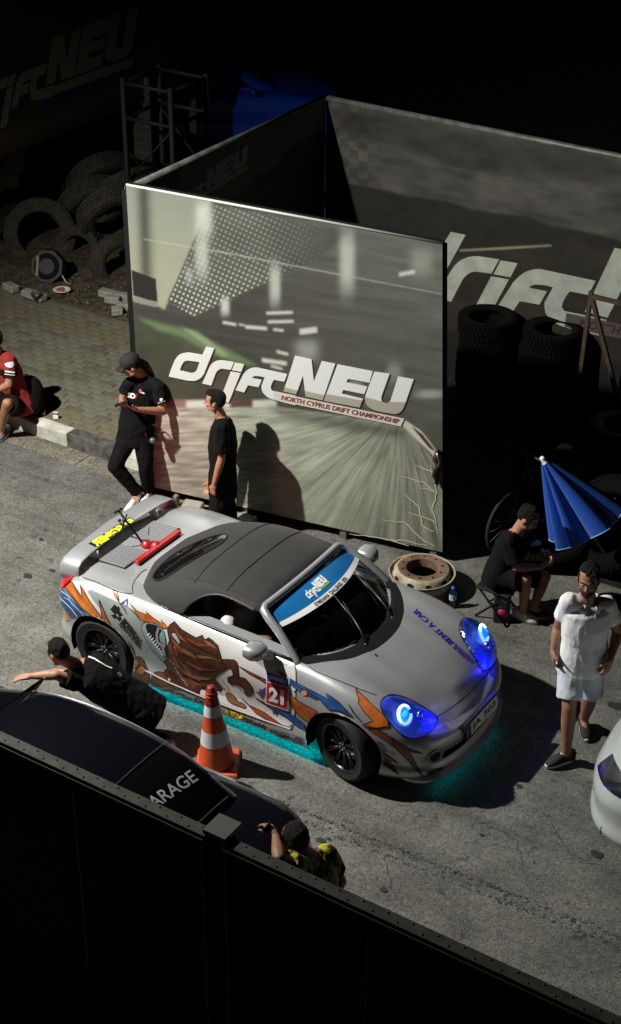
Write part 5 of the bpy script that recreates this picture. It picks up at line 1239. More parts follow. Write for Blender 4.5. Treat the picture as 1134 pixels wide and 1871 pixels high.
tyre(on_z((1010, 990), .2), (.1, -.3, .95), 2, 'dark tyre lying behind the squatting man', 'dark tyres behind the parasol')
tw = lambda p: at_y(p, 5.55)
t = thing('wooden_trestle', 'brown wooden trestle standing before the back wall at the right frame edge', 'trestle', (tw((1090, 600)).x, 5.55, 0))
for a_, b_ in (((1080, 532), (1066, 640)), ((1079, 534), (1106, 640))):
    p_, q_ = tw(a_), tw(b_); q_.z = max(q_.z, 0); MB().tube([p_, q_, q_ + (q_ - p_).normalized() * max(0, (q_.z - .02) / max(.05, -(q_ - p_).normalized().z))], .03, 4).build('leg', mat('dark_stained_wood', (.05, .032, .018), .8, var=.4, vs=12) if 'dark_stained_wood' not in bpy.data.materials else bpy.data.materials['dark_stained_wood'], t, smooth=False)
MB().tube([tw((1076, 540)), tw((1160, 560))], .03, 4).build('crossbar', bpy.data.materials['dark_stained_wood'], t, smooth=False)
# black speaker box lying by the tyres, paper plate, stones
sp = on_z((86, 487), .40); an = Vector((.38, -.82, .42)).normalized(); qx = Vector((0, 0, 1)).cross(an).normalized(); qy = an.cross(qx)
t = thing('floor_speaker', 'black eight sided speaker with a pale strip, leaning on the tyres', 'speaker', tuple(sp))
m = MB(); oct_ = [(math.cos(a) * .235 * (1.0), math.sin(a) * .235) for a in np.linspace(PI / 8, 2 * PI + PI / 8, 9)[:-1]]
m.add([sp + qx * (a * k) + qy * (b * k) + an * o_ for k, o_ in ((1, -.12), (1.0, .0), (.93, .03)) for a, b in oct_], [tuple(range(16, 24)), tuple(reversed(range(8)))] + [(r * 8 + i, r * 8 + (i + 1) % 8, (r + 1) * 8 + (i + 1) % 8, (r + 1) * 8 + i) for r in (0, 1) for i in range(8)])
m.build('cabinet', mat('speaker_black', (.008, .009, .010), .6), t, smooth=False)
rotS = Matrix((qx, qy, an)).transposed()
MB().lathe([(.17, .03), (.16, .042), (.13, .036), (.05, .02), (0, .03)], sp + an * .0, 28, rotS).build('cone', MATTE, t)
MB().box(sp + an * .036 + qx * -.12, (.035, .26, .012), rotS).build('pale_strip', mat('masking_tape', (.25, .18, .09), .7), t, smooth=False)
MB().tube([sp + qx * .2 + qy * -.1, sp + qx * .26 + qy * -.2 + Vector((0, 0, .02)), on_z((128, 520), .2), on_z((134, 512), .21)], .006, 5).build('cable', WHITE, t)
pc = on_z((113, 531), .212); t = thing('paper_plate', 'white paper plate with scraps of food on the dirt', 'plate', tuple(pc))
MB().lathe([(0, 0), (.07, .002), (.09, .014), (.115, .018), (.115, .021), (.09, .018), (.07, .006), (0, .004)], pc, 24).build('plate', WHITE, t)
k = MB(); r_ = random.Random(8)
for q in range(12): k.ball(pc + Vector((r_.uniform(-.06, .06), r_.uniform(-.05, .05), .016)), (r_.uniform(.012, .026),) * 2 + (.012,), None, 7, 5)
k.build('food_scraps', mat('food_scraps', (.35, .05, .02), .6, var=.8, vs=40, col2=(.40, .22, .08)), t)['kind'] = 'stuff'
for q, (px, py, sx_, lab) in enumerate([(20, 531, .20, 'flat pale stone at the left end of the dirt edge'), (62, 545, .34, 'long pale stone on the dirt edge left of the weed'), (196, 542, .22, 'pale block by the upright tyre, back left of its pile'), (224, 548, .20, 'pale block by the board edge, back right of its pile'), (206, 553, .2, 'pale block in the middle of the small pile by the board'), (232, 566, .26, 'pale block nearest the paving beside the board edge'), (214, 574, .14, 'small pale stone below the block pile')]):
    rubble((px, py), .18, (sx_, .12, .09), BLOCK, lab, 'stone_block', 'stone', -.2 + .15 * q, 20 + q)
st = MB(); r_ = random.Random(4)
for q in range(230):
    p = on_z((r_.uniform(-20, 245), r_.uniform(500, 600)), .19)
    if p.y < 4.9: continue
    s = r_.uniform(.006, .022); st.ball((p.x, p.y, .19 + r_.uniform(0, .02)), (s, s * r_.uniform(.6, 1), s * .6), None, 6, 4)
tag(st.build('pebbles', mat('dusty_pebble', (.17, .15, .11), .9, var=.5, vs=8), None, smooth=False), kind='stuff')
wd = MB(); r_ = random.Random(6); wp = on_z((66, 552), .19)
for q in range(46):
    a = r_.uniform(0, 6.3); l = r_.uniform(.06, .16); e = Vector((math.cos(a) * l * .6, math.sin(a) * l * .6, l)); s_ = Vector((-math.sin(a), math.cos(a), 0)) * .008
    wd.add([wp + e * .2 - s_, wp + e * .2 + s_, wp + e * .7 + s_ * 2.0, wp + e, wp + e * .7 - s_ * 2], [(0, 1, 2, 3, 4)])
tag(wd.build('weed', mat('weed_green', (.05, .075, .025), .7), None, smooth=False), 'small green weed growing at the edge of the paving', 'plant')

# ------------------------------------------------------------ traffic cone
cc_ = on_z((396, 1396)); t = thing('traffic_cone', 'orange traffic cone with two pale bands in front of the silver car', 'traffic cone', tuple(cc_))
ORM = mat('orange_cone_plastic', (.62, .085, .025), .45, var=.3, vs=8, bump=.05, bs=60); BAND = mat('reflective_band', (.62, .62, .66), .35, var=.2, vs=30)
cr = lambda z: .150 - (.150 - .030) * (z - .03) / .75
lean = Matrix.Rotation(-.035, 3, 'Y') @ Matrix.Rotation(.02, 3, 'X')
MB().lathe([(cr(.03), .03), (cr(.20), .20), (cr(.40), .40), (cr(.62), .62), (cr(.70), .70), (.030, .775), (.024, .78), (.02, .77), (.02, .60)], cc_, 36, lean).build('body', ORM, t)
for z0, z1 in ((.245, .38), (.52, .615)): MB().lathe([(cr(z0) + .003, z0), (cr(z1) + .003, z1)], cc_, 36, lean).build('band', BAND, t)
MB().lathe([(cr(.62) + .004, .62), (.031, .777), (.024, .784), (.0, .784)], cc_, 36, lean).build('dark_tip', mat('dark_red_tip', (.26, .022, .018), .45, var=.4, vs=14), t)
for z in (.70, .73): MB().lathe([(cr(z) + .004, z - .01), (cr(z) + .011, z), (cr(z) + .003, z + .01)], cc_, 30, lean).build('ridge', ORM, t)
b = MB(); b.box(cc_ + Vector((.01, 0, .018)), (.36, .36, .034), Matrix.Rotation(.55, 3, 'Z'), .93); o = b.build('base', ORM, t, smooth=False); bev(o, .012, 2)

# ------------------------------------------------------------ lorry rim and water bottle
rc_ = on_z((771, 1045), .19); rc_ = Vector((rc_.x, rc_.y, 0)); SCZ = .70; t = thing('lorry_rim', 'rusty pale lorry wheel rim lying flat behind the silver car', 'wheel rim', tuple(rc_))
RP = mat('chalky_rim_paint', (.46, .44, .34), .7, var=.5, vs=9, bump=.25, bs=40, col2=(.22, .16, .09)); RUST = mat('rusty_steel', (.20, .115, .075), .8, var=.5, vs=12, bump=.3, bs=50, col2=(.10, .052, .032))
MB().lathe([(.30, .0), (.315, .012), (.31, .03), (.285, .05), (.28, .20), (.285, .235), (.312, .262), (.318, .275), (.312, .283), (.300, .275), (.272, .24), (.266, .06), (.285, .015)], rc_, 56, None, True).build('rim_barrel', RUST, t)
MB().lathe([(.300, .2772), (.318, .2765), (.314, .2865), (.302, .2795)], rc_, 56, None, True).build('rim_lip', RP, t)
MB().lathe([(.285, .14), (.284, .20), (.279, .25), (.266, .305), (.248, .338), (.228, .346)], rc_, 56).build('disc', RP, t)
nutm = MB()
def ring_face(r0, r1, z, n=56): return [(r0, z), (r1, z)]
MB().lathe([(.231, .3462), (.152, .3462), (.150, .334), (.150, .22)], rc_, 56).build('flange', RUST, t)
for k in range(10):
    a = 2 * PI * k / 10 + .1; MB().lathe([(0, .3485), (.0125, .3485), (.0125, .3440)], rc_ + Vector((.192 * math.cos(a), .192 * math.sin(a), 0)), 10).build('bolt_hole', MATTE, t)
    a += .31; rr = .2745; nrm = Vector((math.cos(a) * .965, math.sin(a) * .965, .25)).normalized(); u = Vector((-math.sin(a), math.cos(a), 0)); v = nrm.cross(u)
    c = rc_ + Vector((rr * math.cos(a), rr * math.sin(a), .285)) + nrm * .005
    mk('hand_hole', [c + u * (.031 * math.cos(q)) + v * (.022 * math.sin(q)) for q in np.linspace(0, 2 * PI, 15)[:-1]], [tuple(range(14))], MATTE, t, False)
for o_ in list(t.children): o_.matrix_parent_inverse = Matrix.Translation((0, 0, 0)) @ Matrix.Diagonal((1, 1, SCZ, 1)) @ Matrix.Translation(-rc_)
bp_ = on_z((826, 1109)); t = thing('water_bottle', 'half full clear water bottle with a blue cap beside the lorry rim', 'bottle', tuple(bp_))
MB().lathe([(0, .004), (.031, .004), (.034, .012), (.033, .05), (.035, .06), (.033, .10), (.034, .15), (.028, .175), (.014, .195), (.0135, .21)], bp_, 22).build('bottle_body', glass('clear_plastic', (.75, .82, .9)), t)
MB().lathe([(0, .006), (.030, .006), (.032, .03), (.032, .085), (0, .085)], bp_, 20).build('water', mat('dark_water', (.05, .06, .08), .05), t)
MB().lathe([(.0348, .088), (.0348, .150)], bp_, 22).build('label', mat('white_blue_label', (.55, .62, .75), .4, var=.5, vs=60, col2=(.1, .2, .5)), t)
MB().lathe([(.017, .198), (.018, .20), (.018, .222), (.0, .223)], bp_, 16).build('cap', mat('blue_cap', (.02, .10, .5), .35), t)

# ------------------------------------------------------------ cup and cigarette packet on the kerb
cp = on_z((78, 758), .18); t = thing('drink_cup', 'clear cup with dark red drink on the kerb', 'cup', tuple(cp))
MB().lathe([(0, .0), (.022, .0), (.033, .08), (.034, .08), (.024, -.0)], cp, 18).build('cup', glass('clear_cup', (.7, .7, .7)), t)
MB().lathe([(0, .003), (.022, .003), (.030, .055), (0, .055)], cp, 18).build('drink', mat('red_drink', (.06, .012, .008), .2), t)
cp = on_z((102, 764), .18); t = thing('cigarette_packet', 'black and white cigarette packet on the kerb beside the cup', 'packet', tuple(cp))
o = MB().box(cp + Vector((0, 0, .035)), (.055, .024, .075), Matrix.Rotation(.4, 3, 'Z')).build('box', WHITE, t, smooth=False)
MB().box(cp + Vector((0, 0, .058)), (.056, .025, .018), Matrix.Rotation(.4, 3, 'Z')).build('lid', INK, t, smooth=False)
MB().box(cp + Vector((-.005, -.012, .02)), (.02, .004, .02), Matrix.Rotation(.4, 3, 'Z')).build('badge', INK, t, smooth=False)

# ------------------------------------------------------------ parasol
ur = on_z((1050, 1090)); UD = lambda px, d: on_plane(px, ur - CH * d, CH)
tip = UD((992, 840), .10); bc = UD((1070, 958), .05); ax = (bc - tip).normalized(); Lh = (bc - tip).length
t = thing('parasol', 'half closed bright blue parasol leaning behind the squatting man', 'parasol', tuple(tip))
BLUEC = mat('blue_parasol_cloth', (.004, .085, .48), .6, sheen=.2, bump=.1, bs=20)
px_ = ax.cross(CH).normalized(); py_ = ax.cross(px_)
nf = 8; na = 96; V = []; F = []; nl = 14
for i in range(nl + 1):
    s_ = i / nl
    for k in range(na):
        a = 2 * PI * k / na; fold = abs(math.sin((a + .16 * math.sin(a * 2 + 1)) * nf / 2 + .3 + .10 * math.sin(s_ * 3 + a))); r = (.02 + (.315 * (.52 + .55 * fold)) * s_ ** .95)
        l = Lh * s_ * (1 + .10 * (1 - fold) * s_) + (.02 * math.sin(a * 3) * s_)
        V.append(tip + ax * l + px_ * (r * math.cos(a) * 1.05) + py_ * (r * math.sin(a) * .75))
for i in range(nl):
    for k in range(na): F.append((i * na + k, i * na + (k + 1) % na, (i + 1) * na + (k + 1) % na, (i + 1) * na + k))
mk('canopy', V, F, BLUEC, t); hemp = [V[nl * na + k] for k in range(na)] + [V[nl * na]]
MB().tube(hemp, .005, 5, False).build('hem', mat('pale_blue_hem', (.25, .45, .8), .5), t)
MB().lathe([(0, -.03), (.018, -.03), (.022, -.01), (.022, .02), (.03, .025), (.03, .04)], tip, 14, Matrix((px_, ax.cross(px_), ax)).transposed()).build('ferrule', WHITE, t)
pe = tip + ax * Lh * 1.45; MB().tube([tip, pe], .014, 8).build('pole', STEEL, t)
for k in range(nf):
    a = 2 * PI * (k + .5) / nf; MB().tube([tip + ax * .03, tip + ax * Lh * .97 + px_ * (.26 * math.cos(a)) + py_ * (.19 * math.sin(a))], .004, 4).build('rib', STEEL, t)

# ------------------------------------------------------------ bicycle in the dark by the board
br = on_z((905, 985)); XD = lambda px, d=0: on_plane(px, br - CH * d, CH)
t = thing('bicycle', 'black bicycle standing in the dark right of the big board', 'bicycle', tuple(br))
BKM = mat('black_frame_paint', (.010, .010, .012), .3, coat=.4)
dirb = Vector((.86, .5, 0)).normalized()
wf = Vector((br.x + .2, br.y - .12, .33)); wr = wf + Vector((.25, .95, 0)); dv = (wr - wf).normalized(); sd_ = Vector((dv.y, -dv.x, 0))
for c in (wf, wr):
    rotw = Matrix((dv, Vector((0, 0, 1)), sd_)).transposed(); o = MB().lathe([(.33 + .02 * math.cos(a), .02 * math.sin(a)) for a in np.linspace(0, 2 * PI, 9)[:-1]], c, 36, rotw, True).build('wheel', TYREB, t)
    k = MB()
    for q in range(16): k.tube([c, c + rotw @ Vector((.31 * math.cos(2 * PI * q / 16), .31 * math.sin(2 * PI * q / 16), 0))], .0015, 3)
    k.build('spokes', STEEL, o)
head = wf + dv * .18 + Vector((0, 0, .52)); bb = wf + dv * .55 + Vector((0, 0, -.02)); seat = wf + dv * .66 + Vector((0, 0, .55))
k = MB()
for a, b_, r in ((wf, head, .016), (head, bb, .02), (head - Vector((0, 0, .08)), seat - Vector((0, 0, .12)), .016), (bb, seat, .016), (bb, wr, .012), (seat - Vector((0, 0, .14)), wr, .010)): k.tube([a, b_], r, 8)
k.build('frame', BKM, t)
hb = head + Vector((0, 0, .16)); k = MB(); k.tube([head, hb], .018, 8); k.tube([hb + sd_ * -.40 + Vector((0, 0, .02)), hb + sd_ * -.2, hb, hb + sd_ * .2, hb + sd_ * .40 + Vector((0, 0, .02))], .016, 8); k.build('handlebar', mat('satin_bar', (.03, .03, .03), .3, .6), t)
for sg in (-1, 1): MB().tube([hb + sd_ * sg * .40 + Vector((0, 0, .02)), hb + sd_ * sg * .30 + Vector((0, 0, .01))], .022, 8).build('grip', RUBBER, t)
MB().loft([(seat + dv * -.13, .02, .02, sd_, Vector((0, 0, 1))), (seat, .05, .025, sd_, Vector((0, 0, 1))), (seat + dv * .12, .08, .03, sd_, Vector((0, 0, 1)))], 12).build('saddle', BLACK, t)
MB().ball(head + Vector((0, 0, -.05)) - dv * .03, (.02, .02, .02)).build('reflector', REDM, t)

# ------------------------------------------------------------ other cars
def saloon(name, label, group, paint, mtx, glow=False, grp=None, cab=0.0, mirrors=True):
    root = thing(name, label, 'car', (0, 0, 0)); 
    if grp: root['group'] = grp
    half = [(2.18, 0), (2.17, .25), (2.12, .48), (2.02, .68), (1.86, .80), (1.6, .865), (1.2, .885), (.5, .885), (-.4, .885), (-1.2, .885), (-1.7, .87), (-1.98, .80), (-2.12, .66), (-2.18, .42), (-2.20, .2), (-2.205, 0)]
    zs = [(2.18, .62), (2.0, .66), (1.7, .76), (1.2, .86), (.7, .90), (-.5, .93), (-1.3, .95), (-1.9, .95), (-2.2, .92)]
    zc = [(2.1, .70), (1.9, .76), (1.5, .86), (1.0, .95), (.7, .97), (-1.3, 1.0), (-1.7, .995), (-2.2, .95)]
    prof = [(0, .05), (.06, .01), (.15, 0), (.3, .025), (.55, .01), (.68, 0), (.80, .02), (.92, .05), (1, .09)]
    b = shell('body', half, lambda x: .19, lambda x: interp(x, zs), prof, lambda x: interp(x, zc), paint, root, .06, 14, 10, None, ((1.32, .31, .36, .55), (-1.30, .31, .36, .55)), spine=(1.5, .75, -1.6, .8))
    MB().box((0, 0, .25), (3.9, 1.5, .06)).build('underbody', MATTE, root, smooth=False)
    st = []; Vv = []; Ff = []
    sx_ = [(.98, .97, .66, .70), (.55, 1.20, .62, .70), (.22, 1.345, .565, .70), (-.25, 1.385, .56, .70), (-.75, 1.345, .56, .70), (-1.05, 1.24, .57, .70), (-1.32, 1.02, .60, .69)]
    for x, zt, yt, yb in sx_:
        for y, z in ((-yb, .92), (-(yb * .6 + yt * .4), .92 + (zt - .93) * .45), (-yt, zt - .035 - .0 * x), (-yt * .86, zt - .008), (0, zt + .012), (yt * .86, zt - .008), (yt, zt - .035), (yb * .6 + yt * .4, .92 + (zt - .93) * .45), (yb, .92)): Vv.append((x + cab * (.3 if x > .9 else 1), y, z))
    for i in range(len(sx_) - 1):
        for k in range(8): Ff.append((i * 9 + k, (i + 1) * 9 + k, (i + 1) * 9 + k + 1, i * 9 + k + 1))
    ro = mk('roof', Vv, Ff, paint, root); s2 = ro.modifiers.new('sub', 'SUBSURF'); s2.levels = 2; s2.render_levels = 2
    GL = bpy.data.materials.get('tinted_car_glass') or mat('tinted_car_glass', (.004, .004, .005), .06, coat=1)
    RB = BVHTree.FromObject(ro, bpy.context.evaluated_depsgraph_get())
    def patch(nm, pts, dirv, mt, o_=.006, n=8):       # four corners in space, dropped onto the greenhouse
        c = [Vector(p) for p in pts]; P = []; ok = True
        for j in range(n + 1):
            for i in range(n + 1):
                p = c[0].lerp(c[1], i / n).lerp(c[3].lerp(c[2], i / n), j / n); h = RB.ray_cast(p - Vector(dirv) * 2, Vector(dirv))
                P.append((h[0] if h[0] else p) - Vector(dirv) * o_)
        return mk(nm, P, [(j * (n + 1) + i, j * (n + 1) + i + 1, (j + 1) * (n + 1) + i + 1, (j + 1) * (n + 1) + i) for j in range(n) for i in range(n)], mt, root)
    patch('windscreen', ((.92, -.56, 0), (.92, .56, 0), (.28, .50, 0), (.28, -.50, 0)), (0, 0, -1), GL)
    rwin = patch('rear_window', ((-1.26 + cab, -.52, 0), (-1.26 + cab, .52, 0), (-.84 + cab, .47, 0), (-.84 + cab, -.47, 0)), (0, 0, -1), GL)
    for sd in (-1, 1):
        patch('side_window', ((.62, sd * .7, .97), (-.30, sd * .7, .98), (-.30, sd * .7, 1.30), (.22, sd * .7, 1.28)), (0, -sd, 0), GL)
        patch('side_window', ((-.36, sd * .7, .98), (-1.12, sd * .7, 1.0), (-.82, sd * .7, 1.26), (-.36, sd * .7, 1.30)), (0, -sd, 0), GL)
        m = MB(); m.loft([(Vector((.62, sd * .97, .99)), .10, .06, Vector((0, 1, 0)), Vector((0, 0, 1))), (Vector((.72, sd * .95, .985)), .07, .045, Vector((0, 1, 0)), Vector((0, 0, 1)))], 14); m.tube([(.68, sd * .93, .97), (.72, sd * .83, .93)], .03, 8); _ = m.build('mirror', paint, root) if mirrors else None
    for ax_ in (1.32, -1.30):
        for sd in (-1, 1):
            make_wheel(root, (ax_, sd * .77, .31), R=.31, w=.2, side=sd, spokes=7)
            n = 16; P = []
            for k in range(n + 1):
                a = PI * k / n - .3 + .6 * k / n
                for yy in (.86, .5): P.append((ax_ + .358 * math.cos(a), sd * yy, .31 + .358 * math.sin(a)))
            mk('wheel_well', P, [(2 * k, 2 * k + 1, 2 * k + 3, 2 * k + 2) for k in range(n)], MATTE, root)
    return root, b, ro, rwin
def place(root, loc, rz):
    root.location = loc; root.rotation_euler = (0, 0, rz); bpy.context.view_layer.update()
# white car at the right frame edge, nose towards the silver car
WPAINT = mat('white_car_paint', (.40, .44, .44), .28, coat=.6)
wc, wb, wr_, _ = saloon('white_car', 'white car nose at the right frame edge beside the walking man', None, WPAINT, None)
WB = BVHTree.FromObject(wb, bpy.context.evaluated_depsgraph_get())
def side_patch(nm, pts, mt, parent, B, dirv, o_=.006, n=9):
    c = [Vector(p) for p in pts]; P = []; d = Vector(dirv).normalized()
    for j in range(n + 1):
        for i in range(n + 1):
            p = c[0].lerp(c[1], i / n).lerp(c[3].lerp(c[2], i / n), j / n); h = B.ray_cast(p - d * 2, d); P.append((h[0] if h[0] else p) - d * o_)
    return mk(nm, P, [(j * (n + 1) + i, j * (n + 1) + i + 1, (j + 1) * (n + 1) + i + 1, (j + 1) * (n + 1) + i) for j in range(n) for i in range(n)], mt, parent)
DLENS = mat('dark_headlamp_lens', (.012, .012, .02), .2, coat=.5)
for sd in (-1, 1):
    side_patch('headlight', ((2.1, sd * .40, .56), (1.72, sd * .86, .66), (1.66, sd * .86, .76), (2.05, sd * .36, .66)), DLENS, wc, WB, (-.7, -sd * .7, 0), .008)
side_patch('grille', ((2.2, -.4, .30), (2.2, .4, .30), (2.2, .4, .44), (2.2, -.4, .44)), BLACK, wc, WB, (-1, 0, 0), .006)
m = MB()
for yy in np.linspace(-.62, .62, 21):
    h = WB.ray_cast(Vector((1.86 - .25 * yy * yy, yy, 3)), Vector((0, 0, -1))); 
    if yy == -.62: pts = []
    pts.append(h[0] + Vector((0, 0, .001)))
m.tube(pts, .006, 5); m.build('bonnet_gap', GAP, wc)
for sd in (-1, 1):
    pts = [WB.ray_cast(Vector((x, sd * (.66 - .02 * (x - 1)), 3)), Vector((0, 0, -1)))[0] + Vector((0, 0, .001)) for x in np.linspace(1.0, 1.75, 12)]
    MB().tube(pts, .005, 5).build('bonnet_gap', GAP, wc)
place(wc, (5.15, .42, 0), PI + .10)
# black saloon behind the barrier, seen from its tail
BPAINT = mat('black_car_paint', (.003, .0032, .006), .2, coat=1)
bc_, bb_, br_, rwin = saloon('black_saloon', 'black saloon with white garage lettering on its rear window, behind the barrier', None, BPAINT, None, cab=-.20, mirrors=False)
TRIMB = mat('dull_window_trim', (.05, .05, .05), .35, .5)
for x in (-1.0, -1.50):
    pts = []
    for y in np.linspace(-.55, .55, 15):
        h = BVHTree.FromObject(br_, bpy.context.evaluated_depsgraph_get()).ray_cast(Vector((x, y, 3)), Vector((0, 0, -1))) if y == -.55 else RBq.ray_cast(Vector((x, y, 3)), Vector((0, 0, -1)))
        if y == -.55: RBq = BVHTree.FromObject(br_, bpy.context.evaluated_depsgraph_get())
        if h[0]: pts.append(h[0] + Vector((0, 0, .002)))
    if len(pts) > 1: MB().tube(pts, .008, 5).build('window_trim', TRIMB, bc_)
RTB = BVHTree.FromObject(br_, bpy.context.evaluated_depsgraph_get())
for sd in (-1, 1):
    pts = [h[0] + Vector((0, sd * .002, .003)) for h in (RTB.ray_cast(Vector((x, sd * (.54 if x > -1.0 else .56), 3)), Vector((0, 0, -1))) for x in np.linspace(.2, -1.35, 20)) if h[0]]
    MB().tube(pts, .006, 6).build('roof_trim', mat('bright_roof_trim', (.30, .30, .32), .3, .6) if sd < 0 else bpy.data.materials['bright_roof_trim'], bc_)  # highlight along the roof edge, modelled as a bright tube
for sd in (-1, 1): side_patch('tail_light', ((-2.15, sd * .5, .72), (-1.95, sd * .84, .74), (-1.95, sd * .84, .88), (-2.15, sd * .5, .88)), TAILM, bc_, BVHTree.FromObject(bb_, bpy.context.evaluated_depsgraph_get()), (.8, -sd * .6, 0))
place(bc_, (-.22, -3.04, 0), PI + .02)
bpy.context.view_layer.update(); _dg = bpy.context.evaluated_depsgraph_get(); _bm = bmesh.new(); _bm.from_mesh(rwin.data); _bm.transform(rwin.matrix_world); RWS = Surf(BVHTree.FromBMesh(_bm))
text('lettering', 'GARAGE', (266, 1492), (364, 1426), (-17, -19), RWS, mat('chalk_white_lettering', (.42, .43, .45), .6), rwin, .006, .01)
# blue car on the bank beyond the tyres
BLP = mat('blue_car_paint', (.006, .06, .50), .25, coat=.8)
bl, *_ = saloon('blue_car', 'dark blue car parked in the gloom beyond the tyre heap', None, BLP, None)
place(bl, (-8.9, 11.4, .15), .62)

# ------------------------------------------------------------ people
def lerp(a, b, t): return a + (b - a) * t
class Person:
    """Joints are given as points; the body is one fused surface, clothes are surfaces over it."""
    def __init__(s, label, root, skin=SKIN, sc=1.0):
        s.t = thing('person', label, 'person', tuple(root)); s.skin = skin; s.sc = sc; s.j = {}
    def set(s, **k): s.j.update({a: Vector(b) for a, b in k.items()})
    def drape(s, o, amp=.007, sc=(17, 17, 6)):
        from mathutils import noise as nz_
        me = o.data; me.update(); co = [v.co.copy() for v in me.vertices]; no = [v.normal.copy() for v in me.vertices]; off = s.t.location
        for v, c, n in zip(me.vertices, co, no):
            q = c - off; a = nz_.noise(Vector((q.x * sc[0], q.y * sc[1], q.z * sc[2] + q.x * 5))); b = nz_.noise(Vector((q.x * 9 + 7, q.y * 9, q.z * 22)))
            v.co = c + n * (amp * (abs(a) * -1.3 + .6) + amp * .4 * b)
        me.update()
    def frame(s):
        j = s.j; s.side = (j['shl'] - j['shr']).normalized(); up = (j['neck'] - j['pel']).normalized()
        s.side = (s.side - up * s.side.dot(up)).normalized()
        s.front = s.side.cross(up).normalized(); s.up = up
    def hand(s, mb, wrist, d, palm_n, thumb, curl=.5, size=1.0):
        d = d.normalized(); palm_n = (palm_n - d * palm_n.dot(d)).normalized(); w = d.cross(palm_n).normalized()
        if w.dot(thumb) < 0: w = -w
        k = s.sc * size; ce = wrist + d * .045 * k
        mb.cap(wrist - d * .01, .025 * k, wrist + d * .03 * k, .028 * k)
        for q in (-.026, -.009, .009, .026): mb.cap(wrist + d * .02 * k + w * q * .8 * k, .016 * k, wrist + d * .085 * k + w * q * k, .0125 * k)
        for q, l in ((-.030, .060), (-.010, .074), (.010, .080), (.030, .070)):
            p = wrist + d * .088 * k + w * q * k; a = d; r = .0098 * k
            for i, f in enumerate((.42, .33, .25)):
                ang = curl * (.55 + .35 * i); a = (a * math.cos(ang) + palm_n * math.sin(ang)).normalized(); p2 = p + a * l * f * k
                mb.cap(p, r, p2, r * .92, 8); p = p2; r *= .93
        p = wrist + d * .025 * k + w * .026 * k; a = (d * .75 + w * .65 + palm_n * .25).normalized()
        p2 = p + a * .042 * k; mb.cap(p, .014 * k, p2, .0115 * k, 8); a = (a + d * .5 + palm_n * curl * .5).normalized(); mb.cap(p2, .0115 * k, p2 + a * .035 * k, .0095 * k, 8)
    def head(s, mb, c, f, up, k):
        f = f.normalized(); up = (up - f * up.dot(f)).normalized(); sd = up.cross(f).normalized(); R = Matrix((sd, f, up)).transposed()
        P = lambda x, y, z: c + R @ Vector((x * k, y * k, z * k))
        mb.ball(P(0, -.012, .030), (.076 * k, .097 * k, .090 * k), R, 20, 14); mb.ball(P(0, .022, -.015), (.066 * k, .072 * k, .085 * k), R, 18, 12)
        mb.ball(P(0, .045, -.070), (.046 * k, .040 * k, .034 * k), R, 14, 10); mb.ball(P(0, .062, -.088), (.022 * k, .020 * k, .018 * k), R)
        for sg in (-1, 1):
            mb.ball(P(sg * .034, .068, -.018), (.026 * k, .020 * k, .022 * k), R)          # cheek
            mb.ball(P(sg * .047, .020, -.062), (.022 * k, .040 * k, .028 * k), R)          # jaw
            mb.ball(P(sg * .077, -.008, -.008), (.010 * k, .020 * k, .032 * k), R)         # ear
            mb.cap(P(sg * .014, .085, .026), .010 * k, P(sg * .046, .072, .024), .009 * k, 8)  # brow ridge
        mb.cap(P(0, .088, .014), .009 * k, P(0, .110, -.022), .0125 * k, 8); mb.ball(P(0, .104, -.026), (.018 * k, .012 * k, .010 * k), R)
        mb.cap(P(-.018, .084, -.050), .007 * k, P(.018, .084, -.050), .007 * k, 8); mb.cap(P(-.016, .081, -.060), .007 * k, P(.016, .081, -.060), .007 * k, 8)
        s.P, s.hR, s.hk = P, R, k
    def body(s, face, headup=(0, 0, 1), curls=(.45, .45), palms=None, thumbs=None, voxel_size=.0085):
        j = s.j; s.frame(); k = s.sc; m = MB()
        up, sd, fr = s.up, s.side, s.front
        s.head(m, j['head'], Vector(face), Vector(headup), k)
        m.cap(j['neck'] - up * .03, .060 * k, s.P(0, -.012, -.05), .050 * k)
        pel, ch = j['pel'], lerp(j['pel'], j['neck'], .66)
        m.loft([(pel - up * .10 * k, .10 * k, .085 * k, sd, fr), (pel, .160 * k, .112 * k, sd, fr), (lerp(pel, j['neck'], .3), .138 * k, .098 * k, sd, fr), (lerp(pel, j['neck'], .6), .160 * k, .112 * k, sd, fr), (lerp(pel, j['neck'], .82), .165 * k, .105 * k, sd, fr), (j['neck'] - up * .01, .07 * k, .065 * k, sd, fr)], 20)
        for a, si in (('l', 1), ('r', -1)):
            sh, el, wr = j['sh' + a], j['el' + a], j['wr' + a]
            m.cap(j['neck'] - up * .035 * k, .055 * k, sh, .056 * k); m.cap(sh, .056 * k, lerp(sh, el, .5), .050 * k); m.cap(lerp(sh, el, .5), .050 * k, el, .040 * k); m.cap(el, .041 * k, lerp(el, wr, .3), .043 * k); m.cap(lerp(el, wr, .3), .043 * k, wr, .026 * k)
            d = j['ha' + a] - wr if 'ha' + a in j else wr - el
            pn = Vector(palms[a]) if palms else -sd * si; th = Vector(thumbs[a]) if thumbs else fr
            s.hand(m, wr, d, pn, th, curls[0 if a == 'l' else 1])
            hp, kn, an, to = j['hp' + a], j['kn' + a], j['an' + a], j['to' + a]
            m.cap(hp, .090 * k, lerp(hp, kn, .55), .072 * k); m.cap(lerp(hp, kn, .55), .072 * k, kn, .055 * k); m.cap(kn, .055 * k, lerp(kn, an, .32), .056 * k); m.cap(lerp(kn, an, .32), .056 * k, an, .035 * k)
            m.cap(an - (to - an).normalized() * .02, .038 * k, to, .028 * k)
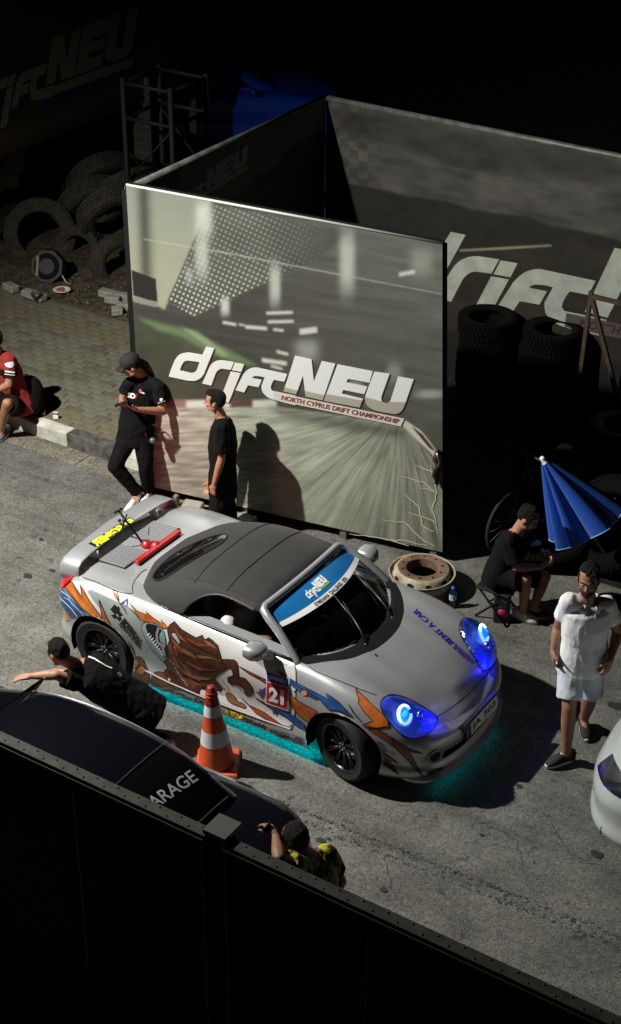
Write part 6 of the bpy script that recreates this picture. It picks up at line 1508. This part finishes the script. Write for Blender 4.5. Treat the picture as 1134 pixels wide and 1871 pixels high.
        o = m.build('body', s.skin, s.t); voxel(o, voxel_size, 3, .45)
        # eyes and brows
        P = s.P
        for sg in (-1, 1):
            e = MB().ball(P(sg * .031, .0755, .008), (.0122 * k,) * 3).build('eye', EYEW, s.t); MB().ball(P(sg * .031, .0845, .007), (.0062 * k,) * 3).build('iris', INK, e)
            MB().cap(P(sg * .016, .097, .030), .0048 * k, P(sg * .050, .080, .031), .0040 * k, 8).build('eyebrow', HAIR, s.t)
        MB().cap(P(-.019, .0905, -.055), .0034 * k, P(.019, .0905, -.055), .0034 * k, 8).build('lips', mat('lips', (.16, .05, .04), .5) if 'lips' not in bpy.data.materials else bpy.data.materials['lips'], s.t)
        return o
    def hair(s, style='short', mt=HAIR):
        P, R, k = s.P, s.hR, s.hk; m = MB(); r = random.Random(int(s.t.location.x * 100))
        m.ball(P(0, -.030, .044), (.0780 * k, .0895 * k, .0840 * k), R, 20, 14)
        m.ball(P(0, -.052, .014), (.0745 * k, .061 * k, .072 * k), R, 16, 12)
        for sg in (-1, 1): m.ball(P(sg * .066, .008, .030), (.016 * k, .030 * k, .038 * k), R); m.cap(P(sg * .072, .026, .02), .008 * k, P(sg * .071, .024, -.016), .005 * k)
        if style == 'quiff':
            for q in range(26):
                x = r.uniform(-.055, .055); y = r.uniform(-.02, .07); m.cap(P(x, y - .015, .105 - abs(x) * .3), .020 * k, P(x * .9, y + .022, .128 - abs(x) * .35 - max(0, y - .03) * .5), .011 * k, 8)
        else:
            for q in range(90):
                a = r.uniform(0, 6.28); t = r.uniform(0, 1) ** .5; x = .072 * t * math.cos(a); y = -.030 + .090 * t * math.sin(a); z = .044 + .084 * math.sqrt(max(0, 1 - t * t * .96)); m.cap(P(x, y, z - .010), .012 * k, P(x * 1.07, y + r.uniform(-.004, .014), z + r.uniform(.0, .008)), .005 * k, 6)
        o = m.build('hair', mt, s.t); voxel(o, .007, 2, .4); return o
    def beard(s, mt=HAIR):
        P, R, k = s.P, s.hR, s.hk; m = MB()
        for x in np.linspace(-1, 1, 19):
            ax_ = abs(x); y = .096 - .075 * ax_ ** 1.7; m.cap(P(x * .070, y - .004, -.078 + .070 * ax_ ** 1.6), .0085 * k, P(x * .056, y * .95 - .004, -.094 + .030 * x * x), .013 * k, 8)
        for sg in (-1, 1): m.cap(P(0, .098, -.041), .0036 * k, P(sg * .026, .086, -.047), .0034 * k, 8); m.cap(P(sg * .026, .086, -.047), .0034 * k, P(sg * .030, .080, -.075), .007 * k, 8)
        o = m.build('beard', mt, s.t); voxel(o, .006, 2, .4); return o
    def shirt(s, mt, sleeve=.55, hem=.06, loose=.018, name='t_shirt', flare=.0, open_neck=.0, wr=1.0):
        j = s.j; k = s.sc; up, sd, fr = s.up, s.side, s.front; pel = j['pel']; m = MB(); L = loose
        st = [(pel - up * hem * k, (.165 + L + flare) * k, (.118 + L + flare) * k, sd, fr), (lerp(pel, j['neck'], .12), (.163 + L + flare * .6) * k, (.118 + L) * k, sd, fr), (lerp(pel, j['neck'], .32), (.148 + L * 1.2) * k, (.108 + L) * k, sd, fr), (lerp(pel, j['neck'], .6), (.166 + L) * k, (.120 + L) * k, sd, fr), (lerp(pel, j['neck'], .82), (.170 + L * .6) * k, (.110 + L * .6) * k, sd, fr), (j['neck'] - up * .022 * k, .078 * k, .074 * k, sd, fr)]
        m.loft(st, 28)
        for a in 'lr':
            sh, el = j['sh' + a], j['el' + a]; m.cap(j['neck'] - up * .055 * k, .062 * k, sh, (.061 + L * .4) * k); e = lerp(sh, el, sleeve)
            m.cap(sh, (.061 + L * .4) * k, lerp(sh, el, sleeve * .6), (.055 + L * .5) * k); m.loft([(lerp(sh, el, sleeve * .3), (.050 + L * .8) * k, (.050 + L * .8) * k, *s.perp(el - sh)), (e, (.053 + L * .9) * k, (.053 + L * .9) * k, *s.perp(el - sh))], 16)
        r = random.Random(len(s.t.name) + int(s.t.location.y * 31))
        for q in range(int(0 * wr)):                                            # folds
            a = r.uniform(0, 6.28); z = r.uniform(.0, .62); p = lerp(pel, j['neck'], z) + sd * (.160 + L) * .94 * k * math.cos(a) + fr * (.114 + L) * .94 * k * math.sin(a)
            t = (up * r.uniform(-.3, .3) + (sd * -math.sin(a) + fr * math.cos(a)) * r.uniform(.4, 1)).normalized() if r.random() < .6 else (up + sd * r.uniform(-.4, .4)).normalized()
            ln = r.uniform(.09, .22); m.cap(p - t * ln * .5, .004 * k, p + t * ln * .5, .0085 * k, 8)
        o = m.build(name, mt, s.t); voxel(o, .009, 3, .5); s.drape(o, .009 * wr); s.sh = o
        return o
    def perp(s, d):
        d = d.normalized(); a = d.orthogonal().normalized(); return a, d.cross(a)
    def legs(s, mt, length=.97, loose=.014, name='trousers', cuff=0.0, waist=.06):
        j = s.j; k = s.sc; m = MB(); L = loose; pel = j['pel']; up, sd, fr = s.up, s.side, s.front
        m.loft([(pel - up * .10 * k, .12 * k, (.095 + L) * k, sd, fr), (pel, (.162 + L) * k, (.114 + L) * k, sd, fr), (pel + up * waist * k, (.152 + L * .7) * k, (.106 + L * .7) * k, sd, fr)], 22)
        for a in 'lr':
            hp, kn, an = j['hp' + a], j['kn' + a], j['an' + a]; m.cap(hp, (.092 + L) * k, lerp(hp, kn, .5), (.077 + L) * k)
            if length <= .5:
                t = length / .5; e = lerp(hp, kn, t); m.loft([(lerp(hp, kn, .15), (.084 + L) * k, (.084 + L) * k, *s.perp(kn - hp)), (lerp(hp, kn, t * .6), (.078 + L * 1.3) * k, (.078 + L * 1.3) * k, *s.perp(kn - hp)), (e, (.074 + L * 1.7 + cuff) * k, (.074 + L * 1.7 + cuff) * k, *s.perp(kn - hp))], 20)
            else:
                t = (length - .5) / .5; m.cap(lerp(hp, kn, .5), (.077 + L) * k, kn, (.060 + L) * k); e = lerp(kn, an, t); m.cap(kn, (.060 + L) * k, lerp(kn, an, .35), (.058 + L) * k)
                m.loft([(lerp(kn, an, .3), (.058 + L) * k, (.058 + L) * k, *s.perp(an - kn)), (lerp(kn, an, .7), (.048 + L * 1.1) * k, (.048 + L * 1.1) * k, *s.perp(an - kn)), (e, (.046 + L * 1.2 + cuff) * k, (.046 + L * 1.2 + cuff) * k, *s.perp(an - kn))], 18)
                r = random.Random(9)
                for q in range(7): z = r.uniform(.6, 1); p = lerp(kn, an, t * z); b, c = s.perp(an - kn); aa = r.uniform(0, 6.28); dd = b * math.cos(aa) + c * math.sin(aa); m.cap(p + dd * .045 * k, .008, p + (b * math.cos(aa + 1.2) + c * math.sin(aa + 1.2)) * .045 * k + Vector((0, 0, .015)), .012, 8)
        o = m.build(name, mt, s.t); voxel(o, .0095, 3, .5); s.drape(o, .008); s.lg = o; return o
    def shoe(s, a, upper, sole, heel=.05, high=False, lace=None):
        j = s.j; an, to = j['an' + a], j['to' + a]; k = s.sc
        d = Vector((to.x - an.x, to.y - an.y, to.z - an.z + .05)); d = (to + Vector((0, 0, .0)) - (an - Vector((0, 0, an.z - to.z)))).normalized()
        up = Vector((0, 0, 1)); sd = d.cross(up).normalized(); up = sd.cross(d).normalized(); base = to - up * .012; L = .255 * k
        hl = base - d * (L - .05)
        rows = [(0, .030, .046), (.03, .036, .056), (.10, .036, .050), (.16, .042, .040), (.21, .040, .028), (.245, .024, .016)]
        m = MB(); m.loft([(hl + d * (x * k) + up * (h * .9 * k), w * k, h * k * 1.0, sd, up) for x, w, h in rows], 18, True, 2.6)
        m.cap(hl + d * .05 * k + up * .06 * k, .042 * k, lerp(hl + d * .05 * k + up * .06 * k, an, .75 if high else .45), .040 * k)
        o = m.build('shoe', upper, s.t); voxel(o, .007, 2, .4)
        m = MB(); n = 22; V = []
        for z, g in ((-.012, .0), (.010, .003), (.014, -.002)):
            for q in range(n):
                t = 2 * PI * q / n; x = .122 + .132 * math.cos(t); w = (.034 + .009 * math.cos(t * 1 + .3)) * math.sin(t); V.append(hl + d * ((x + g * math.cos(t)) * k) + sd * ((w + g * math.sin(t)) * k * 1.06) + up * (z + .004))
        m.add(V, [tuple(reversed(range(n))), tuple(range(2 * n, 3 * n))] + [(r_ * n + q, r_ * n + (q + 1) % n, (r_ + 1) * n + (q + 1) % n, (r_ + 1) * n + q) for r_ in (0, 1) for q in range(n)])
        m.build('sole', sole, o)
        if lace:
            m = MB()
            for x in (.115, .14, .165): m.tube([hl + d * (x * k) + up * (.078 - (x - .115) * .55) * k - sd * .022 * k, hl + d * ((x + .008) * k) + up * (.087 - (x - .115) * .55) * k, hl + d * (x * k) + up * (.078 - (x - .115) * .55) * k + sd * .022 * k], .006, 6)
            m.build('laces', lace, o)
        return o
def J(ref, px, d=0.0): return on_plane(px, Vector(ref) - CH * d, CH)
def mesh_surf(o):
    b = bmesh.new(); b.from_mesh(o.data); return Surf(BVHTree.FromBMesh(b))
def shirt_surf(p): return mesh_surf(p.sh)
SNEAK = mat('white_sneaker', (.62, .61, .58), .55, var=.15, vs=20); SOLEW = mat('white_sole', (.58, .56, .52), .6); BSHOE = mat('black_canvas', (.014, .014, .016), .8, bump=.3, bs=120)

# ---- 1: youth in a black cap leaning on the board, looking at his phone
zb = zm(180, 630, 5.85); q = lambda u, v: zb([(u, v)])[0]
r1 = on_z((268, 918))
p1 = Person('youth in black cap and black t-shirt leaning on the board, looking at his phone', r1, SKIN, .98)
j_ = lambda u, v, d=0: J(r1, q(u, v), d - .09 * max(0, min(1, (1300 - v) / 500)))
p1.set(head=j_(345, 225, .08), neck=j_(478, 300, -.02), shl=j_(640, 455, .10), shr=j_(330, 420, .05), ell=j_(690, 715, .16), wrl=j_(410, 690, .33), hal=j_(290, 650, .36), elr=j_(262, 560, .02), wrr=j_(250, 590, .24), har=j_(250, 640, .33), pel=j_(395, 930, .0), hpl=j_(480, 985, .02), hpr=j_(315, 985, .0), knl=j_(500, 1300, .06), knr=j_(175, 1300, .10), anl=on_z(q(535, 1565), .11), anr=on_z(q(425, 1590), .13), tol=on_z(q(470, 1730), .035), tor=on_z(q(305, 1790), .035))
p1.body((-.62, -.62, -.42), (-.25, -.25, .93), curls=(.5, .5), palms=dict(l=(-.4, .1, 1), r=(.2, .3, 1)), thumbs=dict(l=(0, 0, 1), r=(0, 0, 1)))
p1.hair(); p1.shirt(TEE, .62, .13, .024); p1.legs(TROUSER, .97, .016)
p1.shoe('l', SNEAK, SOLEW, high=True, lace=SOLEW); p1.shoe('r', SNEAK, SOLEW, high=True, lace=SOLEW)
P, R, k = p1.P, p1.hR, p1.hk; m = MB(); m.ball(P(0, -.012, .052), (.092 * k, .108 * k, .090 * k), R, 20, 12); cap_ = m.build('cap', mat('black_cap_cloth', (.008, .008, .008), .85, bump=.4, bs=40), p1.t); voxel(cap_, .008, 2)
m = MB(); m.loft([(P(x * .07, .07 + .062 * math.sqrt(1 - x * x * .9), .045 - .018 * abs(x)), .001, .001, Vector((1, 0, 0)), Vector((0, 1, 0))) for x in (-1, 1)], 4)
V = []; F = []
for i in range(9):
    x = -1 + 2 * i / 8
    for jj in range(5): t = jj / 4; V.append(P(x * .078, .062 + .02 * (1 - x * x) + t * .072 * math.sqrt(max(0, 1 - x * x * .8)), .050 - .020 * x * x - .016 * t))
for i in range(8):
    for jj in range(4): F.append((i * 5 + jj, (i + 1) * 5 + jj, (i + 1) * 5 + jj + 1, i * 5 + jj + 1))
o = mk('visor', V, F, bpy.data.materials['black_cap_cloth'], cap_); sl = o.modifiers.new('s', 'SOLIDIFY'); sl.thickness = .006
SF = shirt_surf(p1)
text('print', 'SD', *zb([(306, 560), (392, 578)]), (.8, -9.5), SF, WHITE, p1.t, .006, .05)
strip('print', zb([(392, 575), (412, 545), (405, 520)]), 2.0, SF, REDM, p1.t, .006); decal('print', zb([(430, 480), (450, 470), (465, 500), (445, 520), (428, 505)]), SF, mat('pink_print', (.45, .12, .12), .6), p1.t, .006, 2)
decal('print', zb([(458, 500), (492, 512), (488, 526), (456, 514)]), SF, WHITE, p1.t, .006, 2); decal('print', zb([(655, 572), (685, 570), (678, 600), (652, 596)]), SF, WHITE, p1.t, .006, 2); strip('print', zb([(634, 622), (704, 600)]), 1.0, SF, WHITE, p1.t, .006)
ph = j_(245, 628, .385); t = thing('phone', 'black phone held by the youth in the cap', 'phone', tuple(ph))
o = MB().box(ph, (.14, .068, .010), Matrix.Rotation(.55, 3, 'Z') @ Matrix.Rotation(-.35, 3, 'Y')).build('case', MATTE, t, smooth=False); bev(o, .004, 2)
hp_ = j_(570, 950, .12); t = thing('headphones', 'black over-ear headphones hanging at the hip of the youth in the cap', 'headphones', tuple(hp_))
pts = [hp_ + CAM_R * (.085 * math.cos(a) + .02) + CAM_U * (.085 * math.sin(a)) for a in np.linspace(-.3, PI + .5, 20)]; MB().tube(pts, .006, 6).build('headband', BLACK, t)
for sg, mt_ in ((-1, BLACK), (1, STEEL)): MB().ball(hp_ + CAM_R * (.02 - .01 * sg) - CAM_U * (.055 + .012 * sg) - CAM_F * .02 * sg, (.034, .034, .040)).build('ear_cup', mt_, t)

# ---- 2: youth in plain black walking past the board
za = zm(340, 690, 6.686); q = lambda u, v: za([(u, v)])[0]
r2 = on_z((402, 977)); p2 = Person('dark haired youth in plain black t-shirt walking past the middle of the board', r2, SKIN, .95)
j_ = lambda u, v, d=0: J(r2, q(u, v), d)
p2.set(head=j_(352, 290, .0), neck=j_(446, 482, .0), shl=j_(430, 600, .15), shr=j_(485, 560, -.17), ell=j_(432, 985, .19), wrl=j_(338, 1310, .20), hal=j_(318, 1420, .2), elr=j_(380, 960, -.2), wrr=j_(290, 1270, -.2), har=j_(265, 1380, -.2), pel=j_(445, 1330, 0), hpl=j_(450, 1400, .08), hpr=j_(440, 1390, -.08), knl=j_(330, 1760, .12), knr=j_(540, 1740, -.06), anl=on_z((368, 985), .1), anr=on_z((428, 985), .10), tol=on_z((345, 985), .03), tor=on_z((405, 990), .03))
p2.body((-.93, -.36, -.05), (0, 0, 1), curls=(.75, .75), thumbs=dict(l=(-.8, -.2, 0), r=(-.8, -.2, 0)), palms=dict(l=(.1, .9, 0), r=(0, -1, 0)))
p2.hair('quiff'); p2.shirt(TEE, .80, .12, .026); p2.legs(TROUSER, .98, .022, cuff=.01); p2.shoe('l', BSHOE, SOLEW); p2.shoe('r', BSHOE, SOLEW)

# ---- 3: man in white walking towards the camera
zw = zm(974, 1000, 4.456); q = lambda u, v: zw([(u, v)])[0]
r3 = Vector((2.62, .50, 0)); p3 = Person('bearded man in white polo shirt and white shorts walking beside the silver car', r3, SKIN2, 1.06)
j_ = lambda u, v, d=0: J(r3, q(u, v), d)
p3.set(head=j_(452, 262, .06), neck=j_(448, 425, .0), shr=j_(292, 438, .02), shl=j_(600, 462, -.02), elr=j_(205, 650, -.08), wrr=j_(165, 832, .02), har=j_(165, 930, .06), ell=j_(688, 690, -.06), wrl=j_(632, 900, .10), hal=j_(590, 1020, .16), pel=j_(405, 905, .0), hpr=j_(305, 965, .02), hpl=j_(480, 965, -.02), knr=j_(292, 1290, .16), knl=j_(462, 1230, -.12), anr=on_z(q(268, 1680), .10), anl=on_z(q(415, 1395), .12), tor=on_z(q(140, 1765), .035), tol=on_z(q(428, 1540), .035))
p3.body((.30, -.93, -.12), (0, 0, 1), curls=(.5, .7), palms=dict(l=(-.7, .2, 0), r=(.8, .5, 0)), thumbs=dict(l=(-.2, -.9, 0), r=(.3, -.9, 0)))
p3.hair('quiff'); p3.beard(mat('trimmed_beard', (.018, .010, .006), .8, var=.6, vs=90, bump=.5, bs=160))
POLO = mat('white_polo_cloth', (.78, .79, .80), .8, bump=.25, bs=26, sheen=.2); SHORT = mat('white_short_cloth', (.52, .57, .62), .8, bump=.3, bs=20, sheen=.2)
p3.shirt(POLO, .58, .09, .018, 'polo_shirt', flare=.016, wr=.7); p3.legs(SHORT, .40, .012, 'shorts', .002)
p3.shoe('r', BSHOE, SOLEW, lace=SOLEW); p3.shoe('l', BSHOE, SOLEW, lace=SOLEW)
SF = shirt_surf(p3)
n0 = p3.j['neck']; k = p3.sc; m = MB(); cpts = []
fr, sd, up = p3.front, p3.side, p3.up
ring = [n0 + sd * (.072 * k * math.cos(a)) + fr * (.070 * k * math.sin(a)) + up * (-.012 - .030 * max(0, math.sin(a))) for a in np.linspace(PI / 2 + .35, PI / 2 + 2 * PI - .35, 22)]
V = []; F = []
for i, p in enumerate(ring):
    o_ = (p - n0); o_.z *= .2; o_ = o_.normalized()
    V += [p + up * .030, p + o_ * .010 + up * .036, p + o_ * .046 - up * .022]
for i in range(len(ring) - 1): F += [(i * 3, i * 3 + 3, i * 3 + 4, i * 3 + 1), (i * 3 + 1, i * 3 + 4, i * 3 + 5, i * 3 + 2)]
o = mk('collar', V, F, POLO, p3.sh); sl = o.modifiers.new('s', 'SOLIDIFY'); sl.thickness = .004
strip('placket', zw([(418, 470), (412, 560)]), 3.4, SF, SHORT, p3.sh, .004)
for v in (500, 540): decal('button', zw([(412, v), (420, v), (420, v + 8), (412, v + 8)]), SF, EYEW, p3.sh, .008, 0)
decal('chest_logo', zw([(528, 512), (535, 505), (548, 514), (590, 503), (545, 527), (530, 528)]), SF, INK, p3.sh, .006, 2)
DG = mat('grey_piping', (.12, .13, .15), .6)
strip('shoulder_piping', zw([(205, 395), (260, 372), (330, 350)]), 1.6, SF, DG, p3.sh, .005); strip('shoulder_piping', zw([(552, 350), (556, 400), (548, 450)]), 1.4, SF, DG, p3.sh, .005)
SG = mesh_surf(p3.lg); strip('fly_seam', zw([(408, 910), (412, 960), (400, 1000)]), 1.0, SG, DG, p3.lg, .003)

# ---- 4: man squatting with a phone by the parasol
zs_ = zm(860, 790, 4.139); q = lambda u, v: zs_([(u, v)])[0]
r4 = Vector((1.38, 2.05, 0)); p4 = Person('man in black t-shirt and shorts squatting on a low stool beside the blue parasol', r4, SKIN, 1.0)
j_ = lambda u, v, d=0: J(r4, q(u, v), d)
p4.set(head=j_(432, 650, .02), neck=j_(350, 745, .0), shr=j_(285, 835, .16), shl=j_(395, 790, -.18), elr=j_(345, 1020, .22), wrr=j_(520, 1020, .14), har=j_(590, 985, .08), ell=j_(520, 900, -.22), wrl=j_(600, 985, -.06), hal=j_(606, 925, -.05), pel=j_(225, 1050, .0), hpr=j_(255, 1085, .09), hpl=j_(280, 1040, -.09), knr=j_(415, 1105, .20), knl=j_(560, 1090, -.10), anr=on_z(q(395, 1345), .11), anl=on_z(q(470, 1330), .11), tor=on_z(q(470, 1425), .03), tol=on_z(q(560, 1385), .03))
p4.body((.80, .10, -.55), (.4, 0, .85), curls=(.7, .7), palms=dict(l=(-.2, -.4, 1), r=(0, .6, .6)), thumbs=dict(l=(0, 0, 1), r=(.3, .3, 1)))
p4.hair(); p4.shirt(TEE, .80, .10, .024); p4.legs(TROUSER, .40, .026, 'shorts', .01); p4.shoe('r', SNEAK, SOLEW, lace=SOLEW); p4.shoe('l', BSHOE, SOLEW)
decal('print', zs_([(455, 835), (500, 815), (530, 832), (520, 850), (450, 862)]), shirt_surf(p4), mat('pale_blue_print', (.20, .28, .36), .6), p4.t, .008, 2)
sc_ = Vector((p4.j['pel'].x, p4.j['pel'].y, 0)); t = thing('camp_stool', 'low black folding stool under the squatting man', 'stool', tuple(sc_)); zt = max(.12, p4.j['pel'].z - .15)
o = MB().box(sc_ + Vector((0, 0, zt)), (.34, .30, .03)).build('seat', BLACK, t, smooth=False); bev(o, .01)
for a, b in ((-1, -1), (1, -1), (1, 1), (-1, 1)): MB().tube([sc_ + Vector((a * .15, b * .13, zt)), sc_ + Vector((-a * .16, b * .13, .01))], .011, 6).build('leg', MATTE, t)
pb = on_z((915, 1132)); t = thing('portable_speaker', 'small black portable speaker with a pinkish red disc beside the squatting man', 'speaker', tuple(pb))
rz = Matrix.Rotation(.5, 3, 'Z'); o = MB().box(pb + Vector((0, 0, .15)), (.15, .13, .30), rz).build('cabinet', mat('speaker_cabinet', (.012, .013, .03), .4), t, smooth=False); bev(o, .015, 2)
fn = rz @ Vector((0, -1, 0)); MB().lathe([(0, .012), (.04, .012), (.048, 0)], pb + fn * .066 + Vector((0, 0, .11)), 20, Matrix((rz @ Vector((1, 0, 0)), Vector((0, 0, 1)), fn)).transposed()).build('red_disc', mat('pink_red_disc', (.40, .02, .10), .4), t)
MB().box(pb + fn * .068 + Vector((0, 0, .215)), (.07, .006, .08), rz).build('grey_label', mat('grey_label', (.14, .14, .18), .5), t, smooth=False)
MB().box(pb + Vector((0, 0, .32)), (.19, .10, .045), rz).build('handle', BLACK, t, smooth=False)

# ---- 5: man crouching at the rear wheel, seen from behind
zc_ = zm(80, 1100, 4.36); q = lambda u, v: zc_([(u, v)])[0]
r5 = Vector((-.62, -1.50, 0)); p5 = Person('man in black crouching by the rear wheel of the silver car, seen from behind', r5, SKIN, 1.0)
j_ = lambda u, v, d=0: J(r5, q(u, v), d)
p5.set(head=j_(118, 405, .02), neck=j_(262, 500, .02), shl=j_(250, 640, .14), shr=j_(420, 470, -.16), ell=j_(95, 580, .20), wrl=j_(-100, 590, .18), hal=j_(-190, 600, .18), elr=j_(330, 560, -.30), wrr=j_(160, 560, -.34), har=j_(60, 550, -.36), pel=j_(760, 830, .0), hpl=j_(760, 900, .10), hpr=j_(800, 850, -.10), knl=j_(500, 1020, .16), knr=j_(560, 950, -.2))
for a, yy in (('l', -1.62), ('r', -1.36)): p5.set(**{'an' + a: (-.12, yy, .12), 'to' + a: (-.34, yy, .04)})
p5.body((-.85, .18, -.45), (-.45, .05, .88), curls=(.4, .4), palms=dict(l=(0, 0, -1), r=(0, 0, -1)), thumbs=dict(l=(0, 1, 0), r=(0, -1, 0)))
p5.hair(); p5.shirt(TEE, .55, .16, .03, wr=.8); p5.legs(TROUSER, .97, .016); p5.shoe('l', BSHOE, SOLEW); p5.shoe('r', BSHOE, SOLEW)
SF = shirt_surf(p5); strip('print', zc_([(355, 440), (400, 455), (450, 485), (500, 515), (540, 530)]), lambda t: 2.6 - t, SF, WHITE, p5.t, .007)
decal('print', zc_([(575, 570), (600, 558), (620, 580), (600, 598)]), SF, mat('lilac_print', (.35, .30, .55), .6), p5.t, .007, 2)

# ---- 6: man in yellow and black, hand raised, by the tail of the black saloon
zy = zm(440, 1450, 4.725); q = lambda u, v: zy([(u, v)])[0]
r6 = on_z((560, 1545), 1.52); r6 = Vector((r6.x, r6.y, 0)); p6 = Person('man in yellow patterned shirt raising a hand to his phone, cut off by the barrier', r6, SKIN2, 1.0)
j_ = lambda u, v, d=0: J(r6, q(u, v), d)
hd_ = j_(465, 400, .05); nk = j_(600, 520, .0)
p6.set(head=hd_, neck=nk, shr=j_(740, 530, -.08), shl=j_(520, 640, .20), elr=j_(860, 760, -.10), wrr=j_(760, 900, .1), har=j_(700, 900, .12), ell=j_(330, 560, .32), wrl=j_(300, 370, .10), hal=j_(235, 270, .02), pel=Vector((nk.x + .08, nk.y - .02, nk.z - .52)))
pe = p6.j['pel']
for a, s_ in (('l', -1), ('r', 1)): p6.set(**{'hp' + a: pe + Vector((.02, s_ * .09, -.06)), 'kn' + a: (pe.x, pe.y + s_ * .10, .48), 'an' + a: (pe.x + .06, pe.y + s_ * .11, .10), 'to' + a: (pe.x - .12, pe.y + s_ * .12, .035)})
p6.body((-.85, .35, -.35), (-.2, .1, .95), curls=(.9, .5), palms=dict(l=(-.3, -.3, -.9), r=(0, -1, 0)), thumbs=dict(l=(.2, -.8, .1), r=(-1, 0, 0)))
p6.hair(); CAMO = mat('yellow_black_pattern', (.52, .46, .02), .8, var=1, vs=11, col2=(.012, .012, .010)); CAMO.node_tree.nodes['Color Ramp'].color_ramp.elements[0].position = .47; CAMO.node_tree.nodes['Color Ramp'].color_ramp.elements[1].position = .52
p6.shirt(CAMO, .6, .12, .026); p6.legs(TROUSER, .97, .018); p6.shoe('l', BSHOE, SOLEW); p6.shoe('r', BSHOE, SOLEW)
pp = p6.j['wrl'] + (p6.j['hal'] - p6.j['wrl']).normalized() * .09 + Vector((-.02, -.03, -.03)); t = thing('phone', 'dark phone held up by the man in the yellow patterned shirt', 'phone', tuple(pp))
o = MB().box(pp, (.015, .08, .15), Matrix.Rotation(.5, 3, 'Y')).build('case', BLACK, t, smooth=False); bev(o, .004, 2)
MB().box(pp + Vector((-.009, 0, 0)), (.002, .07, .135), Matrix.Rotation(.5, 3, 'Y')).build('screen', RWG, t, smooth=False)

# ---- 7: man in a red and black shirt sitting on the kerb, half out of frame
zr_ = zm(0, 630, 9.45); q = lambda u, v: zr_([(u, v)])[0]
r7 = Vector((-4.92, 2.22, 0)); p7 = Person('seated man in red and black team shirt on the kerb, half outside the left edge', r7, SKIN, 1.0)
j_ = lambda u, v, d=0: J(r7, q(u, v), d)
p7.set(head=j_(-130, -60, .12), neck=j_(-10, 130, .0), shr=j_(-150, 250, -.12), shl=j_(150, 250, .14), ell=j_(150, 690, .24), wrl=j_(-90, 800, .34), hal=j_(-170, 810, .36), elr=j_(-330, 600, -.1), wrr=j_(-330, 800, .1), har=j_(-300, 840, .15), pel=j_(330, 1000, .0), hpl=j_(300, 1060, .10), hpr=j_(260, 1000, -.10), knl=j_(120, 1010, .42), knr=j_(-150, 960, .25), anl=on_z(q(20, 1480), .11), anr=on_z(q(-200, 1380), .11), tol=on_z(q(0, 1620), .03), tor=on_z(q(-260, 1500), .03))
p7.body((-.6, -.75, -.1), (0, 0, 1), curls=(.5, .5), palms=dict(l=(0, 0, -1), r=(0, 0, -1)), thumbs=dict(l=(0, 1, 0), r=(0, -1, 0)))
p7.hair(); REDC = mat('dark_red_jersey', (.26, .010, .008), .8, bump=.3, bs=24, sheen=.1); p7.shirt(REDC, .62, .10, .026); p7.legs(TROUSER, .42, .02, 'shorts'); p7.shoe('l', mat('blue_black_trainer', (.02, .05, .08), .6, var=.6, vs=30, col2=(.10, .16, .2)), SOLEW); p7.shoe('r', BSHOE, SOLEW)
SF = shirt_surf(p7); sh, el = p7.j['shl'], p7.j['ell']; m = MB(); 
a_, b_ = p7.perp(el - sh); m.loft([(lerp(sh, el, .40), .0925, .0925, a_, b_), (lerp(sh, el, .63), .0955, .0955, a_, b_)], 22); m.build('sleeve_band', TEE, p7.sh); 
SB7 = Surf(BVHTree.FromObject(p7.sh.children[0], bpy.context.evaluated_depsgraph_get()))
decal('sleeve_badge', zr_([(80, 330), (150, 295), (215, 288), (245, 340), (215, 385), (160, 398), (100, 370)]), SF, WHITE, p7.sh, .008, 2); strip('sleeve_print', zr_([(85, 455), (245, 478)]), 3.0, SB7, WHITE, p7.sh, .006); strip('sleeve_print', zr_([(80, 505), (245, 525)]), 1.4, SB7, WHITE, p7.sh, .006)
bgp = j_(470, 1000, -.04); t = thing('black_backpack', 'black backpack on the kerb behind the seated man in red', 'backpack', (bgp.x, bgp.y, .17)); m = MB(); m.ball((bgp.x + .02, bgp.y + .05, .40), (.16, .14, .23), None, 16, 12); m.ball((bgp.x + .07, bgp.y - .02, .32), (.12, .12, .13)); o = m.build('bag', TROUSER, t); voxel(o, .012, 3)
MB().tube([(bgp.x - .05, bgp.y, .58), (bgp.x, bgp.y + .02, .66), (bgp.x + .06, bgp.y + .04, .59)], .010, 6).build('grab_loop', BLACK, t)

# ---- 8: driver of the silver car
r8 = Vector((-.18, -.34, .45)); p8 = Person('driver in a pale shirt seated in the silver car, arm at the open window', r8, SKIN2, .96)
p8.set(head=(-.06, -.36, 1.055), neck=(-.12, -.35, .93), shr=(-.10, -.54, .86), shl=(-.10, -.16, .86), elr=(-.02, -.66, .80), wrr=(.22, -.58, .84), har=(.32, -.50, .84), ell=(.06, -.12, .66), wrl=(.30, -.20, .76), hal=(.38, -.24, .80), pel=(-.14, -.34, .50), hpr=(-.06, -.43, .50), hpl=(-.06, -.25, .50), knr=(.36, -.44, .56), knl=(.36, -.24, .56), anr=(.62, -.42, .34), anl=(.62, -.26, .34), tor=(.72, -.42, .36), tol=(.72, -.26, .36))
p8.body((.95, -.1, -.15), (0, 0, 1), curls=(.9, .9), palms=dict(l=(.2, 0, -1), r=(.2, 0, -1)), thumbs=dict(l=(0, -1, 0), r=(0, 1, 0)), voxel_size=.010)
p8.hair(); p8.shirt(mat('pale_shirt', (.50, .50, .48), .8, bump=.3, bs=26), .80, .02, .014, 'shirt'); p8.legs(TROUSER, .97, .010)
